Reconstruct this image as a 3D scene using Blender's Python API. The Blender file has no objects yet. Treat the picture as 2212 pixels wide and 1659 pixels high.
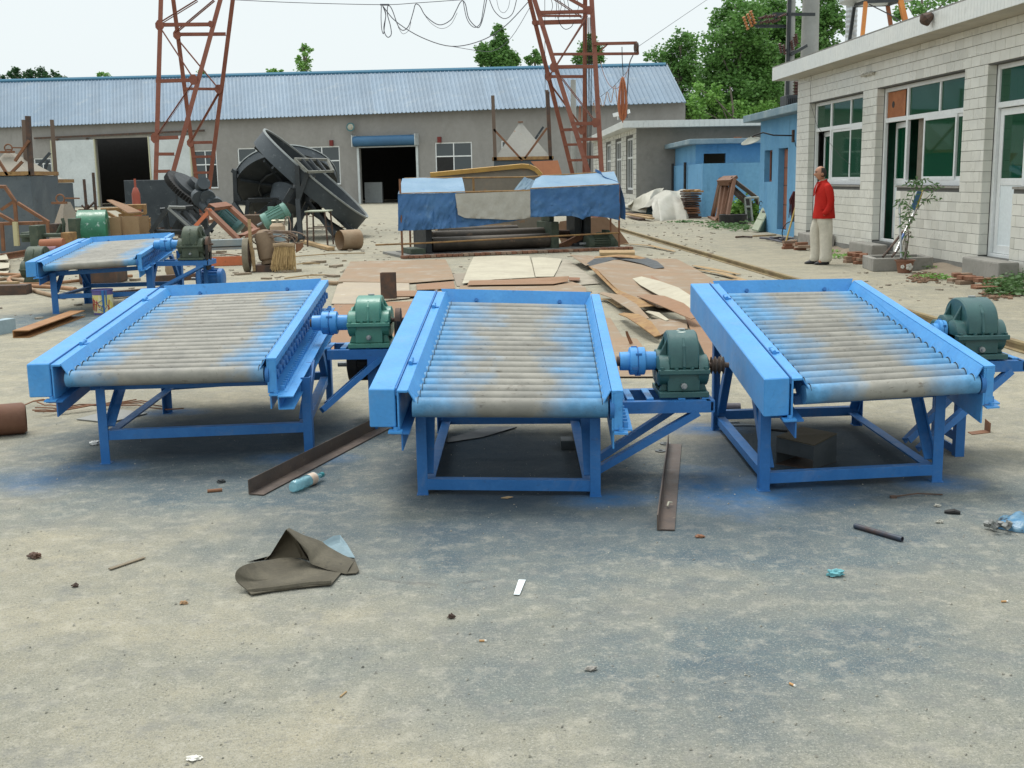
import bpy, bmesh, math, random
from math import sin, cos, pi, radians, sqrt, atan2
from mathutils import Vector, Matrix, noise
random.seed(7)
S = bpy.context.scene
COL = S.collection
V = Vector
# ---------------------------------------------------------------- camera
FPX, CAMH, ROLL, HY = 2450.0, 1.55, 0.018, 387.0       # measured on a 2212 x 1659 view of the place
PITCH = math.atan((829.5 - HY) / FPX)
_r0 = V((1, 0, 0)); FWD = V((0, cos(PITCH), -sin(PITCH))); _u0 = V((0, sin(PITCH), cos(PITCH)))
RGT = _r0 * cos(ROLL) - _u0 * sin(ROLL); UPV = _u0 * cos(ROLL) + _r0 * sin(ROLL)
cam = bpy.data.cameras.new('camera'); cam.sensor_width = 36; cam.lens = 36 * FPX / 2212
cam.clip_start = 0.05; cam.clip_end = 3000
co = bpy.data.objects.new('camera', cam); COL.objects.link(co)
M = Matrix.Identity(4)
for i in range(3):
    M[i][0] = RGT[i]; M[i][1] = UPV[i]; M[i][2] = -FWD[i]
M[2][3] = CAMH
co.matrix_world = M
S.camera = co
# ---------------------------------------------------------------- sky and sun (hazy, high overcast)
W = bpy.data.worlds.new('World'); S.world = W; W.use_nodes = True
nt = W.node_tree; nt.nodes.clear()
out = nt.nodes.new('ShaderNodeOutputWorld'); bg = nt.nodes.new('ShaderNodeBackground')
sky = nt.nodes.new('ShaderNodeTexSky'); sky.sky_type = 'NISHITA'; sky.sun_disc = False
SUN_EL, SUN_AZ = radians(66), radians(-28)
sky.sun_elevation = SUN_EL; sky.sun_rotation = SUN_AZ
sky.air_density = 1.0; sky.dust_density = 6.0; sky.ozone_density = 1.0; sky.altitude = 50
mx = nt.nodes.new('ShaderNodeMixRGB'); mx.inputs[0].default_value = 0.93
mx.inputs[2].default_value = (8.4, 9.1, 9.25, 1)          # the even white cloud layer over the yard
nt.links.new(sky.outputs[0], mx.inputs[1]); tcw = nt.nodes.new('ShaderNodeTexCoord'); spw = nt.nodes.new('ShaderNodeSeparateXYZ'); rgw = nt.nodes.new('ShaderNodeMapRange')   # overcast: the cloud is brighter overhead
rgw.inputs[1].default_value = .15; rgw.inputs[2].default_value = 1.0; rgw.inputs[3].default_value = 1.0; rgw.inputs[4].default_value = 1.7
vmw = nt.nodes.new('ShaderNodeVectorMath'); vmw.operation = 'SCALE'
nt.links.new(tcw.outputs['Generated'], spw.inputs[0]); nt.links.new(spw.outputs[2], rgw.inputs[0]); nt.links.new(mx.outputs[0], vmw.inputs[0]); nt.links.new(rgw.outputs[0], vmw.inputs['Scale'])
nt.links.new(vmw.outputs[0], bg.inputs[0])
bg.inputs[1].default_value = 0.104
nt.links.new(bg.outputs[0], out.inputs[0])
sl = bpy.data.lights.new('sun', 'SUN'); sl.energy = 2.2; sl.angle = radians(22); sl.color = (1, 0.96, 0.9)
so = bpy.data.objects.new('sun', sl); COL.objects.link(so)
sd = V((cos(SUN_EL) * sin(SUN_AZ), cos(SUN_EL) * cos(SUN_AZ), sin(SUN_EL)))   # towards the sun
so.rotation_euler = sd.to_track_quat('Z', 'Y').to_euler()
so.location = (0, 0, 60)
S.view_settings.view_transform = 'Standard'; S.view_settings.look = 'None'
S.view_settings.exposure = 0.06; S.view_settings.gamma = 1.0
S.render.engine = 'CYCLES'
S.cycles.max_bounces = 6; S.cycles.transparent_max_bounces = 12

# ---------------------------------------------------------------- survey helpers: sight lines met with real planes
def ray(x, y): return FWD * FPX + RGT * (x - 1106) + UPV * (829.5 - y)
def G(p, z=0.0):
    d = ray(*p); t = (z - CAMH) / d.z; return V((0, 0, CAMH)) + d * t
def P(p, Y):
    d = ray(*p); t = Y / d.y; return V((0, 0, CAMH)) + d * t
def Zm(ox, oy, w, zw=2212):
    s = w / zw
    return lambda x, y: ((ox + x * s) / 1.649, (oy + y * s) / 1.649)
def FPl(p, x0, k, y0):
    """point on the vertical plane x = x0 + k (y - y0)"""
    d = ray(*p); t = (x0 - k * y0) / (d.x - k * d.y); return V((d.x * t, d.y * t, CAMH + d.z * t))

# ---------------------------------------------------------------- objects
WM = {}
def tag(o, label=None, cat=None, group=None, kind=None):
    if label: o['label'] = label
    if cat: o['category'] = cat
    if group: o['group'] = group
    if kind: o['kind'] = kind
    return o
def thing(name, loc, label, cat, group=None, rz=0.0):
    o = bpy.data.objects.new(name, None); COL.objects.link(o)
    o.empty_display_size = 0.1
    o.location = loc; o.rotation_euler = (0, 0, rz)
    WM[o.name] = Matrix.Translation(V(loc)) @ Matrix.Rotation(rz, 4, 'Z')
    return tag(o, label, cat, group)
def link(name, me, parent=None, loc=None, rot=None):
    o = bpy.data.objects.new(name, me); COL.objects.link(o)
    if parent is not None: o.parent = parent
    m = Matrix.Identity(4)
    if loc is not None: o.location = loc; m = Matrix.Translation(V(loc))
    if rot is not None:
        o.rotation_euler = rot
        from mathutils import Euler
        m = m @ Euler(rot).to_matrix().to_4x4()
    WM[o.name] = (WM[parent.name] @ m) if parent is not None else m
    return o
def frame(a, b, up=V((0, 0, 1))):
    z = (V(b) - V(a)).normalized(); up = V(up)
    if abs(z.dot(up)) > 0.98: up = V((0, 1, 0)) if abs(z.y) < .9 else V((1, 0, 0))
    x = up.cross(z).normalized(); y = z.cross(x)
    return x, y, z
class MB:
    def __init__(s): s.v = []; s.f = []
    def add(s, vs, fs):
        n = len(s.v); s.v += [V(a) for a in vs]; s.f += [tuple(i + n for i in f) for f in fs]; return s
    def hexa(s, p):                              # 8 points: bottom 4 ccw, top 4 ccw
        return s.add(p, [(3, 2, 1, 0), (4, 5, 6, 7), (0, 1, 5, 4), (1, 2, 6, 5), (2, 3, 7, 6), (3, 0, 4, 7)])
    def bx(s, x0, x1, y0, y1, z0, z1):
        return s.hexa([(x0, y0, z0), (x1, y0, z0), (x1, y1, z0), (x0, y1, z0), (x0, y0, z1), (x1, y0, z1), (x1, y1, z1), (x0, y1, z1)])
    def box(s, c, d, m=None):
        c = V(c); h = [q / 2 for q in d]; ps = []
        for z in (-1, 1):
            for x, y in ((-1, -1), (1, -1), (1, 1), (-1, 1)):
                q = V((x * h[0], y * h[1], z * h[2])); ps.append(c + (m @ q if m else q))
        return s.hexa(ps)
    def prof(s, a, b, poly, up=(0, 0, 1), caps=True):
        """extrude the 2D outline poly [(u,v)] from a to b; u sideways, v along up"""
        x, y, z = frame(a, b, up); a = V(a); b = V(b); n = len(poly)
        vs = [a + x * u + y * w for u, w in poly] + [b + x * u + y * w for u, w in poly]
        fs = [(i, (i + 1) % n, n + (i + 1) % n, n + i) for i in range(n)]
        s.add(vs, fs)
        if caps:
            k = len(s.v) - 2 * n
            s.f.append(tuple(k + i for i in reversed(range(n)))); s.f.append(tuple(k + n + i for i in range(n)))
        return s
    def beam(s, a, b, w, h, up=(0, 0, 1)):
        return s.prof(a, b, [(-w / 2, -h / 2), (w / 2, -h / 2), (w / 2, h / 2), (-w / 2, h / 2)], up)
    def angle(s, a, b, w, t=0.006, up=(0, 0, 1), fx=1, fy=1, h=None):
        h = h or w
        q = [(0, 0), (w, 0), (w, t), (t, t), (t, h), (0, h)]
        return s.prof(a, b, [(u * fx, v * fy) for u, v in q], up)
    def chan(s, a, b, w, h, t=0.008, up=(0, 0, 1), fx=1):
        q = [(0, 0), (w, 0), (w, t), (t, t), (t, h - t), (w, h - t), (w, h), (0, h)]
        return s.prof(a, b, [((u - w / 2) * fx, v - h / 2) for u, v in q], up)
    def tube(s, pts, r, n=8, caps=True):
        pts = [V(p) for p in pts]; m = len(pts); rs = r if isinstance(r, (list, tuple)) else [r] * m
        base = len(s.v); pu = None
        for i, p in enumerate(pts):
            d = (pts[min(i + 1, m - 1)] - pts[max(i - 1, 0)])
            if d.length < 1e-9: d = V((0, 0, 1))
            d.normalize()
            if pu is None: x, y, _ = frame(V((0, 0, 0)), d)
            else:
                x = pu - d * pu.dot(d)
                if x.length < 1e-6: x, y, _ = frame(V((0, 0, 0)), d)
                x.normalize(); y = d.cross(x)
            pu = x
            for k in range(n):
                a = 2 * pi * k / n; s.v.append(p + (x * cos(a) + y * sin(a)) * rs[i])
        for i in range(m - 1):
            for k in range(n):
                a = base + i * n + k; b = base + i * n + (k + 1) % n; s.f.append((a, b, b + n, a + n))
        if caps:
            s.f.append(tuple(base + k for k in reversed(range(n)))); s.f.append(tuple(base + (m - 1) * n + k for k in range(n)))
        return s
    def lathe(s, prof, o, axis=(0, 0, 1), n=24, caps=True):
        """prof: [(r, h)] along axis from o"""
        x, y, z = frame(V((0, 0, 0)), V(axis).normalized()); o = V(o); base = len(s.v)
        for r, h in prof:
            for k in range(n):
                a = 2 * pi * k / n; s.v.append(o + z * h + (x * cos(a) + y * sin(a)) * r)
        for i in range(len(prof) - 1):
            for k in range(n):
                a = base + i * n + k; b = base + i * n + (k + 1) % n; s.f.append((a, b, b + n, a + n))
        if caps:
            s.f.append(tuple(base + k for k in reversed(range(n)))); q = base + (len(prof) - 1) * n
            s.f.append(tuple(q + k for k in range(n)))
        return s
    def cyl(s, a, b, r, n=16): return s.lathe([(r, 0), (r, (V(b) - V(a)).length)], a, V(b) - V(a), n)
    def slab(s, pts, t):
        """thick plate: pts loop (3D), t = Vector offset or thickness along +z"""
        t = V((0, 0, t)) if isinstance(t, (int, float)) else V(t); n = len(pts)
        vs = [V(p) for p in pts] + [V(p) + t for p in pts]
        fs = [tuple(reversed(range(n))), tuple(range(n, 2 * n))] + [(i, (i + 1) % n, n + (i + 1) % n, n + i) for i in range(n)]
        return s.add(vs, fs)
    def grid(s, fn, nu, nv, t=None):
        """surface fn(u,v) in 0..1; t = thickness vector function or Vector gives it a back"""
        n = len(s.v); pts = [V(fn(i / nu, j / nv)) for j in range(nv + 1) for i in range(nu + 1)]
        def idx(i, j): return n + j * (nu + 1) + i
        s.v += pts
        for j in range(nv):
            for i in range(nu): s.f.append((idx(i, j), idx(i + 1, j), idx(i + 1, j + 1), idx(i, j + 1)))
        if t is not None:
            m = len(s.v); t = V(t); s.v += [p + t for p in pts]
            def jd(i, j): return m + j * (nu + 1) + i
            for j in range(nv):
                for i in range(nu): s.f.append((jd(i, j), jd(i, j + 1), jd(i + 1, j + 1), jd(i + 1, j)))
            for i in range(nu):
                s.f.append((idx(i, 0), jd(i, 0), jd(i + 1, 0), idx(i + 1, 0))); s.f.append((idx(i, nv), idx(i + 1, nv), jd(i + 1, nv), jd(i, nv)))
            for j in range(nv):
                s.f.append((idx(0, j), idx(0, j + 1), jd(0, j + 1), jd(0, j))); s.f.append((idx(nu, j), jd(nu, j), jd(nu, j + 1), idx(nu, j + 1)))
        return s
    def mesh(s, name, mat, inv=None, smooth=False, bevel=0):
        me = bpy.data.meshes.new(name)
        me.from_pydata([tuple(inv @ p) if inv else tuple(p) for p in s.v], [], s.f)
        bm = bmesh.new(); bm.from_mesh(me)
        bmesh.ops.recalc_face_normals(bm, faces=bm.faces)
        if bevel:
            es = [e for e in bm.edges if len(e.link_faces) == 2 and e.calc_face_angle(0) > 0.6]
            bmesh.ops.bevel(bm, geom=es, offset=bevel, segments=1 if bevel < .02 else 2, affect='EDGES', profile=.6, clamp_overlap=True)
        bm.to_mesh(me); bm.free()
        if mat: me.materials.append(mat)
        if smooth: me.shade_smooth(); me.set_sharp_from_angle(angle=radians(38))
        return me
    def build(s, name, mat, parent=None, label=None, smooth=False, bevel=0):
        inv = WM[parent.name].inverted() if parent is not None else None
        o = link(name, s.mesh(name, mat, inv, smooth, bevel), parent)
        if label: o['label'] = label
        return o
def one(name, mat, mb, label, cat, group=None, smooth=False, bevel=0, kind=None):
    """a thing that is a single mesh, its origin at its base"""
    lo = V((min(p.x for p in mb.v), min(p.y for p in mb.v), min(p.z for p in mb.v)))
    hi = V((max(p.x for p in mb.v), max(p.y for p in mb.v), max(p.z for p in mb.v)))
    c = V(((lo.x + hi.x) / 2, (lo.y + hi.y) / 2, lo.z))
    me = mb.mesh(name, mat, Matrix.Translation(-c), smooth, bevel)
    return tag(link(name, me, None, c), label, cat, group, kind)
def structure(name, mat, mb, smooth=False):
    o = mb.build(name, mat, None, smooth=smooth); o['kind'] = 'structure'; return o
def nz(p, s=1.0, seed=0.0): return noise.noise(V((p[0] * s + seed * 7.3, p[1] * s - seed * 3.1, (p[2] if len(p) > 2 else 0) * s + seed)))

# ---------------------------------------------------------------- materials
MATS = {}
class NT:
    def __init__(s, name):
        s.m = bpy.data.materials.new(name); s.m.use_nodes = True; s.t = s.m.node_tree; s.n = s.t.nodes
        s.b = s.n['Principled BSDF']; s.tc = s.n.new('ShaderNodeTexCoord'); s.geo = s.n.new('ShaderNodeNewGeometry')
    def L(s, a, b): s.t.links.new(a, b)
    def val(s, sock, v):
        if hasattr(v, 'is_linked') or hasattr(v, 'links'): s.L(v, sock)
        else: sock.default_value = v
    def noise(s, scale, detail=4, rough=.6, vec=None, stretch=None, dist=0):
        v = vec or s.geo.outputs['Position']
        if stretch:
            mp = s.n.new('ShaderNodeMapping'); mp.inputs['Scale'].default_value = stretch; s.L(v, mp.inputs[0]); v = mp.outputs[0]
        t = s.n.new('ShaderNodeTexNoise'); t.inputs['Scale'].default_value = scale; t.inputs['Detail'].default_value = detail
        t.inputs['Roughness'].default_value = rough; t.inputs['Distortion'].default_value = dist; s.L(v, t.inputs['Vector']); return t.outputs['Fac']
    def ramp(s, f, a, b, ca=0.0, cb=1.0):
        r = s.n.new('ShaderNodeMapRange'); r.inputs[1].default_value = a; r.inputs[2].default_value = b
        r.inputs[3].default_value = ca; r.inputs[4].default_value = cb; r.clamp = True; s.L(f, r.inputs[0]); return r.outputs[0]
    def mix(s, f, a, b, mode='MIX'):
        r = s.n.new('ShaderNodeMixRGB'); r.blend_type = mode; s.val(r.inputs[0], f)
        for k, c in ((1, a), (2, b)):
            if isinstance(c, (tuple, list)): r.inputs[k].default_value = (*c[:3], 1)
            else: s.L(c, r.inputs[k])
        return r.outputs[0]
    def math(s, op, a, b=0.0):
        r = s.n.new('ShaderNodeMath'); r.operation = op; s.val(r.inputs[0], a); s.val(r.inputs[1], b); return r.outputs[0]
    def sep(s, v):
        r = s.n.new('ShaderNodeSeparateXYZ'); s.L(v, r.inputs[0]); return r.outputs
    def bump(s, h, strength=.3, dist=.01):
        b = s.n.new('ShaderNodeBump'); b.inputs['Strength'].default_value = strength; b.inputs['Distance'].default_value = dist
        s.L(h, b.inputs['Height'])
        if s.b.inputs['Normal'].links: s.L(s.b.inputs['Normal'].links[0].from_socket, b.inputs['Normal'])
        s.L(b.outputs[0], s.b.inputs['Normal'])
    def done(s, col, rough=.6, metal=0.0, spec=.5):
        if isinstance(col, (tuple, list)): s.b.inputs['Base Color'].default_value = (*col[:3], 1)
        else: s.L(col, s.b.inputs['Base Color'])
        s.val(s.b.inputs['Roughness'], rough); s.b.inputs['Metallic'].default_value = metal
        s.b.inputs['Specular IOR Level'].default_value = spec
        return s.m
def mat(name, c1, c2=None, scale=3, rough=.6, metal=0, spec=.4, bump=0, bscale=60, amt=(.4, .65), c3=None, c3scale=11, c3amt=(.6, .7), stretch=None, rnd=0, scuff=0):
    """weathered surface: c1, blotches of c2, sparse marks of c3"""
    if name in MATS: return MATS[name]
    k = NT(name); c = c1
    if c2: c = k.mix(k.ramp(k.noise(scale, 6, .65, stretch=stretch), *amt), c1, c2)
    if c3: c = k.mix(k.ramp(k.noise(c3scale, 8, .7, stretch=stretch), *c3amt), c, c3)
    v = k.noise(scale * 9, 3, .6); c = k.mix(k.ramp(v, .3, .7, 0, .22), c, (0.0, 0.0, 0.0) if isinstance(c1, str) else tuple(q * .55 for q in c1))
    if scuff:                                            # rubbed dust, scratches and specks of rust in the paint
        c = k.mix(k.ramp(k.noise(4, 8, .75, dist=.6), .54, .72, 0, .5 * scuff), c, (.26, .27, .26))
        c = k.mix(k.ramp(k.noise(60, 3, .6, stretch=(.25, 1, 1)), .66, .72, 0, .7 * scuff), c, (.03, .05, .09))
        c = k.mix(k.ramp(k.noise(22, 6, .75), .68, .73, 0, .8 * scuff), c, (.12, .07, .045))
    if rnd:
        oi = k.n.new('ShaderNodeObjectInfo'); c = k.mix(k.ramp(oi.outputs['Random'], 0, 1, 0, rnd), c, (0, 0, 0))
    if bump: k.bump(k.noise(bscale, 5, .6), bump, .01)
    r = k.ramp(k.noise(scale * 2, 3), .3, .7, rough - .08, min(1, rough + .1))
    MATS[name] = k.done(c, r, metal, spec); return MATS[name]

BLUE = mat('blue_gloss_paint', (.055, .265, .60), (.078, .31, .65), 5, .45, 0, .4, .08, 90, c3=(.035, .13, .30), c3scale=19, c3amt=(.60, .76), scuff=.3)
BLUE2 = mat('shaded_blue_frame_paint', (.022, .13, .36), (.034, .155, .40), 6, .5, 0, .35, .08, 80, c3=(.09, .12, .18), c3scale=20, c3amt=(.62, .78), scuff=.45)  # machine blue darkened, so frames and legs carry shade in their colour
GREEN = mat('green_machine_paint', (.05, .20, .15), (.075, .235, .18), 8, .4, 0, .5, .1, 60, c3=(.2, .16, .1), c3scale=34, c3amt=(.66, .74))
TEAL = mat('dark_teal_machine_paint', (.022, .08, .082), (.035, .105, .10), 8, .4, 0, .5, .1, 60, c3=(.12, .10, .07), c3scale=34, c3amt=(.66, .74))
OLIVE = mat('dusty_olive_machine_paint', (.045, .065, .045), (.085, .105, .07), 9, .6, 0, .4, .15, 60, c3=(.2, .15, .1), c3scale=30)
BGREEN = mat('bright_green_paint', (.008, .12, .06), (.02, .17, .09), 5, .4, 0, .5, .1, 40, c3=(.35, .45, .4), c3scale=7, c3amt=(.58, .66))
ORANGE = mat('crane_red_oxide_paint', (.20, .066, .04), (.245, .09, .055), 2, .6, 0, .35, .1, 30, c3=(.15, .04, .03), c3scale=5, c3amt=(.55, .7))
PRIMER = mat('orange_primer', (.55, .16, .07), (.42, .14, .07), 3, .6, 0, .3, .1, 40, c3=(.25, .1, .05), c3scale=8)
RUST = mat('rusty_steel', (.17, .085, .05), (.26, .12, .06), 5, .75, 0, .3, .25, 50, c3=(.08, .05, .04), c3scale=9)
RUSTD = mat('dark_rusty_steel', (.06, .045, .038), (.13, .07, .045), 7, .7, 0, .35, .2, 50)
RUSTY = mat('yellow_rust_steel', (.33, .20, .08), (.22, .12, .06), 6, .75, 0, .3, .2, 50)
DARK = mat('dark_grey_painted_steel', (.022, .027, .03), (.04, .046, .05), 3, .5, 0, .4, .08, 40, c3=(.13, .1, .08), c3scale=8, c3amt=(.62, .72))
PANG = mat('slate_grey_steel', (.032, .042, .05), (.052, .064, .072), 2.5, .55, 0, .4, .08, 40, c3=(.2, .22, .23), c3scale=5, c3amt=(.6, .75))
BLACK = mat('black_grease', (.012, .012, .013), (.03, .028, .026), 9, .6)
STEEL = mat('bare_grey_steel', (.23, .25, .26), (.30, .31, .30), 3, .5, .2, .5, .1, 40, c3=(.25, .18, .12), c3scale=6)
ALU = mat('bright_aluminium', (.7, .7, .7), None, 5, .3, .8)
PLASTER = mat('grey_cement_render', (.275, .265, .248), (.32, .31, .292), .35, .9, 0, .2, .35, 9, c3=(.25, .24, .225), c3scale=1.3, c3amt=(.55, .75), stretch=(1, 1, .35))
PLASTER2 = mat('annex_cement_render', (.24, .23, .205), (.28, .265, .24), .5, .9, 0, .2, .35, 9, c3=(.20, .19, .17), c3scale=1.5, c3amt=(.5, .7))
CONC = mat('concrete', (.27, .26, .235), (.33, .315, .285), 1.6, .9, 0, .2, .3, 40, c3=(.19, .18, .16), c3scale=5, c3amt=(.55, .7))
CONCD = mat('rough_plinth_concrete', (.20, .20, .185), (.27, .265, .245), 2.4, .95, 0, .2, .4, 30)
BWALL = mat('sky_blue_limewash', (.12, .30, .50), (.16, .36, .55), .9, .85, 0, .2, .2, 20, c3=(.10, .24, .38), c3scale=2.6, c3amt=(.58, .72), stretch=(1, 1, .3))
BROOF = mat('blue_stained_concrete', (.16, .24, .29), (.27, .34, .37), 1.6, .9, 0, .2, .25, 20, c3=(.10, .17, .22), c3scale=4)
WHITE = mat('white_window_plastic', (.78, .80, .80), (.72, .74, .73), 2, .35, 0, .5)
WPANEL = mat('white_door_panel', (.74, .80, .82), None, 2, .4, 0, .5)
TILE = mat('cream_wall_tile', (.73, .72, .65), (.77, .76, .70), .5, .28, 0, .5, rnd=.10)
TILE2 = mat('cream_wall_tile_warm', (.68, .67, .60), (.73, .72, .65), .6, .3, 0, .5, rnd=.16)
GROUT = mat('dark_tile_grout', (.10, .10, .095), (.14, .14, .13), 4, .9)
FASCIA = mat('white_fascia_tile', (.60, .62, .60), (.66, .67, .64), 1.2, .4, 0, .45, c3=(.4, .42, .4), c3scale=3, c3amt=(.6, .8))
SOFFIT = mat('cream_soffit', (.50, .47, .40), (.42, .40, .35), 1.5, .85)
BRICK = mat('red_brick', (.25, .115, .07), (.31, .17, .11), 6, .9, 0, .2, .3, 50, c3=(.38, .30, .22), c3scale=12, rnd=.3)
BRICKD = mat('dusty_brick', (.30, .20, .14), (.36, .26, .19), 6, .9, 0, .2, .3, 50, rnd=.25)
TARPB = mat('blue_tarpaulin', (.04, .13, .31), (.06, .165, .35), 2.2, .55, 0, .4, .25, 14, c3=(.12, .22, .36), c3scale=3.3, c3amt=(.56, .74))
TARPL = mat('sun_bleached_blue_tarpaulin', (.15, .26, .37), (.20, .31, .42), 2.2, .6, 0, .35, .25, 14, c3=(.08, .18, .33), c3scale=3.3, c3amt=(.55, .75))
SACK = mat('grey_tarpaulin_patch', (.42, .41, .37), (.36, .35, .31), 2.2, .7, 0, .3, .3, 14, c3=(.28, .2, .12), c3scale=7, c3amt=(.66, .75))
SHEETW = mat('pale_plastic_sheeting', (.43, .41, .35), (.37, .36, .30), 1.8, .45, 0, .45, .2, 12)
OSHEET = mat('orange_rust_sheet', (.275, .155, .088), (.25, .155, .095), 1.4, .75, 0, .25, .12, 30, c3=(.28, .2, .15), c3scale=2.5, c3amt=(.58, .75))
TANSH = mat('tan_rust_sheet', (.265, .195, .13), (.30, .20, .125), 1.1, .75, 0, .25, .12, 30, c3=(.34, .31, .26), c3scale=2.1, c3amt=(.52, .72))
PALESH = mat('pale_dusty_sheet', (.47, .43, .33), (.40, .36, .28), 1.3, .8, 0, .25, .12, 30, c3=(.33, .27, .2), c3scale=4, c3amt=(.6, .75))
WOOD = mat('weathered_wood', (.40, .28, .15), (.30, .21, .12), 4, .85, 0, .2, .2, 40, stretch=(1, 1, 8))
CARD = mat('brown_board', (.30, .20, .11), (.26, .17, .09), 3, .8)
RUBBER = mat('dusty_rubber_sheet', (.085, .075, .055), (.13, .115, .085), 9, .85, 0, .25, .3, 60, c3=(.06, .055, .045), c3scale=14)
GALV = mat('galvanised_sheet_door', (.52, .56, .56), (.62, .66, .66), .7, .5, .1, .4, .1, 4, c3=(.42, .45, .44), c3scale=1.6)
STRAW = mat('straw', (.42, .29, .13), (.33, .22, .10), 14, .85)
PIPE = mat('tan_dusty_pipe', (.32, .23, .15), (.27, .18, .11), 5, .8, 0, .3, .2, 40)
LEAF = {}
def leafmat(name, a, b):
    k = NT(name); c = k.mix(k.ramp(k.noise(.9, 3, .6), .35, .65), a, b)
    oi = k.n.new('ShaderNodeObjectInfo'); c = k.mix(k.ramp(k.noise(6, 2), .3, .7, 0, .6), c, tuple(q * .6 for q in a))
    m = k.done(c, .5, 0, .35)
    tr = k.n.new('ShaderNodeBsdfTranslucent'); k.L(c, tr.inputs[0]) if not isinstance(c, tuple) else None
    mxs = k.n.new('ShaderNodeMixShader'); mxs.inputs[0].default_value = .3
    k.L(k.b.outputs[0], mxs.inputs[1]); k.L(tr.outputs[0], mxs.inputs[2]); k.L(mxs.outputs[0], k.n['Material Output'].inputs[0]); return m
LEAF_D = leafmat('poplar_leaf', (.10, .23, .05), (.17, .34, .085))
LEAF_L = leafmat('light_leaf', (.17, .36, .07), (.24, .44, .10))
LEAF_P = leafmat('pot_plant_leaf', (.08, .17, .05), (.12, .22, .08))
BARK = mat('grey_bark', (.12, .10, .08), (.17, .15, .12), 5, .9)
def glass(name, tint, rough=.05, alpha=.35):
    """tinted pane: mirrors the yard, lets part of the room behind show"""
    k = NT(name); k.b.inputs['Base Color'].default_value = (*tint, 1); k.b.inputs['Roughness'].default_value = rough
    k.b.inputs['Specular IOR Level'].default_value = .8
    tr = k.n.new('ShaderNodeBsdfTransparent'); tr.inputs[0].default_value = tuple([min(1, q * 4 + .1) for q in tint]) + (1,)
    m = k.n.new('ShaderNodeMixShader'); m.inputs[0].default_value = alpha
    k.L(k.b.outputs[0], m.inputs[1]); k.L(tr.outputs[0], m.inputs[2]); k.L(m.outputs[0], k.n['Material Output'].inputs[0]); return k.m
GLASS = glass('green_tinted_glass', (.010, .10, .05), .03, .42)
GLASSD = glass('dark_workshop_glass', (.06, .075, .08), .08, .25)
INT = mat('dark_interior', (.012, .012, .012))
INTG = mat('green_room_interior', (.05, .22, .13), (.03, .12, .08), 2, .9)

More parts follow.
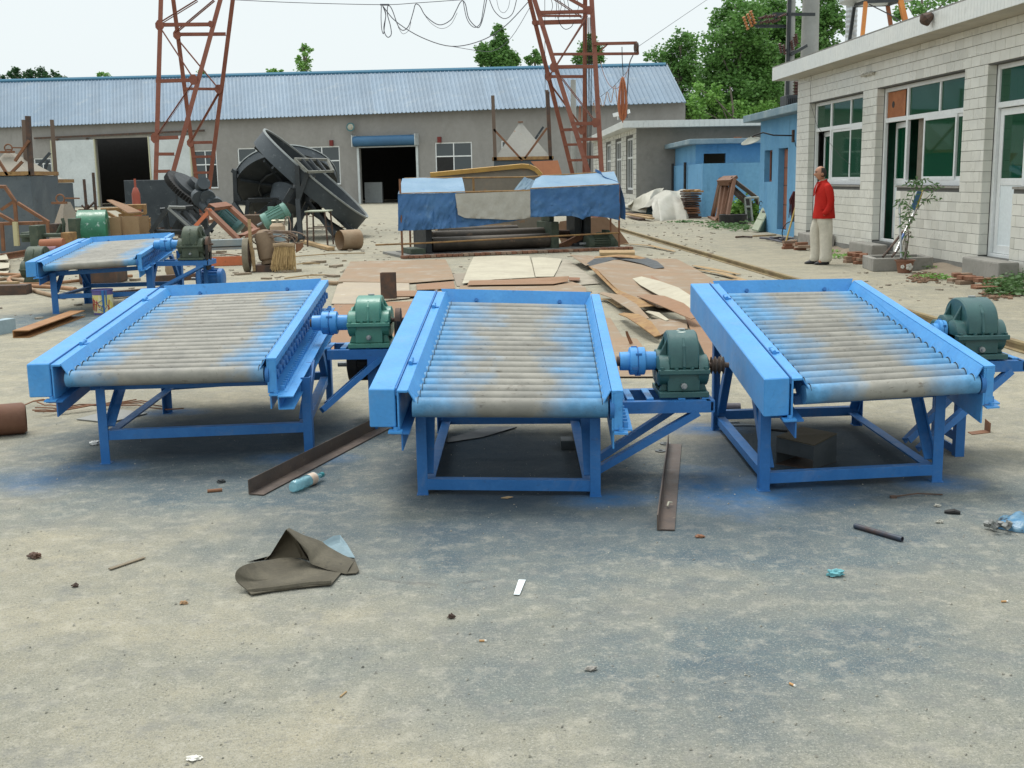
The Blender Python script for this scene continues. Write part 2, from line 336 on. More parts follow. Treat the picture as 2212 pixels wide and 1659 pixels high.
# ================================================================ GROUND
def ground_material():
    k = NT('yard_dust_and_gravel'); pos = k.geo.outputs['Position']; X, Y, Zc = k.sep(pos)
    tan = k.mix(k.ramp(k.noise(.35, 6, .6), .38, .62), (.30, .275, .205), (.255, .24, .185))
    tan = k.mix(k.ramp(k.noise(2.2, 7, .7), .50, .64, 0, .75), tan, (.375, .335, .25))
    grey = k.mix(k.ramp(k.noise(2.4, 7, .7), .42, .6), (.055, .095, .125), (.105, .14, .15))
    # grey-blue dust trodden in round the machines, thinning towards the viewer
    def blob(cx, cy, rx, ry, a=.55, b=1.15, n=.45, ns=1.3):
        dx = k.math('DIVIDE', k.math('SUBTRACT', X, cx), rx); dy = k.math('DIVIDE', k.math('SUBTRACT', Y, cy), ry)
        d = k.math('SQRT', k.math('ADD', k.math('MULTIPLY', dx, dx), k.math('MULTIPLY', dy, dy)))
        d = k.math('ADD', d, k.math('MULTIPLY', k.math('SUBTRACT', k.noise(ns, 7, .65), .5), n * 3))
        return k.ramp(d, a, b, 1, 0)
    def union(*m):
        r = m[0]
        for q in m[1:]: r = k.math('MAXIMUM', r, q)
        return r
    near = k.mix(k.ramp(Y, 2.6, 4.2, 0, 1), (0, 0, 0), (1, 1, 1))
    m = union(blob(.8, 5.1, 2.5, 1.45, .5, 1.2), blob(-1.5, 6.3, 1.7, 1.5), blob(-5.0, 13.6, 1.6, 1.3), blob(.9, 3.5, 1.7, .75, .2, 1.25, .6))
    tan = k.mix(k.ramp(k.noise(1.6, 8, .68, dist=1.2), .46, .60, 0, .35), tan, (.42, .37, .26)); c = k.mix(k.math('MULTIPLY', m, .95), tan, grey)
    c = k.mix(k.math('MULTIPLY', k.ramp(k.noise(1.1, 6, .7), .42, .62), k.ramp(Y, 9.0, 3.2, 0, .5)), c, (.19, .20, .175))
    # gravel grains: light and dark specks
    sp = k.noise(95, 3, .7); c = k.mix(k.ramp(k.noise(1.6, 8, .68, dist=1.2), .48, .64, 0, .16), c, (.38, .345, .25)); c = k.mix(k.ramp(sp, .56, .66, 0, .6), c, (.40, .385, .34)); c = k.mix(k.ramp(sp, .34, .44, .7, 0), c, (.12, .125, .115))
    sp3 = k.noise(210, 2, .7); c = k.mix(k.ramp(sp3, .55, .66, 0, .45), c, (.40, .385, .34)); c = k.mix(k.ramp(sp3, .34, .45, .5, 0), c, (.10, .105, .10))
    sp2 = k.noise(30, 4, .75); c = k.mix(k.ramp(sp2, .56, .70, 0, .5), c, (.13, .13, .13)); c = k.mix(k.ramp(k.noise(11, 7, .75), .50, .66, 0, .4), c, (.44, .41, .34)); c = k.mix(k.ramp(k.noise(5, 8, .78), .52, .64, 0, .38), c, (.15, .155, .155))
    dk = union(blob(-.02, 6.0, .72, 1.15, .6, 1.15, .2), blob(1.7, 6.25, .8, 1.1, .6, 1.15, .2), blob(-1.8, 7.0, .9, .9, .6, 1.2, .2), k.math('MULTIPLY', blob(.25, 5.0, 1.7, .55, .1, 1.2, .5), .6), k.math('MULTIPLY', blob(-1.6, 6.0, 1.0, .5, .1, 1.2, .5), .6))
    c = k.mix(k.math('MULTIPLY', dk, .86), c, (.028, .045, .065))  # dark paint dust, with the machines' own shade painted into the ground
    bl = union(blob(1.2, 5.42, .5, .34, .2, 1.2, .35, 4), blob(2.15, 5.55, .22, .18, .2, 1.2, .35, 4), blob(-2.32, 6.2, .26, .16, .2, 1.2, .35, 4), k.math('MULTIPLY', blob(-2.55, 5.95, .45, .34, .0, 1.2, .5, 3), .6),
               blob(.45, 5.36, .26, .16, .2, 1.2, .35, 4), blob(1.2, 6.9, .3, .2, .2, 1.2, .35, 4), blob(-2.37, 7.72, .25, .14, .2, 1.2, .35, 4), blob(1.0, 5.5, .35, .5, .0, 1.1, .5, 3),
               blob(-1.2, 6.3, .3, .16, .1, 1.2, .4, 4))
    c = k.mix(k.math('MULTIPLY', k.math('MULTIPLY', bl, k.ramp(k.noise(9, 6, .7), .3, .6, .4, 1)), .85), c, (.03, .12, .27))
    rd = k.math('SQRT', k.math('ADD', k.math('POWER', k.math('ADD', X, .30), 2), k.math('POWER', k.math('SUBTRACT', Y, 4.62), 2)))   # swept arcs where something was dragged round
    rd = k.math('ADD', rd, k.math('MULTIPLY', k.noise(5, 4), .10)); rg = k.math('MULTIPLY', k.math('LESS_THAN', k.math('ABSOLUTE', k.math('SUBTRACT', rd, .46)), .012), k.math("MULTIPLY", k.ramp(Y, 4.5, 4.3, 0, .5), k.ramp(k.noise(7, 4), .4, .6)))
    c = k.mix(rg, c, (.10, .10, .095))
    vor = k.n.new('ShaderNodeTexVoronoi'); vor.inputs['Scale'].default_value = 42; k.L(pos, vor.inputs[0])
    k.bump(k.noise(4, 6, .6), .35, .05); k.bump(k.noise(70, 4, .7), .55, .012); k.bump(vor.outputs[0], .25, .006)
    return k.done(c, .95, 0, .15)
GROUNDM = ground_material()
def gh(x, y):
    """gentle relief of the trodden yard, away from anything that stands on it"""
    return 0.0
def lin(a, b, n): return [a + (b - a) * i / n for i in range(n)]
xs = [-900, -300, -100, -50, -30] + lin(-20, 12, 64) + [12, 20, 30, 50, 100, 300, 900]
ys = [-40, -10] + lin(0, 30, 60) + [30, 35, 40, 50, 60, 80, 110, 160, 300, 700, 1800]
g = MB()
for y in ys:
    for x in xs: g.v.append(V((x, y, 0)))
nx = len(xs)
for j in range(len(ys) - 1):
    for i in range(nx - 1): g.f.append((j * nx + i, j * nx + i + 1, (j + 1) * nx + i + 1, (j + 1) * nx + i))
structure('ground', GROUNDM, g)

# ================================================================ wall with openings
class Wall:
    """vertical wall plane through two ground points; s metres along from a, n out of the wall towards the yard"""
    def __init__(s, a, b, flip=False):
        s.a = V((a[0], a[1], 0)); s.d = (V((b[0], b[1], 0)) - s.a); s.len = s.d.length; s.d.normalize()
        s.n = V((s.d.y, -s.d.x, 0)) * (-1 if flip else 1)
    def at(s, u, z, o=0.0): return s.a + s.d * u + s.n * o + V((0, 0, z))
    def px(s, p, o=0.0):
        d = ray(*p); c = V((0, 0, CAMH)); q = s.a + s.n * o
        t = (q - c).dot(s.n) / d.dot(s.n); w = c + d * t
        return (w - s.a).dot(s.d), w.z
    def box(s, mb, u0, u1, z0, z1, o0, o1):
        return mb.hexa([s.at(u0, z0, o0), s.at(u1, z0, o0), s.at(u1, z0, o1), s.at(u0, z0, o1), s.at(u0, z1, o0), s.at(u1, z1, o0), s.at(u1, z1, o1), s.at(u0, z1, o1)])
    def panel(s, mb, u0, u1, z0, z1, holes, th):
        us = sorted({u0, u1} | {min(max(h[i], u0), u1) for h in holes for i in (0, 1)}); zs = sorted({z0, z1} | {min(max(h[i], z0), z1) for h in holes for i in (2, 3)})
        def solid(i, j):
            if i < 0 or j < 0 or i >= len(us) - 1 or j >= len(zs) - 1: return False
            cu, cz = (us[i] + us[i + 1]) / 2, (zs[j] + zs[j + 1]) / 2
            return not any(h[0] < cu < h[1] and h[2] < cz < h[3] for h in holes)
        for i in range(len(us) - 1):
            for j in range(len(zs) - 1):
                if not solid(i, j): continue
                a, b, c, d = us[i], us[i + 1], zs[j], zs[j + 1]
                mb.add([s.at(a, c), s.at(b, c), s.at(b, d), s.at(a, d)], [(0, 1, 2, 3)])
                mb.add([s.at(a, c, -th), s.at(b, c, -th), s.at(b, d, -th), s.at(a, d, -th)], [(3, 2, 1, 0)])
                for (ii, jj, p, q) in ((i - 1, j, (a, c), (a, d)), (i + 1, j, (b, c), (b, d)), (i, j - 1, (a, c), (b, c)), (i, j + 1, (a, d), (b, d))):
                    if not solid(ii, jj): mb.add([s.at(*p), s.at(*q), s.at(*q, -th), s.at(*p, -th)], [(0, 1, 2, 3)])
        return mb

def window(par, w, u0, u1, z0, z1, off, cols, rows, fmat, gmat, fw=.06, dp=.05, panes=None, colf=None, rowf=None):
    """frame with mullions (part) and its panes (sub-parts)"""
    m = MB(); cu = [u0 + (u1 - u0) * q for q in (colf or [i / cols for i in range(cols + 1)])]; cz = [z0 + (z1 - z0) * q for q in (rowf or [i / rows for i in range(rows + 1)])]
    for q in (u0, u1 - fw): w.box(m, q, q + fw, z0, z1, off, off + dp)
    for q in (z0, z1 - fw): w.box(m, u0 + fw, u1 - fw, q, q + fw, off + .001, off + dp - .001)
    for q in cu[1:-1]: w.box(m, q - fw * .4, q + fw * .4, z0 + fw, z1 - fw, off + .003, off + dp - .003)
    for q in cz[1:-1]: w.box(m, u0 + fw, u1 - fw, q - fw * .45, q + fw * .45, off + .005, off + dp + .006)
    fr = m.build('window', fmat, par)
    for i in range(len(cu) - 1):
        for j in range(len(cz) - 1):
            gm = gmat
            if panes and (i, j) in panes: gm = panes[(i, j)]
            if gm is None: continue
            p = MB(); w.box(p, cu[i] + fw * .3, cu[i + 1] - fw * .3, cz[j] + fw * .3, cz[j + 1] - fw * .3, off + dp * .4, off + dp * .55); p.build('pane', gm, fr)
    return fr

# ================================================================ WAREHOUSE
A = P((0, 440), 92); B = P((1478, 440), 76)
WW = Wall(A, B); wz = 6.36
wh = thing('warehouse', (B.x, B.y, 0), 'long grey rendered workshop with pale blue ribbed metal roof across the back of the yard', 'warehouse')
def wp(x, y): return WW.px((x, y))
dl, dt = wp(205, 300); dr, _ = wp(324, 300)
holes = [(dl, dr, -1, dt)]
wins = []
for (x0, x1, y0, y1) in ((72, 110, 342, 374), (416, 467, 325, 407), (512, 592, 320, 400), (655, 733, 317, 399), (939, 1019, 308, 387), (1082, 1160, 304, 384)):
    a, z1 = wp(x0, y0); b, _ = wp(x1, y0); _, z0 = wp((x0 + x1) / 2, y1); wins.append((a, b, z0, z1)); holes.append((a, b, z0, z1))
rl, rt = wp(776, 316); rr, _ = wp(899, 316); holes.append((rl, rr, -1, rt))
m = MB(); WW.panel(m, -9, WW.len, 0, wz, holes, .25); m.build('wall', PLASTER, wh)
# end and back walls: closed shell so that the doorways look into a dark hall
dn = -WW.n
m = MB()
e0, e1 = WW.at(WW.len, 0, -.25), WW.at(WW.len, 0, -16)
S2 = V((-.6, 0, 0))
m.hexa([e0 + V((0, 0, 0)), e0 - WW.d * .25, e1 - WW.d * .25, e1, e0 + V((0, 0, wz)), e0 - WW.d * .25 + V((0, 0, wz)), e1 - WW.d * .25 + V((0, 0, wz)), e1 + V((0, 0, wz))])
f0, f1 = WW.at(-9, 0, -.25), WW.at(-9, 0, -16)
m.hexa([f0, f0 + WW.d * .25, f1 + WW.d * .25, f1, f0 + V((0, 0, wz)), f0 + WW.d * .25 + V((0, 0, wz)), f1 + WW.d * .25 + V((0, 0, wz)), f1 + V((0, 0, wz))])
WW.box(m, -9, WW.len, 0, wz, -16.25, -16)
m.build('rear_walls', mat('hall_shade_wall', (.04, .038, .035), None, 2, .9), wh)  # the dimness inside the hall is put into this wall colour
ROOFM = mat('pale_blue_roof_sheet', (.165, .235, .31), (.20, .265, .335), .12, .6, .05, .3, 0, 5, c3=(.29, .33, .35), c3scale=.9, c3amt=(.55, .8), rnd=.14)
EA, EB = P((0, 275.5), 91.3), P((1478, 221), 75.3); RA, RB = P((0, 176), 100), P((1438, 141), 84.4)
def rline(a, b, t): return a + (b - a) * t
nsh = 66; t0, t1 = -.16, 1.0
BA, BB = RA + (RA - EA) * V((1, 1, 1)).x, RB + (RB - EB)
BA.z = EA.z; BB.z = EB.z
prof = [(0, 0), (.10, 0), (.14, 1), (.19, 1), (.23, 0), (.43, 0), (.47, 1), (.52, 1), (.56, 0), (.77, 0), (.81, 1), (.86, 1), (.90, 0), (1.0, 0)]
for i in range(nsh):
    a, b = t0 + (t1 - t0) * i / nsh, t0 + (t1 - t0) * (i + 1) / nsh
    m = MB(); vs = []
    dz = V((0, 0, .05))
    lift = .004 * (i % 2)
    for q, h in prof:
        t = a + (b - a) * q; up = V((0, 0, .055 * h + lift))
        vs += [rline(EA, EB, t) + up, rline(RA, RB, t) + up]
    n = len(prof); m.add(vs, [(2 * k, 2 * k + 2, 2 * k + 3, 2 * k + 1) for k in range(n - 1)])
    m.add([v - V((0, 0, .03)) for v in vs], [(2 * k, 2 * k + 1, 2 * k + 3, 2 * k + 2) for k in range(n - 1)])
    m.f += [(2 * k, 2 * n + 2 * k, 2 * n + 2 * k + 2, 2 * k + 2) for k in range(n - 1)]
    m.build('roof_sheet', ROOFM, wh)
m = MB(); m.slab([rline(RA, RB, t0), rline(RA, RB, 1), rline(BA, BB, 1), rline(BA, BB, t0)], .04); m.build('rear_roof', ROOFM, wh)
m = MB(); m.tube([rline(RA, RB, t0 + (1 - t0) * q / 6) + V((0, -.1, .04)) for q in range(7)], .16, 6); m.build('ridge_cap', mat('ridge_blue', (.08, .22, .33), None, 1, .5), wh)
m = MB(); m.beam(EB + V((.06, 0, .0)), RB + V((.06, 0, .0)), .12, .1); m.build('verge_trim', ROOFM, wh)
# gable triangle
m = MB(); m.slab([WW.at(WW.len, wz, -.1), V((BB.x, BB.y, wz)), V((RB.x, RB.y, RB.z - .1))], WW.d * -.25); m.build('gable', PLASTER, wh)
m = MB(); WW.box(m, dl - .3, dr + .3, dt, dt + .25, .003, .1); m.build('door_lintel', CONC, wh)
tl_, tz = wp(78, 300.5); tr_, tz2 = wp(445, 283.5)
m = MB(); m.beam(WW.at(tl_, tz + .05, .22), WW.at(tr_, tz2 + .05, .22), .08, .14); m.build('door_track', RUSTD, wh)
for (x0, x1, yl, yr) in ((113, 206, 303, 298), (323, 412, 294, 290)):
    a, z = wp(x0, yl); b, z2 = wp(x1, yr)
    m = MB()
    def dfn(u, v): return WW.at(a + (b - a) * u, .05 + (z - .1) * v, .14 + .03 * nz((u * 3, v * 4), 1.3, x0))
    m.grid(dfn, 10, 12, -WW.n * .05 * -1); d = m.build('sliding_door', GALV, wh, smooth=True)
    m = MB()
    for q in (a, b): WW.box(m, q - .04, q + .06, .02, z - .02, .10, .24)
    m.build('door_edge', mat('yellowed_steel_edge', (.48, .47, .33), None, 2, .6), d)
    m = MB(); WW.box(m, a + .5, a + .7, z - .05, z + .1, .16, .24); WW.box(m, b - .7, b - .5, z - .05, z + .1, .16, .24); m.build('hanger', RUSTD, d)
for i, (a, b, z0, z1) in enumerate(wins):
    window(wh, WW, a, b, z0, z1, -.12, 2, 2, WHITE, GLASSD, .09, .06, panes={(0, 0): INT} if i in (4, 3) else ({(1, 0): INT} if i == 1 else None), rowf=[0, .62, 1], colf=[0, .5, 1])
    m = MB(); WW.box(m, a - .05, b + .05, z0 - .08, z0, -.1, .05); m.build('window_sill', CONC, wh)
hl, hz = wp(769, 292); hr, _ = wp(903, 292)
m = MB(); m.lathe([(.36, 0), (.36, hr - hl)], WW.at(hl, rt + .33, .36), WW.d, 16); m.build('shutter_housing', mat('blue_shutter_housing', (.04, .12, .23), (.05, .15, .27), 1, .45), wh, smooth=True)
m = MB(); WW.box(m, hl - .05, hl - .001, rt - .05, rt + .75, 0.003, .74); WW.box(m, hr + .001, hr + .05, rt - .05, rt + .75, .003, .74)
WW.box(m, rl - .16, rl, 0, rt - .06, .003, .12); WW.box(m, rr, rr + .16, 0, rt - .06, .003, .12); WW.box(m, rl, rr, rt - .12, rt - .04, .02, .14); m.build('shutter_guides', GALV, wh)
for (x, y) in ((717, 309), (950, 302)):
    u, z = wp(x, y); m = MB(); WW.box(m, u - .13, u + .13, z - .2, z + .2, .004, .16); m.build('junction_box', mat('dark_red_box', (.16, .02, .015), None, 2), wh)
# a machine, a notice and a rack dimly seen inside the hall
u, _ = wp(815, 420); b = P((815, 440), 86)
m = MB(); m.bx(b.x - .9, b.x + .4, b.y, b.y + .8, 0, 1.5); m.bx(b.x - .7, b.x + .1, b.y - .05, b.y, .9, 1.4); one('workshop_cabinet', GALV, m, 'pale cabinet standing dimly inside the roller shutter doorway', 'cabinet')
u, z = wp(763, 275); c = WW.at(u, z, .45)
t = thing('floodlight', c - V((0, 0, .3)), 'round floodlight fixed to the grey workshop wall above the roller shutter', 'lamp')
m = MB(); m.lathe([(.05, -.35), (.12, -.3), (.20, -.1), (.30, 0), (.31, .03), (.28, .03)], c, V((-.2, -1, .12)), 20); m.build('housing', mat('teal_lamp_housing', (.04, .13, .14), None, 3, .4), t, smooth=True)
m = MB(); m.lathe([(.27, 0), (.2, .04), (.05, .06)], c + V((-.2, -1, .12)).normalized() * .0, V((-.2, -1, .12)), 20); m.build('lens', mat('dusty_lens', (.30, .28, .2), (.4, .4, .36), 9, .15, .2), t, smooth=True)
m = MB(); m.tube([c + V((0, .1, -.1)), c + V((0, .2, -.55)), WW.at(u, z - .5, 0)], .03, 6); m.build('bracket', STEEL, t)

# ================================================================ ANNEX behind the sheds
AC = P((1374.5, 440), 52); AF = P((1283, 440), 72)
k_ = (AF.x - AC.x) / (AF.y - AC.y)
an = thing('annex', (AC.x, AC.y, 0), 'low grey rendered annex with tiled end and white tiled roof edge', 'building')
AW = Wall(AC, (AC.x + 14, AC.y + .2)); top = 4.0
m = MB(); AW.panel(m, 0, 14, 0, top, [], .25); m.build('wall', PLASTER2, an)
AS = Wall(AF, AC)
def ap(x, y): return AS.px((x, y))
zb = Zm(2100, 380, 800)
ho = []; cfg = []
for (x0, x1, y0, y1) in ((100, 128, 410, 730), (165, 212, 400, 700), (257, 316, 372, 715), (362, 432, 340, 695)):
    a, z1 = ap(*zb(x0, y0)); b, _ = ap(*zb(x1, y0)); z1 = 3.35
    ho.append((a, b, .95 if x0 != 257 else .95, z1))
m = MB(); AS.panel(m, 0, AS.len, 0, top, ho, .25); m.build('tiled_wall', GROUT, an)
tm = MB()                                                    # courses of wall tile, recessed joints
for r in range(17):
    z0 = .1 + r * .225
    segs = [(0, AS.len)]
    for (a, b, c0, c1) in ho:
        if z0 + .2 > c0 and z0 < c1:
            segs = [q for (p0, p1) in segs for q in ((p0, min(p1, a)), (max(p0, b), p1)) if q[1] - q[0] > .05]
    for (p0, p1) in segs:
        q = p0 - (r % 2) * .3
        while q < p1 - .02:
            a, b = max(q, p0), min(q + .6, p1)
            if b - a > .04: AS.box(tm, a + .006, b - .006, z0, z0 + .208, .002, .02)
            q += .6
o = tm.build('wall_tiles', TILE, an); o['kind'] = 'stuff'
for (a, b, z0, z1) in ho: window(an, AS, a, b, z0, z1, -.12, 3 if b - a > 1.5 else 2, 2, WHITE, GLASSD, .1, .06, rowf=[0, .62, 1])
m = MB(); d1 = AC + (AF - AC) * 1.02; ov = .8
FA = P((1345, 262), 51.2); FB = P((1264, 300), 71); FBx = V((FB.x, FB.y, 0)); FAx = V((FA.x, FA.y, 0)); zt = FA.z + .02
m.slab([(FA.x, FA.y, zt - .3), (AC.x + 14.5, FA.y + .3, zt - .3), (AC.x + 14.5, FA.y + 22, zt - .3), (FB.x + .2, FB.y + 1.5, zt - .3)], .3); m.build('roof_slab', FASCIA, an)
n = 62
fm = MB().bx(0, .215, -.02, 0, 0, .29).mesh('fascia_tile', FASCIA)
for i in range(n): link('fascia_tile', fm, an, V((FA.x + .02 + i * .225, FA.y - .002 + .3 * i * .225 / 14.5, zt - .295)) - V((AC.x, AC.y, 0)))
c = P((1345, 258), 51.6) + V((-.3, 1.2, .25))
m = MB(); m.beam(c, c + V((.7, -.3, .15)), .16, .16); m.beam(c + V((.2, 0, -.2)), c + V((.2, 0, 0)), .05, .05); one('security_camera', WHITE, m, 'white camera housing on the corner of the annex roof', 'camera')
for (x, y) in ((1435, 320), (1600, 321)): pass

# ================================================================ BLUE SHED and HUT
sh = thing('blue_shed', (7.5, 46, 0), 'sky blue limewashed shed with a black window gap and flat concrete roof', 'shed')
m = MB(); w1 = Wall((7.5, 46.2), (20, 46.2)); u0, z1 = w1.px(zb(1125, 463)); u1, _ = w1.px(zb(1342, 463)); _, z0 = w1.px(zb(1200, 572))
w1.panel(m, 0, 8, 0, 2.78, [(u0, u1, z0, z1)], .2); w2 = Wall((7.5 + .05, 57), (7.5, 46.2)); w2.panel(m, 0, w2.len, 0, 2.78, [], .2); m.build('wall', BWALL, sh)
m = MB(); w1.box(m, .3, 7.8, 0, 2.7, -9, -8.8); w1.box(m, .25, .3, 0, 2.7, -8.8, -.25); m.build('inner_wall', INT, sh)
m = MB(); m.slab([(7.15, 45.6, 2.78), (15.5, 45.9, 2.78), (15.5, 57.6, 2.78), (6.95, 57.6, 2.72)], .2); m.build('roof_slab', BROOF, sh, bevel=.03)
m = MB(); w3 = Wall((7.35, 43.6), (20, 43.6)); w3.panel(m, 0, 4.4, 0, 2.0, [], .2); w4 = Wall((7.38, 56), (7.35, 43.6)); w4.panel(m, 0, w4.len, 0, 2.0, [], .2)
m.bx(7.36, 11.75, 43.61, 46.1, 1.96, 1.99); m.build('screen_wall', BWALL, sh)
for x in (818, 940):
    d = ray(*zb(x, 700)); t = 7.26 / d.x; q = d * t
    m = MB(); m.tube([(7.26, q.y, .6), (7.26, q.y, 2.1)], .06, 6); m.build('drain_pipe', BLACK, sh)
for i, (x, l) in enumerate(((1465, 1.0), (1610, .9))):
    c = P(zb(x, 322), 48); m = MB()
    for q in range(3): m.bx(c.x - l / 2 + q * l / 3, c.x - l / 2 + q * l / 3 + l / 3 - .03, c.y, c.y + .12, 2.985, 3.05 + .06 * (q % 2))
    one('roof_bricks', BRICK, m, ('left' if i == 0 else 'right') + ' of the two rows of red bricks lying on the blue shed roof', 'bricks', 'bricks on the blue shed roof')
HT = Wall((6.60 + .45, 32.3), (6.635 + .45 + .2 - .17, 26.6))     # facade of the hut
def hp(x, y): return HT.px((x, y))
hut = thing('blue_hut', (7.1, 30, 0), 'tall pale blue hut with brown door and slit window adjoining the tiled building', 'hut')
wa, wz1 = hp(*zb(1725, 433)); wb, _ = hp(*zb(1802, 433)); _, wz0 = hp(*zb(1760, 740))
da, dz1 = hp(*zb(1863, 412)); db, _ = hp(*zb(1955, 412))
ea, _ = hp(*zb(2038, 700)); htop = 3.0
m = MB(); HT.panel(m, 0, HT.len, 0, htop, [(wa, wb, wz0, wz1), (da, db, .12, dz1), (ea, ea + .9, .12, dz1)], .24)
hw2 = Wall((HT.a.x + 4, HT.a.y), (HT.a.x, HT.a.y)); hw2.panel(m, 0, 3.98, 0, htop, [], .2); m.build('wall', BWALL, hut)
m = MB(); HT.box(m, .2, HT.len, 0, htop - .01, -2.6, -2.4); m.build('inner_wall', INT, hut)
brd = mat('faded_brown_door', (.30, .115, .065), (.26, .09, .05), 3, .6, c3=(.2, .08, .05), c3scale=7)
m = MB(); HT.box(m, da + .03, db - .02, .14, dz1 - .02, -.2, -.15); d = m.build('door', brd, hut)
for z in (.75, 1.25, 1.7): m = MB(); HT.box(m, da + .04, db - .03, z, z + .025, -.149, -.14); m.build('rail', RUSTD, d)
m = MB(); HT.box(m, ea + .02, ea + .88, .14, dz1 - .02, -.2, -.15); m.build('door', brd, hut)
window(hut, HT, wa, wb, wz0, wz1, -.2, 2, 1, brd, GLASSD, .04, .05)
m = MB(); rf = [HT.at(-.7, htop, .35), HT.at(HT.len, htop, .35), HT.at(HT.len, htop, -4), HT.at(-.7, htop, -4)]; m.slab(rf, .19); m.build('roof_slab', BROOF, hut, bevel=.02)
# gooseneck lamp on the hut
u, z = hp(*zb(2015, 285)); c0 = HT.at(u, z, .01); tip = HT.at(u - .2, z - .05, 1.05)
t = thing('gooseneck_lamp', c0, 'curved arm lamp with wide shallow shade on the pale blue hut wall', 'lamp')
m = MB(); m.tube([c0 + V((-.02, 0, 0)), HT.at(u - .05, z + .02, .5), HT.at(u - .1, z + .09, .75), HT.at(u - .18, z + .03, .95), tip], .018, 8)
m.build('arm', BLACK, t, smooth=True); m = MB(); HT.box(m, u - .05, u + .05, z - .16, z + .14, .002, .05); m.build('wall_box', RUSTD, t)
m = MB(); m.lathe([(.03, .05), (.06, .02), (.24, -.06), (.245, -.07), (.05, -.01)], tip, (-.35, -.25, 1), 24, caps=False); m.build('shade', mat('grey_enamel_shade', (.22, .23, .19), None, 3, .5), t, smooth=True)

# ================================================================ WHITE TILED BUILDING
tb = thing('tiled_building', (6.8, 20, 0), 'cream tiled single storey office building with white window frames along the right side', 'building')
T0 = V((6.985 - .047 * (26.56 - 19.16), 26.56, 0)); T1 = V((6.985 - .047 * (9 - 19.16), 9.0, 0))
TW = Wall(T0, T1)
def tY(Y): return (T0.y - Y) / abs(TW.d.y)
OP = [(tY(25.68), tY(22.33)), (tY(21.6), tY(17.93)), (tY(17.18), tY(13.4))]          # openings, door first
DR = [tY(24.62), tY(20.5), tY(16.2)]
HEAD, SILL, TRS, DB = 3.07, 1.32, 2.50, .28
holes = []
for (a, b), d in zip(OP, DR): holes += [(a, d, DB, HEAD), (d, b, SILL, HEAD)]
m = MB(); TW.panel(m, 0, TW.len, .14, 3.66, holes, .24)
ew = Wall((T0.x + 7, T0.y), (T0.x, T0.y)); ew.panel(m, 0, 6.99, 0, 3.66, [], .2); m.build('wall', GROUT, tb)
m = MB(); TW.box(m, 0, TW.len, 0, .14, -.24, .025); m.build('plinth', CONCD, tb)
m = MB(); m.slab([TW.at(-.36, 3.66, .5), TW.at(TW.len, 3.66, .5), TW.at(TW.len, 3.66, -7), TW.at(-.36, 3.66, -7)], .29); m.build('roof_slab', SOFFIT, tb)
# facade tiles: courses of 0.30 x 0.155, running bond, proud of the dark joints
rnd = random.Random(3)
tiles = []
for r in range(23):
    z0 = .145 + r * .155; z1 = min(z0 + .1485, 3.655)
    if z1 - z0 < .03: continue
    u = -(r % 2) * .15
    while u < TW.len:
        a, b = max(u, .0), min(u + .293, TW.len); u += .30
        segs = [(a, b)]
        for h in holes:
            if z1 > h[2] + .01 and z0 < h[3] - .01:
                segs = [q for (p0, p1) in segs for q in ((p0, min(p1, h[0])), (max(p0, h[1]), p1)) if q[1] - q[0] > .02]
        for (p0, p1) in segs:
            zz0, zz1 = z0, z1
            for h in holes:
                if p1 > h[0] + .01 and p0 < h[1] - .01: pass
            tiles.append((p0, p1, zz0, zz1))
# nearest tiles in view first
vis = sorted([t for t in tiles if t[0] < tY(15.8)], key=lambda t: -t[0])
sing = vis[:290]; rest = vis[290:] + [t for t in tiles if t[0] >= tY(15.8)]
cache = {}
for (a, b, z0, z1) in sing:
    key = (round(b - a, 3), round(z1 - z0, 3), rnd.randint(0, 4) == 0)
    if key not in cache:
        q = MB(); q.hexa([V((0, 0, 0)), TW.d * (b - a), TW.d * (b - a) + TW.n * .012, TW.n * .012, V((0, 0, z1 - z0)), TW.d * (b - a) + V((0, 0, z1 - z0)), TW.d * (b - a) + TW.n * .012 + V((0, 0, z1 - z0)), TW.n * .012 + V((0, 0, z1 - z0))])
        cache[key] = q.mesh('tile', TILE2 if key[2] else TILE, bevel=.0025)
    link('tile', cache[key], tb, TW.at(a, z0, .002 + rnd.uniform(0, .0015)) - V((6.8, 20, 0)))
q = MB()
for (a, b, z0, z1) in rest: TW.box(q, a, b, z0, z1, .002, .014)
o = q.build('far_tiles', TILE, tb); o['kind'] = 'stuff'
# jamb tiles, facing the camera, at the far side of every opening, and lintel soffits
for (a, b) in OP:
    r = 0
    while .30 + r * .155 < HEAD - .03:
        z0 = .30 + r * .155; z1 = min(z0 + .15, HEAD); q = MB(); TW.box(q, a - .0, a + .012, z0, z1, -.118, .012); q.build('jamb_tile', TILE2, tb); r += 1
for (a, b), d in zip(OP, DR):
    q = MB(); TW.box(q, d + .0, b - .0, SILL - .035, SILL, -.2, .03); q.build('window_ledge', CONC, tb)
# fascia tiles
fm = MB().hexa([V((0, 0, 0)), TW.d * .096, TW.d * .096 + TW.n * .012, TW.n * .012, V((0, 0, .285)), TW.d * .096 + V((0, 0, .285)), TW.d * .096 + TW.n * .012 + V((0, 0, .285)), TW.n * .012 + V((0, 0, .285))]).mesh('fascia_tile', FASCIA, bevel=.002)
for i in range(int((tY(12.0) + .36) / .1)):
    link('fascia_tile', fm, tb, TW.at(-.36 + i * .1, 3.663, .501) - V((6.8, 20, 0)))
q = MB(); TW.box(q, -.375, -.361, 3.662, 3.948, -6.9, .5); q.build('end_fascia', FASCIA, tb)
q = MB(); TW.box(q, -.37, TW.len, 3.95, 3.975, .3, .51); q.build('coping', CONCD, tb)
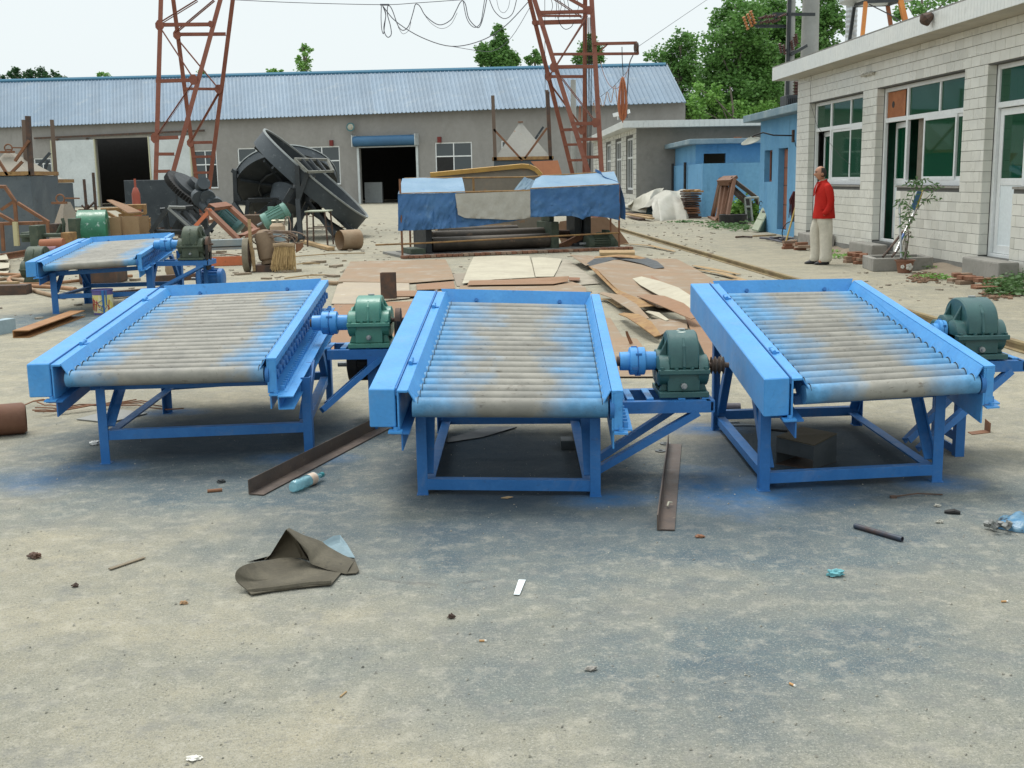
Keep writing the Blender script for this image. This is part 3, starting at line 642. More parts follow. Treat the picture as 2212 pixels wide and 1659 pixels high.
# rooms behind the glass
q = MB(); TW.box(q, .3, TW.len, .1, 3.6, -3.3, -3.2); TW.box(q, .3, TW.len, .1, .2, -3.2, -.3)
for u in (OP[0][1] + .3, OP[1][1] + .3): TW.box(q, u, u + .1, .2, 3.6, -3.2, -.3)
q.build('room_walls', INTG, tb)
FO = -.19                                                # frames are set back in the wall
def frame_box(q, a, b, z0, z1, o0=FO, o1=FO + .06): TW.box(q, a, b, z0, z1, o0, o1)
for i, ((a, b), d) in enumerate(zip(OP, DR)):
    a2 = a + .013
    q = MB()                                             # outer frame, transom bar, door post
    frame_box(q, a2, a2 + .07, DB, HEAD); frame_box(q, b - .07, b - .002, SILL, HEAD); frame_box(q, d - .04, d + .04, DB, HEAD - .07)
    frame_box(q, a2 + .07, b - .07, HEAD - .07, HEAD - .002); frame_box(q, a2 + .07, d - .04, TRS - .05, TRS + .03, FO + .003, FO + .064); frame_box(q, d + .04, b - .07, TRS - .05, TRS + .03, FO + .003, FO + .064)
    frame_box(q, d + .04, b - .07, SILL, SILL + .09, FO + .003, FO + .07); frame_box(q, a2 + .07, d - .04, DB, DB + .05, FO + .003, FO + .057)
    wd = b - d
    mull = d + wd * (.52 if i < 2 else .5); frame_box(q, mull - .025, mull + .025, TRS + .03, HEAD - .07, FO + .004, FO + .055)
    fr = q.build('window_frame', WHITE, tb, bevel=.004)
    q = MB(); frame_box(q, d + .05, mull - .03, TRS + .03, HEAD - .07, FO + .02, FO + .03); q.build('pane', GLASS, fr)
    q = MB(); frame_box(q, mull + .03, b - .075, TRS + .03, HEAD - .07, FO + .02, FO + .03); q.build('pane', GLASS, fr)
    # sliding sashes
    sl_ = [(d + .05, d + wd * .40), (d + wd * .30, d + wd * .80), (d + wd * .78, b - .08)] if i == 1 else [(d + .05, d + wd * .56), (d + wd * .54, b - .08)]
    for j, (s0, s1) in enumerate(sl_):
        if i == 1 and j == 0: continue
        o0 = FO + .015 + .028 * (j % 2); q = MB()
        for u in (s0, s1 - .05): frame_box(q, u, u + .05, SILL + .09, TRS - .05, o0, o0 + .03)
        frame_box(q, s0 + .05, s1 - .05, SILL + .09, SILL + .15, o0, o0 + .03); frame_box(q, s0 + .05, s1 - .05, TRS - .1, TRS - .05, o0, o0 + .03)
        sa = q.build('sash', WHITE, tb, bevel=.003); q = MB(); frame_box(q, s0 + .04, s1 - .04, SILL + .14, TRS - .09, o0 + .012, o0 + .018); q.build('pane', GLASS, sa)
    # transom light over the door
    if i != 1: q = MB(); frame_box(q, a2 + .08, d - .05, TRS + .03, HEAD - .07, FO + .02, FO + .03); q.build('pane', GLASS, fr)
    # door leaf, ajar inwards for the first two, shut for the third
    hx = d - .05; wdt = (d - .05) - (a2 + .08); ang = (radians(8), radians(9), 0)[i]
    dd = (-TW.d * cos(ang) - TW.n * sin(ang)); pn = V((dd.y, -dd.x, 0)); base = TW.at(hx, DB + .055, FO + .012); H_ = TRS - .06 - DB - .055
    def leaf(q, s0, s1, z0, z1, t0_, t1_):
        return q.hexa([base + dd * s0 + pn * t0_ + V((0, 0, z0)), base + dd * s1 + pn * t0_ + V((0, 0, z0)), base + dd * s1 + pn * t1_ + V((0, 0, z0)), base + dd * s0 + pn * t1_ + V((0, 0, z0)),
                       base + dd * s0 + pn * t0_ + V((0, 0, z1)), base + dd * s1 + pn * t0_ + V((0, 0, z1)), base + dd * s1 + pn * t1_ + V((0, 0, z1)), base + dd * s0 + pn * t1_ + V((0, 0, z1))])
    q = MB(); leaf(q, 0, .1, 0, H_, 0, .04); leaf(q, wdt - .1, wdt, 0, H_, 0, .04); leaf(q, .1, wdt - .1, 0, .12, .001, .039); leaf(q, .1, wdt - .1, H_ - .1, H_, .001, .039); leaf(q, .1, wdt - .1, 1.0, 1.1, .001, .039)
    dl_ = q.build('door', WHITE, tb, bevel=.003)
    q = MB(); leaf(q, .1, wdt - .1, .12, 1.0, .012, .026); q.build('panel', WPANEL, dl_); q = MB(); leaf(q, .1, wdt - .1, 1.1, H_ - .1, .014, .022); q.build('pane', GLASS, dl_)
    q = MB(); leaf(q, wdt - .08, wdt - .05, 1.02, 1.16, .04, .06); q.build('handle', ALU, dl_)
# curtain behind the nearest window, pale one in the middle window
def plaid():
    k = NT('green_yellow_plaid_curtain'); x, y, z = k.sep(k.geo.outputs['Position'])
    a = k.ramp(k.math('FRACT', k.math('MULTIPLY', y, 3.1)), .35, .45); b = k.ramp(k.math('FRACT', k.math('MULTIPLY', z, 4.2)), .45, .55)
    c = k.mix(a, (.22, .34, .05), (.04, .16, .07)); c = k.mix(k.math('MULTIPLY', b, .6), c, (.03, .10, .06)); return k.done(c, .9)
def curtain(u0, u1, z0, z1, m_, off=-.32, name='curtain'):
    q = MB(); n_ = 40
    q.grid(lambda a, b: TW.at(u0 + (u1 - u0) * a, z0 + (z1 - z0) * b, off + .025 * sin(a * n_ * .9)), n_, 1, -TW.n * .004); return q.build(name, m_, tb, smooth=True)
curtain(tY(16.9), tY(13.5), 1.0, HEAD, plaid())
curtain(tY(18.95), tY(18.7), SILL, TRS, mat('pale_teal_curtain', (.15, .42, .34), None, 3, .9))
curtain(tY(20.2), tY(19.75), SILL, TRS, mat('grey_brown_curtain', (.30, .27, .22), (.24, .21, .17), 9, .9), -.24)
q = MB(); TW.box(q, tY(18.9), tY(17.9), 1.98, 2.01, -.6, -.58); q.build('curtain_rail', ALU, tb)
# rusty board in the transom beside the middle door
a, d = OP[1][0] + .1, DR[1] - .05
q = MB(); nseg = 20; cu, cz, ru, rz_ = a + .27, (TRS + HEAD) / 2 - .02, .055, .075
q.hexa([TW.at(a, TRS + .03, FO + .02), TW.at(d - .12, TRS + .03, FO + .02), TW.at(d - .12, TRS + .03, FO + .03), TW.at(a, TRS + .03, FO + .03), TW.at(a, HEAD - .08, FO + .02), TW.at(d - .12, HEAD - .08, FO + .02), TW.at(d - .12, HEAD - .08, FO + .03), TW.at(a, HEAD - .08, FO + .03)])
bo = q.build('board', mat('orange_rust_board', (.36, .13, .045), (.28, .10, .04), 4, .7), tb)
q = MB(); q.lathe([(.06, 0), (.06, .004)], TW.at(cu, cz, FO + .03), TW.n, 20); q.build('flue_hole', BLACK, bo, smooth=True)
# tied white rag and hooks on the wall
z4 = Zm(2500, 0, 1148)
u, z = TW.px(z4(1115, 520)); u2, _ = TW.px(z4(1195, 515))
q = MB(); q.tube([TW.at(u + (u2 - u) * t, z + .015 * sin(t * 18), .05) for t in [i / 8 for i in range(9)]], .03, 7); one('cable_knot', SHEETW, q, 'small tied bundle of white cable on the tiled wall above the windows', 'cable')
u, z = TW.px(z4(1590, 120), .5); q = MB(); q.lathe([(.05, 0), (.11, .14), (.04, .2)], TW.at(u, z + .04, .52), TW.n * .8 + V((0, 0, -.5)), 10); one('roof_spout', RUSTD, q, 'dark drain spout poking out of the white tiled roof edge', 'spout')
# loose wire hanging down the facade
pts = [z4(700, 400), z4(720, 470), z4(752, 530), z4(745, 600), z4(750, 720), z4(790, 860), z4(860, 960), z4(960, 1080), z4(1020, 1130)]
q = MB(); q.tube([TW.at(*TW.px(p, .05), .05) for p in pts], .004, 5); one('loose_wire', BLACK, q, 'thin black wire straggling down the tiled wall past the far window', 'wire')
# steps
def stepbox(name, x0, x1, y0, y1, z, label, mt=CONC, grp=None):
    q = MB(); q.bx(x0, x1, y0, y1, 0, z); return one(name, mt, q, label, 'step', grp, bevel=.025)
stepbox('door_step', 6.30, 6.73, 23.6, 24.95, .30, 'concrete step at the farthest door of the tiled building', CONC, 'concrete door steps')
stepbox('door_step', 6.55, 6.84, 20.6, 22.0, .26, 'concrete step at the middle open door, behind the trough', CONC, 'concrete door steps')
stepbox('door_step', 6.78, 7.07, 15.75, 17.05, .29, 'nearest and largest concrete step, at the right edge beside stacked bricks', CONC, 'concrete door steps')

# ================================================================ ROLLER MACHINES
def roller_mat(lo):
    """tan bare steel rollers whose ends caught the blue spray"""
    k = NT('roller_steel_with_blue_overspray'); x, y, z = k.sep(k.tc.outputs['Object'])
    at = k.n.new('ShaderNodeAttribute'); at.attribute_name = 'along'; a = at.outputs['Fac']
    tan = k.mix(k.ramp(k.noise(7, 5, .65), .4, .62), (.235, .225, .195), (.30, .285, .245))
    tan = k.mix(k.ramp(k.noise(34, 5, .7, stretch=(.5, 1, 1)), .60, .70, 0, .8), tan, (.10, .08, .06))
    tan = k.mix(k.ramp(k.noise(3, 5, .7), .55, .7, 0, .5), tan, (.17, .165, .15))
    oi = k.n.new('ShaderNodeObjectInfo'); a = k.math('ADD', a, k.math('MULTIPLY', k.math('SUBTRACT', oi.outputs['Random'], .5), .06)); e = k.math('ABSOLUTE', k.math('SUBTRACT', a, .5)); n = k.math('SUBTRACT', k.noise(3.2, 4, .6), .5)
    n2 = k.math('SUBTRACT', k.noise(22, 3, .6, stretch=(1, 4, 1)), .5)
    e = k.math('ADD', e, k.math('ADD', k.math('MULTIPLY', n, .62), k.math('MULTIPLY', n2, .04)))
    bl = k.mix(k.ramp(k.noise(9, 5, .7), .35, .65), (.05, .19, .35), (.11, .33, .58)); c = k.mix(k.ramp(e, lo, .46, 0, .95), tan, bl)
    oi = k.n.new('ShaderNodeObjectInfo'); c = k.mix(k.ramp(oi.outputs['Random'], 0, 1, 0, .22), c, (.02, .02, .02)); c = k.mix(k.ramp(k.noise(45, 5, .7), .62, .70, 0, .6), c, (.07, .055, .04))
    k.bump(k.noise(60, 4), .12, .004)
    return k.done(c, .55, 0, .3)
ROLLERS = {True: roller_mat(.24), False: roller_mat(.12)}

class Deck:
    """frame of a roller machine: u across, v along (metres), w height above its top plane"""
    def __init__(s, NL, NR, FL, FR):
        s.c = [V(q) for q in (NL, NR, FL, FR)]; s.W = (s.c[1] - s.c[0]).length; s.L = (s.c[2] - s.c[0]).length
    def __call__(s, u, v, w=0.0):
        a, b = u / s.W, v / s.L; p = s.c[0] * (1 - a) * (1 - b) + s.c[1] * a * (1 - b) + s.c[2] * (1 - a) * b + s.c[3] * a * b
        return p + V((0, 0, w))
    def box(s, mb, u0, u1, v0, v1, w0, w1):
        return mb.hexa([s(u0, v0, w0), s(u1, v0, w0), s(u1, v1, w0), s(u0, v1, w0), s(u0, v0, w1), s(u1, v0, w1), s(u1, v1, w1), s(u0, v1, w1)])

def gearbox(name, c, wx, dy, hb, ht, paint, label, group, rz=0, pulley=None, far_bosses=False, sticker=False):
    """parallel shaft reducer: base box, split flange, arched cover with ribs, bearing bosses, feet; c = centre of its foot"""
    t = thing(name, c, label, 'gearbox', group, rz)
    def put(nm, q, m=paint, par=t, sm=False, bv=.004):
        me = q.mesh(nm, m, None, sm, bv); o = link(nm, me, par); return o
    x, y = wx / 2, dy / 2
    q = MB(); q.bx(-x * .62, x * .62, -y * .86, y * .86, .03, hb); q.bx(-x * .95, x * .95, -y, y, 0, .028)
    for sx in (-1, 1):
        for yy in (-.6, .6): q.hexa([V((sx * x * .62, yy * y - .012, .028)), V((sx * x * .92, yy * y - .012, .028)), V((sx * x * .92, yy * y + .012, .028)), V((sx * x * .62, yy * y + .012, .028)),
                                     V((sx * x * .62, yy * y - .012, hb)), V((sx * x * .66, yy * y - .012, hb)), V((sx * x * .66, yy * y + .012, hb)), V((sx * x * .62, yy * y + .012, hb))])
    put('base', q)
    q = MB(); q.bx(-x * .98, x * .98, -y * 1.02, y * 1.02, hb - .012, hb + .014); put('split_flange', q)
    # arched cover
    n = 18; hz = ht - hb - .014; arc = [(-y * .92 * cos(pi * i / n) * (1 if i < n / 2 else 1), (hb + .015) + hz * (sin(pi * i / n) ** .62)) for i in range(n + 1)]
    q = MB(); vs = [V((-x * .58, a, b)) for a, b in arc] + [V((x * .58, a, b)) for a, b in arc]; m_ = n + 1
    q.add(vs, [(i, i + 1, m_ + i + 1, m_ + i) for i in range(n)] + [tuple(range(m_)), tuple(range(2 * m_ - 1, m_ - 1, -1)), (0, m_, 2 * m_ - 1, m_ - 1)]); put('cover', q, sm=True, bv=.008)
    q = MB()
    for yy, rr in ((y * .38, .34), (-y * .42, .30)) + (((y * 1.0, .2),) if far_bosses else ()):
        r = wx * rr
        for sx in (-1, 1): q = MB().lathe([(r, 0), (r, x * .36), (r * .8, x * .42)], V((sx * x * .56, yy, hb)), (sx, 0, 0), 20); put('bearing_boss', q, sm=True, bv=0)
    q = MB()
    for sx in (-1, 1):
        for yy in (y * .4, -y * .4):
            q.slab([V((sx * x * .58, yy, hb + .01)), V((sx * x * .98, yy, hb + .02)), V((sx * x * .97, yy, hb + hz * .3)), V((sx * x * .58, yy, hb + hz * .9))], (0, .014, 0))
    put('side_ribs', q)['kind'] = 'stuff'; q = MB().slab([V((-.008, -y * .93, hb)), V((-.008, -y * 1.0, hb + .03)), V((-.008, -y * .86, hb + hz * .72)), V((-.008, -y * .6, hb + hz * .95)), V((-.008, -y * .5, hb + hz * .8))], (.016, 0, 0)); put('rib', q)
    bm_ = MB().lathe([(.011, 0), (.011, .012)], (0, 0, 0), (0, 0, 1), 6).mesh('bolt', paint)
    for sx in (-.84, -.3, .3, .84):
        for yy in (-.95, .95): link('bolt', bm_, t, (sx * x, yy * y, hb + .014))
    q = MB(); q.lathe([(.016, 0), (.016, .018), (.009, .02), (.009, .035)], (0, -y * .86, hb * .45), (0, -1, 0), 8); put('drain_plug', q, STEEL, sm=False, bv=0)
    q = MB(); q.lathe([(.02, 0), (.02, .012)], (x * .05, y * .1, ht - .004), (0, 0, 1), 12); put('breather', q, STEEL, bv=0)
    if sticker: q = MB(); q.lathe([(.028, 0), (.028, .002)], (0, -y * .12, ht - .003), (0, -.12, 1), 14); put('sticker', q, mat('white_sticker', (.75, .78, .7), None, 3, .6), bv=0)
    if pulley:
        kind, r = pulley; y0 = -y * .42; x0 = x * .9
        q = MB(); q.lathe([(.014, 0), (.014, .12)], (x0, y0, hb + .02), (1, 0, 0), 10); s_ = put('shaft', q, RUSTD, bv=0)
        q = MB()
        if kind == 'v':
            pr = []
            for i in range(3): pr += [(r, i * .022 + .03), (r * .68, i * .022 + .036), (r * .68, i * .022 + .040), (r, i * .022 + .048)]
            q.lathe(pr, (x0, y0, hb + .02), (1, 0, 0), 24)
        else: q.lathe([(r * .3, .04), (r, .042), (r, .075), (r * .3, .078)], (x0, y0, hb + .02), (1, 0, 0), 24)
        pm = put('pulley', q, RUSTD, sm=True, bv=0)
        if kind == 'belt':
            q = MB(); q.tube([V((x0 + .058, y0 - r * .95, hb + .02)), V((x0 + .055, y0 - r, hb - .15)), V((x0 + .05, y0 - .06, hb - .30))], .02, 4); q.tube([V((x0 + .058, y0 + r * .95, hb + .02)), V((x0 + .055, y0 + r * .7, hb - .15)), V((x0 + .05, y0 + .03, hb - .30))], .02, 4); put('belt', q, BLACK, bv=0)
    return t

def roller_machine(name, D, legs, bar_z, nroll, label, side='right', bracket=None, gear=None, leg_w=.045, post=False, front_low=True, big_front=True, outer=False, po=.12):
    """D deck; legs = ground corner points FL, FR, BL, BR"""
    W_, L_ = D.W, D.L
    t = thing(name, V((legs[0][0], legs[0][1], 0)), label, 'roller machine', 'blue roller screening machines in the yard')
    # cover box along the left
    q = MB(); D.box(q, 0, .125, 0, L_, -.185, 0); q.build('side_cover', BLUE, t, bevel=.005)
    q = MB(); D.box(q, .127, .132, .0, L_, -.03, .004); q.build('cover_seam', mat('seam_shadow_paint', (.04, .16, .4), None, 3), t)
    # left rail: channel with its flange on top
    q = MB(); D.box(q, .133, .185, -.005, L_, -.016, -.004); D.box(q, .133, .142, -.005, L_, -.2, -.016); q.build('side_rail', BLUE, t, bevel=.002)
    hm = MB()
    for v in (.36 * L_ * .55, L_ * .78):
        h = MB(); a = D(.150, v, .006); b = D(.150, v + .055, .006); h.cyl(a, b, .011, 10); h.cyl(D(.150, v + .062, .006), D(.150, v + .085, .006), .011, 10); h.box(D(.165, v + .04, -.002), (.03, .05, .006)); h.build('hinge', BLUE, t, smooth=True)
    # slanted inner plates along both sides
    ui, uo = .205, W_ - .058
    for s_, (ut, ub) in ((-1, (.182, .235)), (1, (uo, uo - .05))):
        q = MB(); th = .004 * (1 if s_ < 0 else -1)
        pts = [D(ut, -.0, -.004), D(ut, L_, -.004), D(ub, L_, -.10), D(ub, .09, -.10), D(ub - s_ * -.004, .0, -.085)]
        q.slab(pts, V((th, 0, .002))); q.build('side_plate', BLUE, t)
    # right rail: top flange and web with bearing housings outside
    q = MB(); D.box(q, W_ - .055, W_, -.005, L_ + .01, -.014, 0); D.box(q, W_ - .012, W_, -.005, L_ + .01, -.045, -.014); D.box(q, W_ - .055, W_ - .045, -.005, L_ + .01, -.195, -.014)
    D.box(q, W_ - .045, W_ - .004, -.006, .008, -.19, -.014); q.build('side_rail', BLUE, t, bevel=.002)
    pitch = (L_ - .12) / (nroll - 1); rr = min(.042, pitch * .405)
    hb = MB(); nb = MB()
    for i in range(nroll):
        v = .05 + i * pitch
        h = MB(); D.box(h, W_ - .044, W_ - .016, v - pitch * .36, v + pitch * .36, -.15, -.055); h.lathe([(.026, 0), (.022, .016)], D(W_ - .016, v, -.10), (1, 0, 0), 12)
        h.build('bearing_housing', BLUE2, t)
    D.box(nb, W_ - .05, W_ + .045, .02, L_ - .05, -.203, -.195)
    D.box(nb, W_ - .05, W_ - .042, .02, L_ - .05, -.29, -.203); nb.build('lower_angle', BLUE, t)
    bolt = MB()
    for i in range(nroll * 2):
        v = .06 + i * pitch * .48; b = D(W_ + .015, v, -.195); bolt.box(b + V((0, 0, .012)), (.022, .02, .024))
    bolt.build('bolt_row', BLUE, t)['kind'] = 'stuff'
    q = MB(); D.box(q, .10, .19, -.03, L_ - .05, -.208, -.2); D.box(q, .150, .158, -.02, L_ - .05, -.29, -.208); q.build('lower_angle', BLUE2, t)
    for u in (.125, W_ - .01):
        q = MB(); q.lathe([(.012, 0), (.012, .02)], D(u, -.012, -.2), (0, 0, 1), 6); D.box(q, u - .035, u + .03, -.035, .01, -.203, -.195); q.build('foot_bolt', BLUE, t)
    # bearing block behind the front roller
    q = MB(); q.lathe([(.05, 0), (.05, .02)], D(W_ - .044, .03, -.10), (-1, 0, 0), 16); q.build('front_bearing', BLUE2, t, smooth=True)
    if outer: q = MB(); q.chan(D(W_ + .05, -.06, -.235), D(W_ + .05, L_ - .3, -.235), .085, .075, .006, (0, 0, 1), -1); q.build('longeron', BLUE, t)
    hl_ = MB()
    for i in range(nroll):
        for u in (.229, W_ - .101): hl_.lathe([(rr * 1.04, 0), (rr * 1.04, .002)], D(u, .035 + i * pitch, -.045 - rr), (1, 0, 0), 12)
    o = hl_.build('roller_hole_dark', BLACK, t); o['kind'] = 'stuff'  # black discs paint the dark of the holes at the roller ends
    # rollers
    ra, rb = .222, W_ - .094
    for i in range(nroll):
        v = .035 + i * pitch; w = -.05 - rr if i else -.055 - rr
        a, b = D(ra - .02, v, w), D(rb + .02, v, w); r_ = rr * (1.12 if i == 0 and big_front else 1.0)
        q = MB(); seg = 12; ln = (b - a).length
        q.lathe([(r_, ln * j / seg) for j in range(seg + 1)], a, b - a, 18)
        me = q.mesh('roller', ROLLERS[W_ > 1.25], Matrix.Translation(-V(t.location)), True)
        at = me.attributes.new('along', 'FLOAT', 'POINT'); off = V(t.location); ax = (b - a).normalized()
        for j, p in enumerate(me.vertices): at.data[j].value = (p.co + off - a).dot(ax) / ln
        link('roller', me, t)
    # back plate with two bolts
    q = MB(); q.slab([D(.20, L_ - .02, -.10), D(W_ - .09, L_ - .02, -.10), D(W_ - .055, L_ + .03, .008), D(.155, L_ + .03, .008)], V((0, .005, 0))); bp = q.build('end_plate', BLUE, t)
    for u in (.24 * W_ + .1, .78 * W_):
        q = MB(); q.lathe([(.013, 0), (.013, .015)], D(u, L_ + .0, -.055), (0, -1, .4), 6); q.build('bolt', BLUE2, bp)
    # inner long members under the deck
    q = MB(); D.box(q, .23, W_ - .1, .30, .35, -.235, -.19); D.box(q, .23, W_ - .1, L_ - .4, L_ - .35, -.235, -.19); D.box(q, .2, W_ - .06, L_ * .5, L_ * .5 + .05, -.235, -.19); q.build('cross_member', BLUE2, t)
    # legs and stand
    FLg, FRg, BLg, BRg = [V((p[0], p[1], 0)) for p in legs]
    def deckz(p):
        a = D.c[0]; b = D.c[2]; v = (p.y - a.y) / (b.y - a.y); al = (p.x - a.x) / W_
        return (a.z * (1 - v) + b.z * v) * (1 - al) + (D.c[1].z * (1 - v) + D.c[3].z * v) * al
    for i, p in enumerate((FLg, FRg, BLg, BRg)):
        z = deckz(p) - .19; s = 1 if i in (0, 2) else -1; s2 = 1 if i < 2 else -1
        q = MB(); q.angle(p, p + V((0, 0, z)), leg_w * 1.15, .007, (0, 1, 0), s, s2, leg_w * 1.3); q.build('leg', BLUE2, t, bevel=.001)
        q = MB(); q.box(p + V((s * leg_w * .55, s2 * .02, .002)), (leg_w * 1.3, .06, .004)); q.build('foot_plate', BLUE2, t)
    def bar(a, b, w=.045, h=.05, nm='stretcher'):
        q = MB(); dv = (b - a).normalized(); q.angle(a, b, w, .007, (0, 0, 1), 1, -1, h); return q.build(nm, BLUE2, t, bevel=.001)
    z0 = bar_z
    bar(FLg + V((.02, .004, z0)), FRg + V((-.02, .004, z0)), .05, .055); bar(BLg + V((.02, 0, z0 + .02)), BRg + V((-.02, 0, z0 + .02)), .05, .055)
    bar(BLg + V((.028, -.02, z0 - .01)), FLg + V((.028, .02, z0 - .01)), .055, .045); bar(FRg + V((-.028, .02, z0 - .01)), BRg + V((-.028, -.02, z0 - .01)), .055, .045)
    for p, s2, sx in ((FLg, 1, 1), (FRg, 1, -1), (BLg, -1, 1), (BRg, -1, -1)):
        e = p + V((sx * .03, s2 * .36, 0)); q = MB(); q.beam(p + V((sx * .03, s2 * .04, z0 + .02)), e + V((0, 0, deckz(e) - .2)), .008, .055, (0, 1, 0)); q.build('brace', BLUE2, t)
        q = MB(); q.beam(p + V((sx * .055, s2 * .04, z0 + .02)), e + V((sx * .025, 0, deckz(e) - .2)), .05, .008, (0, 1, 0)); q.build('brace', BLUE2, t)
    # gearbox bracket on the right
    if bracket:
        y0, y1, xo, zt, ybr = bracket; xi = D.c[1].x - .03 if side == 'right' else 0
        xi = FRg.x
        for yy in (y0, y1):
            q = MB(); q.chan(V((xi, yy, zt - .03)), V((xo, yy, zt - .03)), .045, .06, .007, (0, 0, 1)); q.build('bracket_channel', BLUE2, t)
        for xx in (xo - .02, xo - .14, xo - .3, xo - .4):
            q = MB(); q.box(V((xx, (y0 + y1) / 2, zt + .004)), (.035, y1 - y0 - .05, .008)); q.build('bracket_crossbar', BLUE, t)
        q = MB(); q.chan(V((xo, y0 - .02, zt - .03)), V((xo, y1 + .02, zt - .03)), .04, .06, .007, (0, 0, 1)); q.build('bracket_channel', BLUE2, t)
        for yy, yb in ((y0, ybr), (y1, ybr + .2)):
            q = MB(); q.chan(V((FRg.x + .0, yb, bar_z)), V((xo - .06, yy, zt - .06)), .035, .05, .007, (0, 1, 0)); q.build('bracket_strut', BLUE2, t)
        if post:
            for yy in (y0, y1):
                q = MB(); q.chan(V((xo - po, yy, 0)), V((xo - po, yy, zt - .06)), .05, .05, .007, (0, 1, 0)); q.build('bracket_post', BLUE2, t)
            q = MB(); q.beam(V((xo - po, y0, .1)), V((xo - po, y1, .1)), .01, .05); q.beam(V((xo - po, y0, .02)), V((xo - po, y1, .02)), .01, .05); q.build('bracket_tie', BLUE2, t)
    return t

def coupling(c0, c1, r, label, name='shaft_coupling'):
    """jaw coupling between a machine's drive shaft and its gearbox"""
    t = thing(name, (c0 + c1) / 2, label, 'coupling', 'blue shaft couplings beside the machines'); d = c1 - c0; L = d.length; ax = d.normalized()
    def ln(nm, pr, m=BLUE):
        q = MB(); q.lathe(pr, c0, ax, 28); return q.build(nm, m, t, smooth=True, bevel=0)
    ln('hub', [(r * .35, -.015), (r * .35, 0)], RUSTD); ln('hub', [(r * .66, 0), (r * .68, L * .26)]); ln('jaw_disc', [(r * .9, L * .26), (r, L * .28), (r, L * .46), (r * .97, L * .465)])
    ln('rubber_ring', [(r * .95, L * .465), (r * .95, L * .50)], BLUE2); ln('jaw_disc', [(r * .97, L * .50), (r, L * .505), (r, L * .68), (r * .9, L * .70)]); ln('hub', [(r * .68, L * .70), (r * .66, L)]); ln('hub', [(r * .35, L), (r * .35, L + .05)], RUSTD)
    x, y, z = frame(c0, c1)
    for k_ in range(6):
        a = k_ * pi / 3 + .4; q = MB(); p = c0 + ax * (L * (.40 if k_ % 2 else .5)) + (x * cos(a) + y * sin(a)) * r * .985
        q.box(p, (L * .16, .012, .012)); q.build('jaw', BLUE2, t)

C = Deck((-.677, 5.25, .590), (.524, 5.25, .562), (-.604, 7.35, .850), (.579, 7.35, .803))
Rm = Deck((1.199, 5.30, .594), (2.335, 5.40, .625), (1.176, 7.40, .859), (2.299, 7.40, .858))
Lm = Deck((-2.641, 6.10, .605), (-1.284, 6.12, .614), (-2.70, 8.30, .810), (-1.33, 8.30, .848))
Fm = Deck((-5.873, 13.8, .665), (-4.52, 14.0, .725), (-5.996, 15.9, .842), (-4.67, 15.95, .894))
roller_machine('roller_screen', C, [(-.482, 5.50), (.428, 5.41), (-.47, 6.95), (.44, 6.9)], .08, 20, 'middle blue roller machine seen end on with its deck sloping to the viewer', bracket=(5.62, 5.95, 1.0, .435, 5.62))
roller_machine('roller_screen', Rm, [(1.221, 5.457), (2.172, 5.567), (1.234, 6.893), (2.175, 6.95)], .09, 20, 'right blue roller machine with flat side cover towards the middle and dark box beneath', bracket=(6.1, 6.42, 2.78, .53, 5.9), post=True, po=.32)
roller_machine('roller_screen', Lm, [(-2.34, 6.265), (-1.156, 6.388), (-2.408, 7.715), (-1.29, 8.05)], .19, 22, 'left blue roller machine, widest deck, tan rollers and bearing blocks along its right side', bracket=(7.05, 7.35, -.76, .515, 6.75), post=True, outer=True)
roller_machine('roller_screen', Fm, [(-5.70, 14.07), (-4.5, 14.3), (-5.73, 15.31), (-4.45, 15.5)], .24, 22, 'small looking blue roller machine farthest back on the left, above a paint bucket', bracket=(14.5, 14.85, -3.85, .60, 14.3), leg_w=.07, post=True)
gearbox('gearbox', (.872, 5.79, .444), .265, .30, .13, .325, TEAL, 'dark teal gearbox with grooved black pulley beside the middle roller machine', 'gearboxes driving the roller machines', pulley=('v', .045), sticker=True)
gearbox('gearbox', (-.893, 7.2, .523), .275, .32, .145, .315, GREEN, 'light green gearbox with flat wheel between the left and middle machines', 'gearboxes driving the roller machines', pulley=('belt', .075))
gearbox('gearbox', (2.56, 6.27, .538), .29, .38, .12, .32, TEAL, 'dark green gearbox with extra round bosses beside the right roller machine', 'gearboxes driving the roller machines', far_bosses=True)
gearbox('gearbox', (-4.06, 14.68, .61), .34, .42, .17, .42, OLIVE, 'dusty olive gearbox on the farthest roller machine at left', 'gearboxes driving the roller machines', pulley=('belt', .1))
coupling(V((.56, 5.80, .612)), V((.745, 5.80, .612)), .072, 'blue two part coupling joining middle machine to dark teal gearbox')
coupling(V((-1.265, 7.2, .668)), V((-1.035, 7.2, .668)), .073, 'blue coupling joining left machine to light green gearbox')
coupling(V((2.345, 6.27, .675)), V((2.44, 6.27, .665)), .066, 'blue coupling half hidden behind the rail of the right machine')
coupling(V((-4.56, 14.68, .80)), V((-4.24, 14.68, .80)), .085, 'blue coupling on the farthest roller machine')
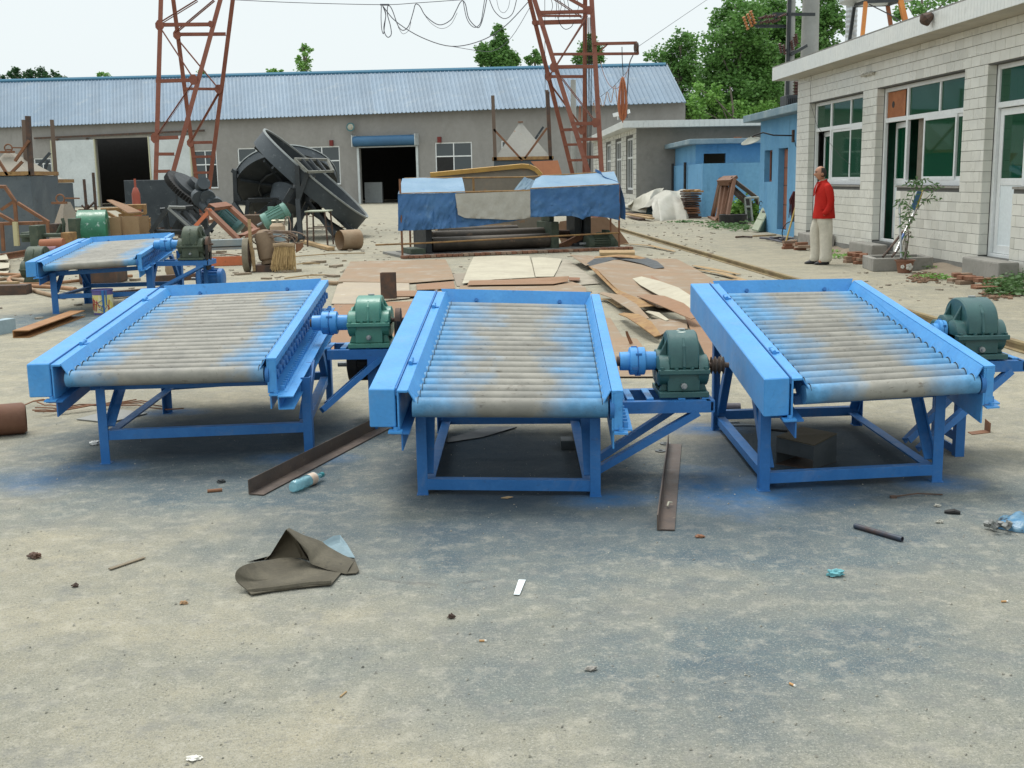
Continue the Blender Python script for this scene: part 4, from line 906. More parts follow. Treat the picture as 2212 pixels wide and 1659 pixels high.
# belt driven motors slung under the brackets
def motor(name, c, ax, r, L, m_, label, cat='motor', fins=16, grp=None, foot=None):
    t = thing(name, c, label, cat, grp); ax = V(ax).normalized(); c = V(c)
    q = MB(); q.lathe([(r * .5, -L / 2 - r * .1), (r * .98, -L / 2), (r * .98, -L * .3)], c, ax, 20); q.build('end_cap', m_, t, smooth=True)
    q = MB(); q.lathe([(r * .88, -L * .3), (r * .88, L * .32)], c, ax, 20); b = q.build('stator', m_, t, smooth=True)
    x, y, z = frame(c, c + ax); q = MB()
    for i in range(fins):
        a = 2 * pi * i / fins; d = x * cos(a) + y * sin(a); q.beam(c + d * r * .94 - ax * L * .28, c + d * r * .94 + ax * L * .3, r * .05, r * .16, d)
    q.build('cooling_fins', m_, b)
    q = MB(); q.lathe([(r, L * .32), (r, L * .48), (r * .8, L * .52)], c, ax, 20); q.build('fan_cowl', m_, t, smooth=True)
    q = MB(); q.lathe([(r * .16, -L * .75), (r * .16, -L / 2)], c, ax, 10); q.build('shaft', STEEL, t)
    q = MB(); u = x if abs(x.z) > abs(y.z) else y; u = u if u.z > 0 else -u; q.box(c + u * r * 1.02, (r * .7, r * .7, r * .45)); q.build('terminal_box', m_, t, bevel=.004)
    if foot is not None:
        q = MB(); q.bx(c.x - r * .9, c.x + r * .9, c.y - r * .9, c.y + r * .9, foot, foot + r * .15); q.bx(c.x - r * .5, c.x + r * .5, c.y - r * .5, c.y + r * .5, foot + r * .15, c.z - r * .6); q.build('foot', m_, t)
    return t
motor('drive_motor', (-.93, 7.45, .36), (1, 0, 0), .11, .30, BLACK, 'black motor slung under the bracket of the left roller machine')
motor('drive_motor', (-3.95, 15.0, .33), (1, 0, 0), .13, .34, BLUE2, 'blue oversprayed motor under the bracket of the farthest roller machine')

# ================================================================ GANTRY CRANE
crane = thing('gantry_crane', (-12.5, 39, 0), 'tall rust red lattice gantry crane whose two legs stand astride the yard', 'crane')
HTOP = 11.5
def TP(p, near, yn, yf):
    ym = (yn + yf) / 2; Y = yn if near else yf
    for _ in range(12):
        w = P(p, Y); base = yn if near else yf; top = ym + (-.45 if near else .45); Y = base + (top - base) * max(0, min(1, w.z / HTOP))
    return P(p, Y)
def tower(zf, yn, yf, near, far, gn, gf):
    ends = []
    for isn, (legs, mem), gus in ((True, near, gn), (False, far, gf)):
        for a, b in legs:
            pa, pb = TP(zf(*a), isn, yn, yf), TP(zf(*b), isn, yn, yf); d = (pa - pb).normalized()
            top = pb + d * ((HTOP - pb.z) / d.z); bot = pb - d * ((pb.z - .45) / d.z)
            ends.append((bot, top))
            m = MB(); m.angle(bot, top, .15, .016, (0, 1, 0), 1, 1); m.build('leg', ORANGE, crane)
        for q in mem:
            pa, pb = TP(zf(*q[:2]), isn, yn, yf), TP(zf(*q[2:4]), isn, yn, yf); w = (q[4] if len(q) > 4 else .07) * 1.2
            m = MB(); m.beam(pa, pb, .02, w, (0, 0, 1) if abs((pa - pb).z) < .5 else (0, 1, 0)); m.beam(pa + V((0, .05, -w / 2)), pb + V((0, .05, -w / 2)), w, .014, (0, 0, 1))
            m.build('rung' if len(q) > 5 else 'lattice_bar', ORANGE, crane)
        for x, y, r in gus:
            c = TP(zf(x, y), isn, yn, yf) + V((0, -.03, 0)); r = r * .25 / FPX * c.y
            m = MB(); m.slab([c + V((cos(a) * r * .9, 0, sin(a) * r * 1.1)) for a in [pi / 8 + i * pi / 4 for i in range(8)]], V((0, .02, 0))); m.build('gusset_plate', ORANGE, crane)
    return ends
z1 = Zm(0, 0, 912); z3 = Zm(1650, 0, 912); z2 = Zm(800, 0, 912); zj = Zm(0, 420, 700)
def j2a(x, y): return (x * .3165 / .41230, (420 + y * .3165) / .41230)
r1 = j2a(1715, 800) + j2a(1840, 795); r2 = j2a(1710, 990) + j2a(1800, 990)
e1 = tower(z1, 37.6, 43.4,
      ([((1370, 0), (1322, 1655)), ((1882, 0), (1428, 1655))],
       [(1385, 212, 1820, 208, .09), (1380, 195, 1705, -5, .09), (1345, 700, 1665, 690, .09), (1385, 235, 1665, 665, .06), (1345, 1185, 1655, 730, .09), (1345, 1192, 1540, 1185, .09),
        (1335, 1330, 1505, 1330, .08, 1), (1330, 1480, 1470, 1478, .08, 1), (1325, 1635, 1430, 1632, .08, 1), (*r1, .08, 1), (*r2, .08, 1)]),
      ([((1478, 0), (1692, 1655)), ((1992, 0), (1785, 1655))],
       [(1515, 295, 1950, 292, .09), (1515, 310, 1895, 770, .09), (1578, 765, 1890, 768, .07), (1890, 790, 1640, 1230, .08), (1640, 1232, 1835, 1228, .08), (1510, 280, 1850, -5, .08),
        (1655, 1355, 1822, 1352, .07, 1), (1672, 1492, 1805, 1490, .07, 1)]),
      [(1380, 220, 42), (1672, 688, 42), (1340, 1192, 42), (1820, 208, 26)], [(1530, 300, 38), (1888, 770, 36), (1645, 1235, 34)])
e2 = tower(z3, 38.6, 44.6,
      ([((597, 0), (1060, 1480)), ((1092, 0), (1178, 1480))],
       [(640, 108, 1085, 97, .09), (645, 135, 1020, 135, .05), (905, -20, 1085, 80, .09), (1075, 120, 790, 580, .09), (775, 577, 1130, 573, .09), (800, 600, 1145, 1050, .09), (930, 1068, 1145, 1065, .09),
        (975, 1205, 1165, 1200, .08, 1), (1022, 1358, 1170, 1355, .08, 1)]),
      ([((556, 0), (925, 1490)), ((1036, 100), (1032, 1480))],
       [(605, 195, 1036, 182, .12), (780, -20, 1036, 150, .08), (735, 660, 1034, 660, .08), (1034, 200, 725, 680, .07), (725, 680, 1030, 1100, .08), (838, 1122, 1030, 1115, .08), (868, 1250, 1032, 1246, .07, 1), (900, 1385, 1030, 1382, .07, 1)]),
      [(1085, 90, 34), (785, 580, 42), (1142, 1060, 38), (650, 105, 24)], [(735, 660, 36), (1025, 1125, 36), (612, 195, 22)])
for en in (e1, e2):
    cn = (en[0][0] + en[1][0]) / 2; cf = (en[2][0] + en[3][0]) / 2
    cn.z = cf.z = .33
    m = MB(); m.beam(cn + (cn - cf).normalized() * .6, cf + (cf - cn).normalized() * .6, .28, .3); eb = m.build('end_carriage', ORANGE, crane, bevel=.01)
    for c in (cn, cf): m = MB(); m.lathe([(.2, -.06), (.2, .06)], V((c.x, c.y, .2 + .12)), (1, 0, 0), 20); m.build('wheel', RUSTD, eb, smooth=True)
m = MB()                                                # girder over the top, above the picture
tl = [(e1[i][1], e2[i][1]) for i in range(4)]
ga = (e1[0][1] + e1[2][1]) / 2; gb = (e2[1][1] + e2[3][1]) / 2
ga = V((ga.x - 2, ga.y, HTOP + .1)); gb = V((gb.x + 2.5, gb.y, HTOP + .1)); n_ = 14; g3 = []
for s_ in (-.5, .5):
    m.beam(ga + V((0, s_, 0)), gb + V((0, s_, 0)), .14, .14); m.beam(ga + V((0, s_, 1.3)), gb + V((0, s_, 1.3)), .12, .12)
    for i in range(n_):
        a = ga.lerp(gb, i / n_) + V((0, s_, 0)); b = ga.lerp(gb, (i + .5) / n_) + V((0, s_, 1.3)); c = ga.lerp(gb, (i + 1) / n_) + V((0, s_, 0)); m.beam(a, b, .06, .06); m.beam(b, c, .06, .06)
m.build('girder', ORANGE, crane)
# side boom on the right leg
def tp2(x, y): return TP(z3(x, y), True, 38.6, 44.6) + V((0, -.15, 0))
for q in ((1125, 380, 1500, 372, .10), (745, 468, 1512, 462, .09), (1500, 368, 1512, 470, .08), (1180, 445, 1245, 385, .05)):
    m = MB(); a, b = tp2(*q[:2]), tp2(*q[2:4]); b.y = a.y = 39.9; m.beam(a, b, .07, q[4]); m.build('boom_bar', ORANGE, crane)
c = tp2(1492, 412); c.y = 39.8; m = MB(); m.lathe([(.17, -.04), (.14, 0), (.17, .04)], c, (1, .2, 0), 18); m.build('pulley', RUSTD, crane, smooth=True)
def cable(name, zf, pts, Y, r, mt, label, cat='cable', group=None, dens=5):
    """hanging cable through surveyed points, smoothed"""
    if not isinstance(Y, (list, tuple)): Y = [Y] * len(pts)
    w = [P(zf(*p), y) for p, y in zip(pts, Y)]; out_ = []
    for i in range(len(w) - 1):
        p0, p1, p2, p3 = w[max(i - 1, 0)], w[i], w[i + 1], w[min(i + 2, len(w) - 1)]
        for k in range(dens):
            t = k / dens; out_.append(.5 * ((2 * p1) + (p2 - p0) * t + (2 * p0 - 5 * p1 + 4 * p2 - p3) * t * t + (3 * p1 - p0 - 3 * p2 + p3) * t ** 3))
    out_.append(w[-1]); m = MB(); m.tube(out_, r, 5); return one(name, mt, m, label, cat, group, smooth=True)
GREYC = mat('grey_cable', (.09, .09, .11), None, 2, .6)
cable('carrier_wire', lambda x, y: z2(x, y), [(40, -4), (600, 22), (1350, 40), (1660, 25), (2100, -6)], 41, .012, GREYC, 'taut thin carrier wire crossing the sky between the crane legs', 'wire')
m = MB(); a, b = P(z2(1345, 41), 41), P(z2(1422, 41), 41); m.beam(a, b, .06, .05); one('cable_trolley', GREYC, m, 'short dark trolley bar hanging on the wire, where the cable loops bunch', 'trolley')
cable('festoon_cable', z2, [(1355, 50), (1352, 150), (1358, 250), (1372, 292), (1380, 240), (1392, 120), (1370, 55)], 41, .014, GREYC, 'narrow leftmost cable loop hanging below the trolley bar')
cable('festoon_cable', z2, [(1365, 50), (1392, 130), (1376, 230), (1385, 290), (1412, 322), (1440, 295), (1432, 220), (1408, 130), (1408, 60), (1425, 50), (1452, 95), (1500, 225), (1545, 262), (1592, 220), (1628, 110), (1645, 45), (1662, 35), (1690, 58), (1740, 140), (1850, 214), (1950, 175), (2000, 90), (2030, 30), (2055, 6), (2082, 40), (2110, 160), (2180, 236), (2212, 215), (2240, 120), (2265, -10)], 41, .016, GREYC, 'long festoon of drooping cable loops under the carrier wire in the sky')
cable('festoon_cable', z2, [(1500, 235), (1540, 292), (1590, 262), (1610, 190)], 41.1, .008, GREYC, 'thin second loop just below the first wide droop of the festoon')
cable('festoon_cable', z2, [(1725, 125), (1790, 205), (1875, 247), (1955, 210), (2010, 110)], 41.1, .008, GREYC, 'thin second loop below the middle droop of the festoon')
cable('festoon_cable', z3, [(0, 10), (25, 140), (60, 210), (105, 236), (150, 195), (172, 80), (185, -8)], 41, .014, GREYC, 'deep narrow cable loop nearest the centre of the sky')
cable('festoon_cable', z3, [(225, -8), (270, 95), (350, 160), (425, 118), (462, -8)], 41, .014, GREYC, 'wide cable loop just left of the right crane leg')
cable('festoon_cable', z3, [(288, -8), (310, 80), (350, 110), (388, 70), (404, -8)], 41, .008, GREYC, 'small thin cable loop inside the wide one left of the crane leg')
cable('supply_cable', lambda x, y: z2(x, y), [(1370, 55), (1480, 185), (1700, 322), (1960, 400), (2212, 352), (2420, 228), (2620, 20)], 41.3, .016, GREYC, 'long sagging supply cable curving from the trolley up to the right crane leg')
cable('supply_cable', lambda x, y: z2(x, y), [(1960, 400), (2180, 436), (2330, 437), (2480, 320), (2640, 60)], 41.4, .010, GREYC, 'thinner sagging line running just below the long supply cable')
cable('guy_line', z3, [(2110, -5), (1800, 205), (1515, 400)], [46, 43, 40], .009, GREYC, 'thin straight line rising from the crane boom to the upper right', 'wire')
for i, x in enumerate((1062, 1078, 1090, 1102)):
    cable('hoist_rope', z3, [(x - 6 + (5 * i) % 7, 150), (x + 4 * (i % 2), 500), (x + 8, 900), (x + 14 - i * 6, 1480)], 41.2, .013, BLACK, ('leftmost', 'second from left', 'third from left', 'rightmost')[i] + ' of the black vertical ropes inside the right crane leg', 'rope', 'vertical ropes inside the right crane leg', 3)
cable('hoist_rope', z3, [(705, -5), (706, 400), (708, 790)], 41.0, .01, BLACK, 'thin vertical wire hanging left of the right crane leg above a post', 'rope', None, 3)
for i, x in enumerate((760, 795, 812, 835, 868, 900, 985)):
    cable('slack_cable', z3, [(x, -5), (x + 12, 60), (x + (i % 3 - 1) * 22, 150 + 10 * (i % 2))], 41.2, .010, BLACK, ('leftmost', 'second', 'third', 'fourth', 'fifth', 'sixth', 'rightmost')[i] + ' black cable end, from the left, at the top crossbar of the right crane leg', 'cable', 'tangled cables on the crane crossbar', 4)
cable('slack_cable', z3, [(822, 140), (835, 205), (880, 252), (930, 235), (955, 195)], 40.6, .012, BLACK, 'single black cable loop drooping below the crane crossbars', 'cable')
# orange cable bundle and its festoon
OCAB = mat('orange_cable', (.48, .17, .07), (.4, .13, .06), 4, .5)
m = MB(); rn = random.Random(5); c0 = P(z3(1378, 665), 39.6)
for i in range(11):
    a = rn.uniform(0, 6.28); w = rn.uniform(.08, .46); hh = rn.uniform(4.1, 5.6) * .95; pts = []
    for k in range(25):
        t = 2 * pi * k / 24; pts.append(c0 + V((cos(a) * sin(t) * w * (.45 + .35 * (1 - cos(t)) / 2), sin(a) * sin(t) * w * .5, -(1 - cos(t)) / 2 * hh * .28 * 1.0 * (1)) ))
    for k, p in enumerate(pts): p.z = c0.z - (1 - cos(2 * pi * k / 24)) / 2 * rn.uniform(.995, 1.005) * (.25 * hh + .18) * 1.0
    m.tube(pts, .016, 5, False)
one('cable_bundle', OCAB, m, 'long hank of orange cable hanging from the crane boom', 'cable', smooth=True)
cable('hook_wire', z3, [(1372, 405), (1374, 500), (1382, 650)], 39.6, .014, BLACK, 'thin dark wire from which the orange cable hank hangs', 'wire')
cable('boom_strap', z3, [(1468, 475), (1435, 560), (1420, 760), (1412, 900), (1416, 1020)], 39.7, .02, GREYC, 'grey strap hanging from the boom end past the orange hank', 'strap')
cable('pink_cable', z3, [(1185, 530), (1215, 640), (1260, 730), (1310, 765), (1350, 745), (1400, 660), (1432, 580)], 39.7, .012, mat('pinkish_cable', (.42, .26, .24), None, 2), 'pinkish cable drooping from the boom left of the orange hank')
cable('catenary_wire', z3, [(1120, 880), (1178, 840), (1246, 790), (1312, 732), (1432, 600)], 39.9, .008, GREYC, 'thin sloping wire carrying small orange cable loops below the boom', 'wire')
cable('loop_cable', z3, [(1120, 960), (1126, 885), (1150, 985), (1178, 845), (1196, 912), (1218, 900), (1246, 795), (1276, 888), (1310, 735), (1335, 930), (1362, 1000)], 39.8, .014, mat('faded_orange_cable', (.45, .30, .2), None, 2), 'small faded orange cable loops hanging along the sloping wire')
cable('loop_cable', z3, [(1000, 1040), (1004, 930), (1012, 920), (1016, 1040)], 39.8, .014, OCAB, 'short hanging orange cable ends inside the right crane leg')

# runway rail
m = MB()
r0, r1_ = G((1344, 500)), G((1690, 604)); d = (r1_ - r0).normalized()
a, b = r0 - d * 40, r1_ + d * 9
m.prof(a + V((0, 0, 0)), b, [(-.05, .002), (.05, .002), (.05, .01), (.012, .02), (.012, .055), (.03, .062), (.03, .085), (-.03, .085), (-.03, .062), (-.012, .055), (-.012, .02), (-.05, .01)])
one('crane_rail', mat('worn_yellowish_rail', (.30, .235, .12), (.20, .14, .08), 3, .6, .3), m, 'long crane rail running away along the yard beside the tiled building', 'rail')
m = MB(); l0 = V((e1[0][0].x, 37.6, 0)); a, b = l0 - d * -16, l0 - d * 30
m.prof(a, b, [(-.065, .002), (.065, .002), (.065, .012), (.012, .03), (.012, .10), (.035, .11), (.035, .14), (-.035, .14), (-.035, .11), (-.012, .10), (-.012, .03), (-.065, .012)])
one('crane_rail', RUST, m, 'rusty crane rail under the left crane leg, mostly hidden by scrap', 'rail')

# ================================================================ TREES
def tree(name, Y, blobs, leafm, label, cat='tree', group='trees beyond the workshop', dens=1.0, ls=.26, seed=1, trunk=True, px=None):
    rn = random.Random(seed); bc = [(P((x, y), Y + rn.uniform(-1.5, 1.5)), r / FPX * Y) for x, y, r in blobs]
    cx = sum(c.x * r for c, r in bc) / sum(r for c, r in bc); low = min(c.z - r * .6 for c, r in bc)
    t = thing(name, (cx, Y, 0), label, cat, group)
    if trunk:
        R0 = .035 * max(c.z for c, r in bc) ** .9 * .7; m = MB(); topz = max(c.z for c, r in bc)
        pts = [V((cx + .15 * sin(i * 1.3), Y + .1 * cos(i), topz * i / 8)) for i in range(9)]; m.tube(pts, [R0 * (1 - i / 9) + .03 for i in range(9)], 8); m.build('trunk', BARK, t, smooth=True)
        for c, r in bc:
            z0 = max(low * .8, c.z - r * 2 - 1); s = V((cx, Y, min(z0, topz * .9))); m = MB(); m.tube([s, s.lerp(c, .5) + V((0, 0, .3)), c], [R0 * .35, R0 * .2, .03], 5); m.build('branch', BARK, t, smooth=True)
    m = MB()
    for c, r in bc:
        r *= 1.08
        ncl = max(6, int(16 * dens * (r / .9) ** 1.7)); 
        for _ in range(ncl):
            while True:
                o = V((rn.uniform(-1, 1), rn.uniform(-1, 1), rn.uniform(-1, 1)))
                if .25 < o.length < 1: break
            cc = c + o * r; cr = r * rn.uniform(.14, .30) + .12
            for _ in range(int(30 * (cr / .3) ** 1.2) if cr > .3 else 26):
                p = cc + V((rn.gauss(0, .6), rn.gauss(0, .6), rn.gauss(0, .5))) * cr
                s = ls * rn.uniform(.45, .95); nrm = V((rn.gauss(0, 1), rn.gauss(0, 1), rn.gauss(.5, 1))).normalized(); x, y, _z = frame(V((0, 0, 0)), nrm)
                n0 = len(m.v); m.v += [p - x * s * .5, p - y * s * .36 , p + x * s * .5, p + y * s * .36]; m.f.append((n0, n0 + 1, n0 + 2, n0 + 3))
    me = bpy.data.meshes.new('crown'); inv = WM[t.name].inverted(); me.from_pydata([tuple(inv @ p) for p in m.v], [], m.f); me.materials.append(leafm)
    link('crown', me, t); return t
tree('poplar_tree', 98, [(1473, 78, 16), (1486, 100, 24), (1450, 112, 22), (1408, 120, 14), (1428, 128, 14), (1465, 145, 30), (1492, 150, 22), (1485, 190, 34), (1480, 240, 34)], LEAF_D, 'poplar rising past the right gable of the workshop, pointed double top', ls=.34, seed=1, dens=1.35)
tree('poplar_tree', 80, [(1590, 22, 26), (1562, 48, 26), (1615, 55, 40), (1548, 100, 30), (1600, 120, 48), (1545, 150, 34), (1535, 190, 24), (1590, 200, 50), (1645, 190, 42), (1560, 240, 36), (1640, 120, 34)], LEAF_D, 'broad leafy poplar left of the utility poles, above the grey annex', ls=.34, seed=2, dens=1.6)
tree('poplar_tree', 86, [(1640, 18, 20), (1675, 15, 26), (1700, 50, 40), (1680, 100, 40), (1722, 105, 30), (1700, 165, 40), (1665, 205, 34)], LEAF_D, 'dense poplar directly behind the two utility poles', ls=.34, seed=3, dens=1.6)
tree('poplar_tree', 83, [(1775, -10, 30), (1798, 30, 24), (1765, 55, 36), (1805, 62, 18), (1752, 100, 32), (1790, 100, 16), (1745, 140, 26)], LEAF_D, 'poplar right of the utility poles, left of the silver chimney', ls=.34, seed=4, dens=1.6)
tree('young_tree', 76, [(1512, 236, 26), (1540, 205, 20), (1590, 235, 30), (1625, 245, 20), (1505, 190, 14), (1665, 240, 20)], LEAF_L, 'lower light green tree showing above the annex roof', ls=.3, seed=5, dens=1.5)
tree('poplar_tree', 58, [(1962, 14, 18), (2005, 2, 24), (2050, -4, 16), (1938, 34, 9), (1985, 30, 14)], LEAF_D, 'tree crown peeping over the tiled roof right of the tank stand', ls=.26, seed=6)
tree('poplar_tree', 112, [(1075, 70, 12), (1085, 88, 12), (1072, 104, 17), (1050, 118, 15), (1105, 124, 13), (1042, 108, 12), (1080, 128, 24), (1108, 134, 12), (1045, 130, 14)], LEAF_D, 'tree above the workshop ridge left of the right crane leg', ls=.36, seed=7, dens=2.6)
tree('poplar_tree', 114, [(1158, 120, 9), (1145, 131, 9), (1166, 130, 8)], LEAF_D, 'small tree tip on the ridge just left of the right crane leg', ls=.36, seed=8, dens=2.4)
tree('poplar_tree', 108, [(1275, 90, 12), (1268, 108, 16), (1290, 106, 12), (1252, 128, 12), (1295, 125, 10), (1274, 130, 14)], LEAF_D, 'tree seen through and right of the right crane leg', ls=.36, seed=9, dens=2.4)
tree('poplar_tree', 110, [(657, 101, 5), (669, 108, 4), (652, 108, 3), (659, 118, 5), (647, 128, 5), (668, 129, 5), (657, 134, 8), (645, 140, 6), (666, 144, 7), (655, 148, 12)], LEAF_L, 'slender young tree top standing alone above the ridge in the middle', ls=.26, seed=10, dens=1.3)
tree('conifer_tree', 112, [(24, 160, 8), (36, 152, 6), (40, 166, 14), (66, 162, 13), (92, 162, 14), (116, 166, 13), (134, 172, 8), (5, 174, 9), (80, 172, 18)], leafmat('dark_conifer', (.035, .095, .03), (.05, .12, .04)), 'dark rounded tree showing above the ridge at far left', ls=.34, seed=11, dens=1.2)
tree('poplar_tree', 112, [(217, 162, 5), (230, 165, 7), (222, 172, 9)], LEAF_L, 'tiny tree tip on the ridge between the dark tree and left crane leg', ls=.26, seed=12)
tree('poplar_tree', 112, [(434, 155, 6), (440, 162, 8)], LEAF_L, 'tiny tree tip seen through the left crane leg', ls=.26, seed=13)
tree('poplar_tree', 112, [(583, 154, 4), (592, 154, 5), (606, 154, 4), (595, 160, 8)], LEAF_L, 'low tuft of leaves on the ridge left of the slender tree', ls=.24, seed=14)

# ================================================================ POLES, TANK STAND, CHIMNEY
def zp(x, y, Y): return P(z4(x, y), Y)
GPOLE = mat('concrete_pole', (.33, .33, .31), (.28, .28, .26), 1, .85)
t = thing('utility_pole', (zp(741, 300, 37).x, 37, 0), 'thick pale concrete pole rising behind the tiled roof', 'pole')
m = MB(); c = zp(741, 300, 37); m.tube([V((c.x, 37, 0)), V((c.x, 37, 9.5))], [.32, .24], 18); m.build('pole', GPOLE, t, smooth=True)
t = thing('utility_pole', (zp(607, 300, 36).x, 36, 0), 'thinner concrete pole with transformer, crossarms and insulators', 'pole')
c = zp(607, 300, 36); m = MB(); m.tube([V((c.x, 36, 0)), V((c.x, 36, 9.3))], [.16, .12], 14); m.build('pole', GPOLE, t, smooth=True)
m = MB(); c2 = zp(590, 300, 35.9); m.tube([V((c2.x, 35.8, .4)), V((c2.x, 35.8, 9.2))], .06, 8); m.build('conduit', DARK, t)
def arm(a, b, w=.07, h=.09, Y=35.7, nm='crossarm'):
    m = MB(); m.beam(zp(*a, Y), zp(*b, Y + (.8 if nm != 'crossarm' else .4)), w, h); m.build(nm, DARK, t)
arm((488, 97), (775, 99)); arm((370, 180), (590, 180)); arm((610, 375), (720, 312), .06, .09); arm((540, 360), (612, 330), .05, .05)
INS = mat('orange_insulator', (.40, .16, .05), None, 3, .4); INSB = mat('brown_insulator', (.10, .05, .04), None, 3, .35)
def insul(x, y, Y, mt, axis=(0, 0, 1), L=.35, r=.06):
    c = zp(x, y, Y); m = MB(); pr = []
    for i in range(5): pr += [(r * .5, i * L / 5), (r, i * L / 5 + L * .06), (r * .5, i * L / 5 + L * .13)]
    m.lathe(pr, c, axis, 10); m.build('insulator', mt, t, smooth=True)
for x, y in ((318, 205), (345, 185), (366, 165)): insul(x, y, 35.6, INS, (-.35, 0, .9), .45, .06)
for x, y in ((645, 320), (625, 345), (570, 375), (545, 365), (655, 300)): insul(x, y, 35.7, INSB, (-.2, 0, 1), .32, .06)
for x, y in ((390, 130), (420, 128), (450, 126), (400, 160), (440, 158), (480, 156), (520, 120)): insul(x, y, 35.6, INSB, (.8, 0, .3), .3, .045)
m = MB()
for q in ((370, 180, 320, 130), (370, 180, 440, 100), (440, 180, 520, 110), (330, 150, 520, 150), (380, 120, 530, 118)): m.beam(zp(q[0], q[1], 35.7), zp(q[2], q[3], 35.6), .03, .03)
m.build('switch_linkage', DARK, t)
t2 = thing('transformer', zp(612, 740, 35.5), 'dark square transformer box on the pole behind the blue hut', 'transformer')
a, b = zp(562, 738, 35.2), zp(662, 655, 35.2); m = MB(); m.bx(a.x, b.x, 34.9, 35.7, a.z - .25, b.z); m.build('tank', DARK, t2, bevel=.02)
m = MB()
for i in range(8): q = a.x + (b.x - a.x) * (i + .5) / 8; m.bx(q - .015, q + .015, 34.8, 34.9, a.z + .05, b.z - .1)
m.build('cooling_fins', DARK, t2)
m = MB(); pr = []
for i in range(5): pr += [(.08, i * .09), (.14, i * .09 + .03), (.08, i * .09 + .06)]
m.lathe(pr, V(((a.x + b.x) / 2 + .2, 35.3, b.z)), (0, 0, 1), 14); m.build('bushing', INSB, t2, smooth=True)
m = MB(); m.bx(a.x - .2, b.x + .2, 34.9, 36.3, a.z - .45, a.z - .25); m.bx(a.x, a.x + .1, 35, 35.1, 0, a.z - .45); m.bx(b.x - .1, b.x, 35, 35.1, 0, a.z - .45); m.build('platform', DARK, t2)
# tank stand on the tiled roof
ORP = mat('orange_stand_paint', (.62, .24, .05), (.5, .18, .05), 3, .5)
t = thing('tank_stand', (8.1, 23.8, 3.95), 'orange legged steel stand with a round tank base on the tiled roof', 'stand')
for (x0, y0, x1, y1, Y, mt, w) in ((1125, 12, 1102, 250, 23, ORP, .07), (1362, 0, 1398, 150, 22.8, ORP, .09), (1046, 45, 1012, 285, 24.4, DARK, .06), (1275, 35, 1298, 182, 24.3, mat('dark_orange', (.3, .1, .04), None, 3), .07)):
    a, b = zp(x0, y0, Y), zp(x1, y1, Y); d = (b - a).normalized(); e = a + d * ((a.z - 3.955) / -d.z); m = MB(); m.beam(a, e, w, w); m.build('leg', mt, t)
rg = [zp(1046, 40, 24.4), zp(1122, 12, 23), zp(1365, 2, 22.8), zp(1278, 32, 24.3)]
for i in range(4): m = MB(); m.beam(rg[i], rg[(i + 1) % 4], .05, .06); m.build('rim_bar', DARK, t)
cc = sum(rg, V((0, 0, 0))) / 4; m = MB(); m.lathe([(.5, .1), (.72, .0), (.74, .1), (.74, .7)], cc + V((0, 0, .04)), (0, 0, 1), 24); m.build('tank', GALV, t, smooth=True)
m = MB(); m.tube([zp(1150, 30, 23.4), zp(1290, 100, 23.6), zp(1370, 150, 23.8)], .012, 5); m.build('tie_wire', GREYC, t)
t = thing('chimney_pipe', (zp(1025, 200, 24.8).x, 24.8, 3.95), 'silvery ribbed chimney pipe on the tiled roof beside the tank stand', 'chimney')
c = zp(1025, 200, 24.8); m = MB(); m.lathe([(.115 + .008 * (i % 2), i * .05) for i in range(60)], V((c.x, 24.8, 3.95)), (0, 0, 1), 14); m.build('flue', mat('silver_foil_pipe', (.55, .57, .58), (.4, .42, .43), 9, .35, .5), t, smooth=False)
m = MB(); m.lathe([(.15, 0), (.13, .12)], V((c.x, 24.8, 3.95)), (0, 0, 1), 14); m.build('flashing', RUST, t)
# grey concrete post between the workshop and annex
m = MB(); a = P(z3(950, 690), 58); m.tube([V((a.x, 58, 0)), V((a.x, 58, a.z))], [.17, .13], 12); one('concrete_post', GPOLE, m, 'slim concrete post behind the right crane leg, dark band on top', 'post', smooth=True)

# ================================================================ helpers for scrap and frames
def bars(par, zf, segs, Y, mt, name='beam', w=.06, h=.06, kind='beam', floor=0.02):
    for q in segs:
        ya, yb = (q[4], q[5]) if len(q) > 5 else (Y, Y)
        a, b = P(zf(q[0], q[1]), ya), P(zf(q[2], q[3]), yb)
        a.z = max(a.z, floor); b.z = max(b.z, floor); m = MB()
        if kind == 'tube': m.tube([a, b], w / 2, 8)
        elif kind == 'angle': m.angle(a, b, w, .008, (0, 1, .2), 1, 1, h)
        elif kind == 'chan': m.chan(a, b, w, h, .008, (0, 1, .2))
        else: m.beam(a, b, w, h, (0, 1, .2))
        m.build(name, mt, par)
def sheet(name, zf, pts, mt, label, z=.01, zs=None, th=.006, cat='metal sheet', group='steel sheets lying on the yard'):
    """plate lying on the ground; zs lifts single corners where it is bent or rests on another"""
    zs = zs or [0] * len(pts); w = [G(zf(*p), z + q) for p, q in zip(pts, zs)]
    c = sum(w, V((0, 0, 0))) / len(w); m = MB(); n = len(w)
    # fan of rings so that the bend is smooth
    rings = 4; vs = []
    for r in range(rings + 1):
        t = r / rings
        for p in w: 
            q = c.lerp(p, t); q.z = z + (c.z - z) * (1 - t) + (p.z - z) * t * t + .004 * nz(q, 2.5, z * 10); vs.append(q)
    fs = []
    for r in range(rings):
        for k in range(n): a = r * n + k; b = r * n + (k + 1) % n; fs.append((a, b, b + n, a + n))
    m.add(vs, fs); k0 = len(vs); m.add([v + V((0, 0, th)) for v in vs], [tuple(reversed(f)) for f in fs])
    for k in range(n): a = rings * n + k; b = rings * n + (k + 1) % n; m.f.append((a, b, k0 + b, k0 + a))
    return one(name, mt, m, label, cat, group)

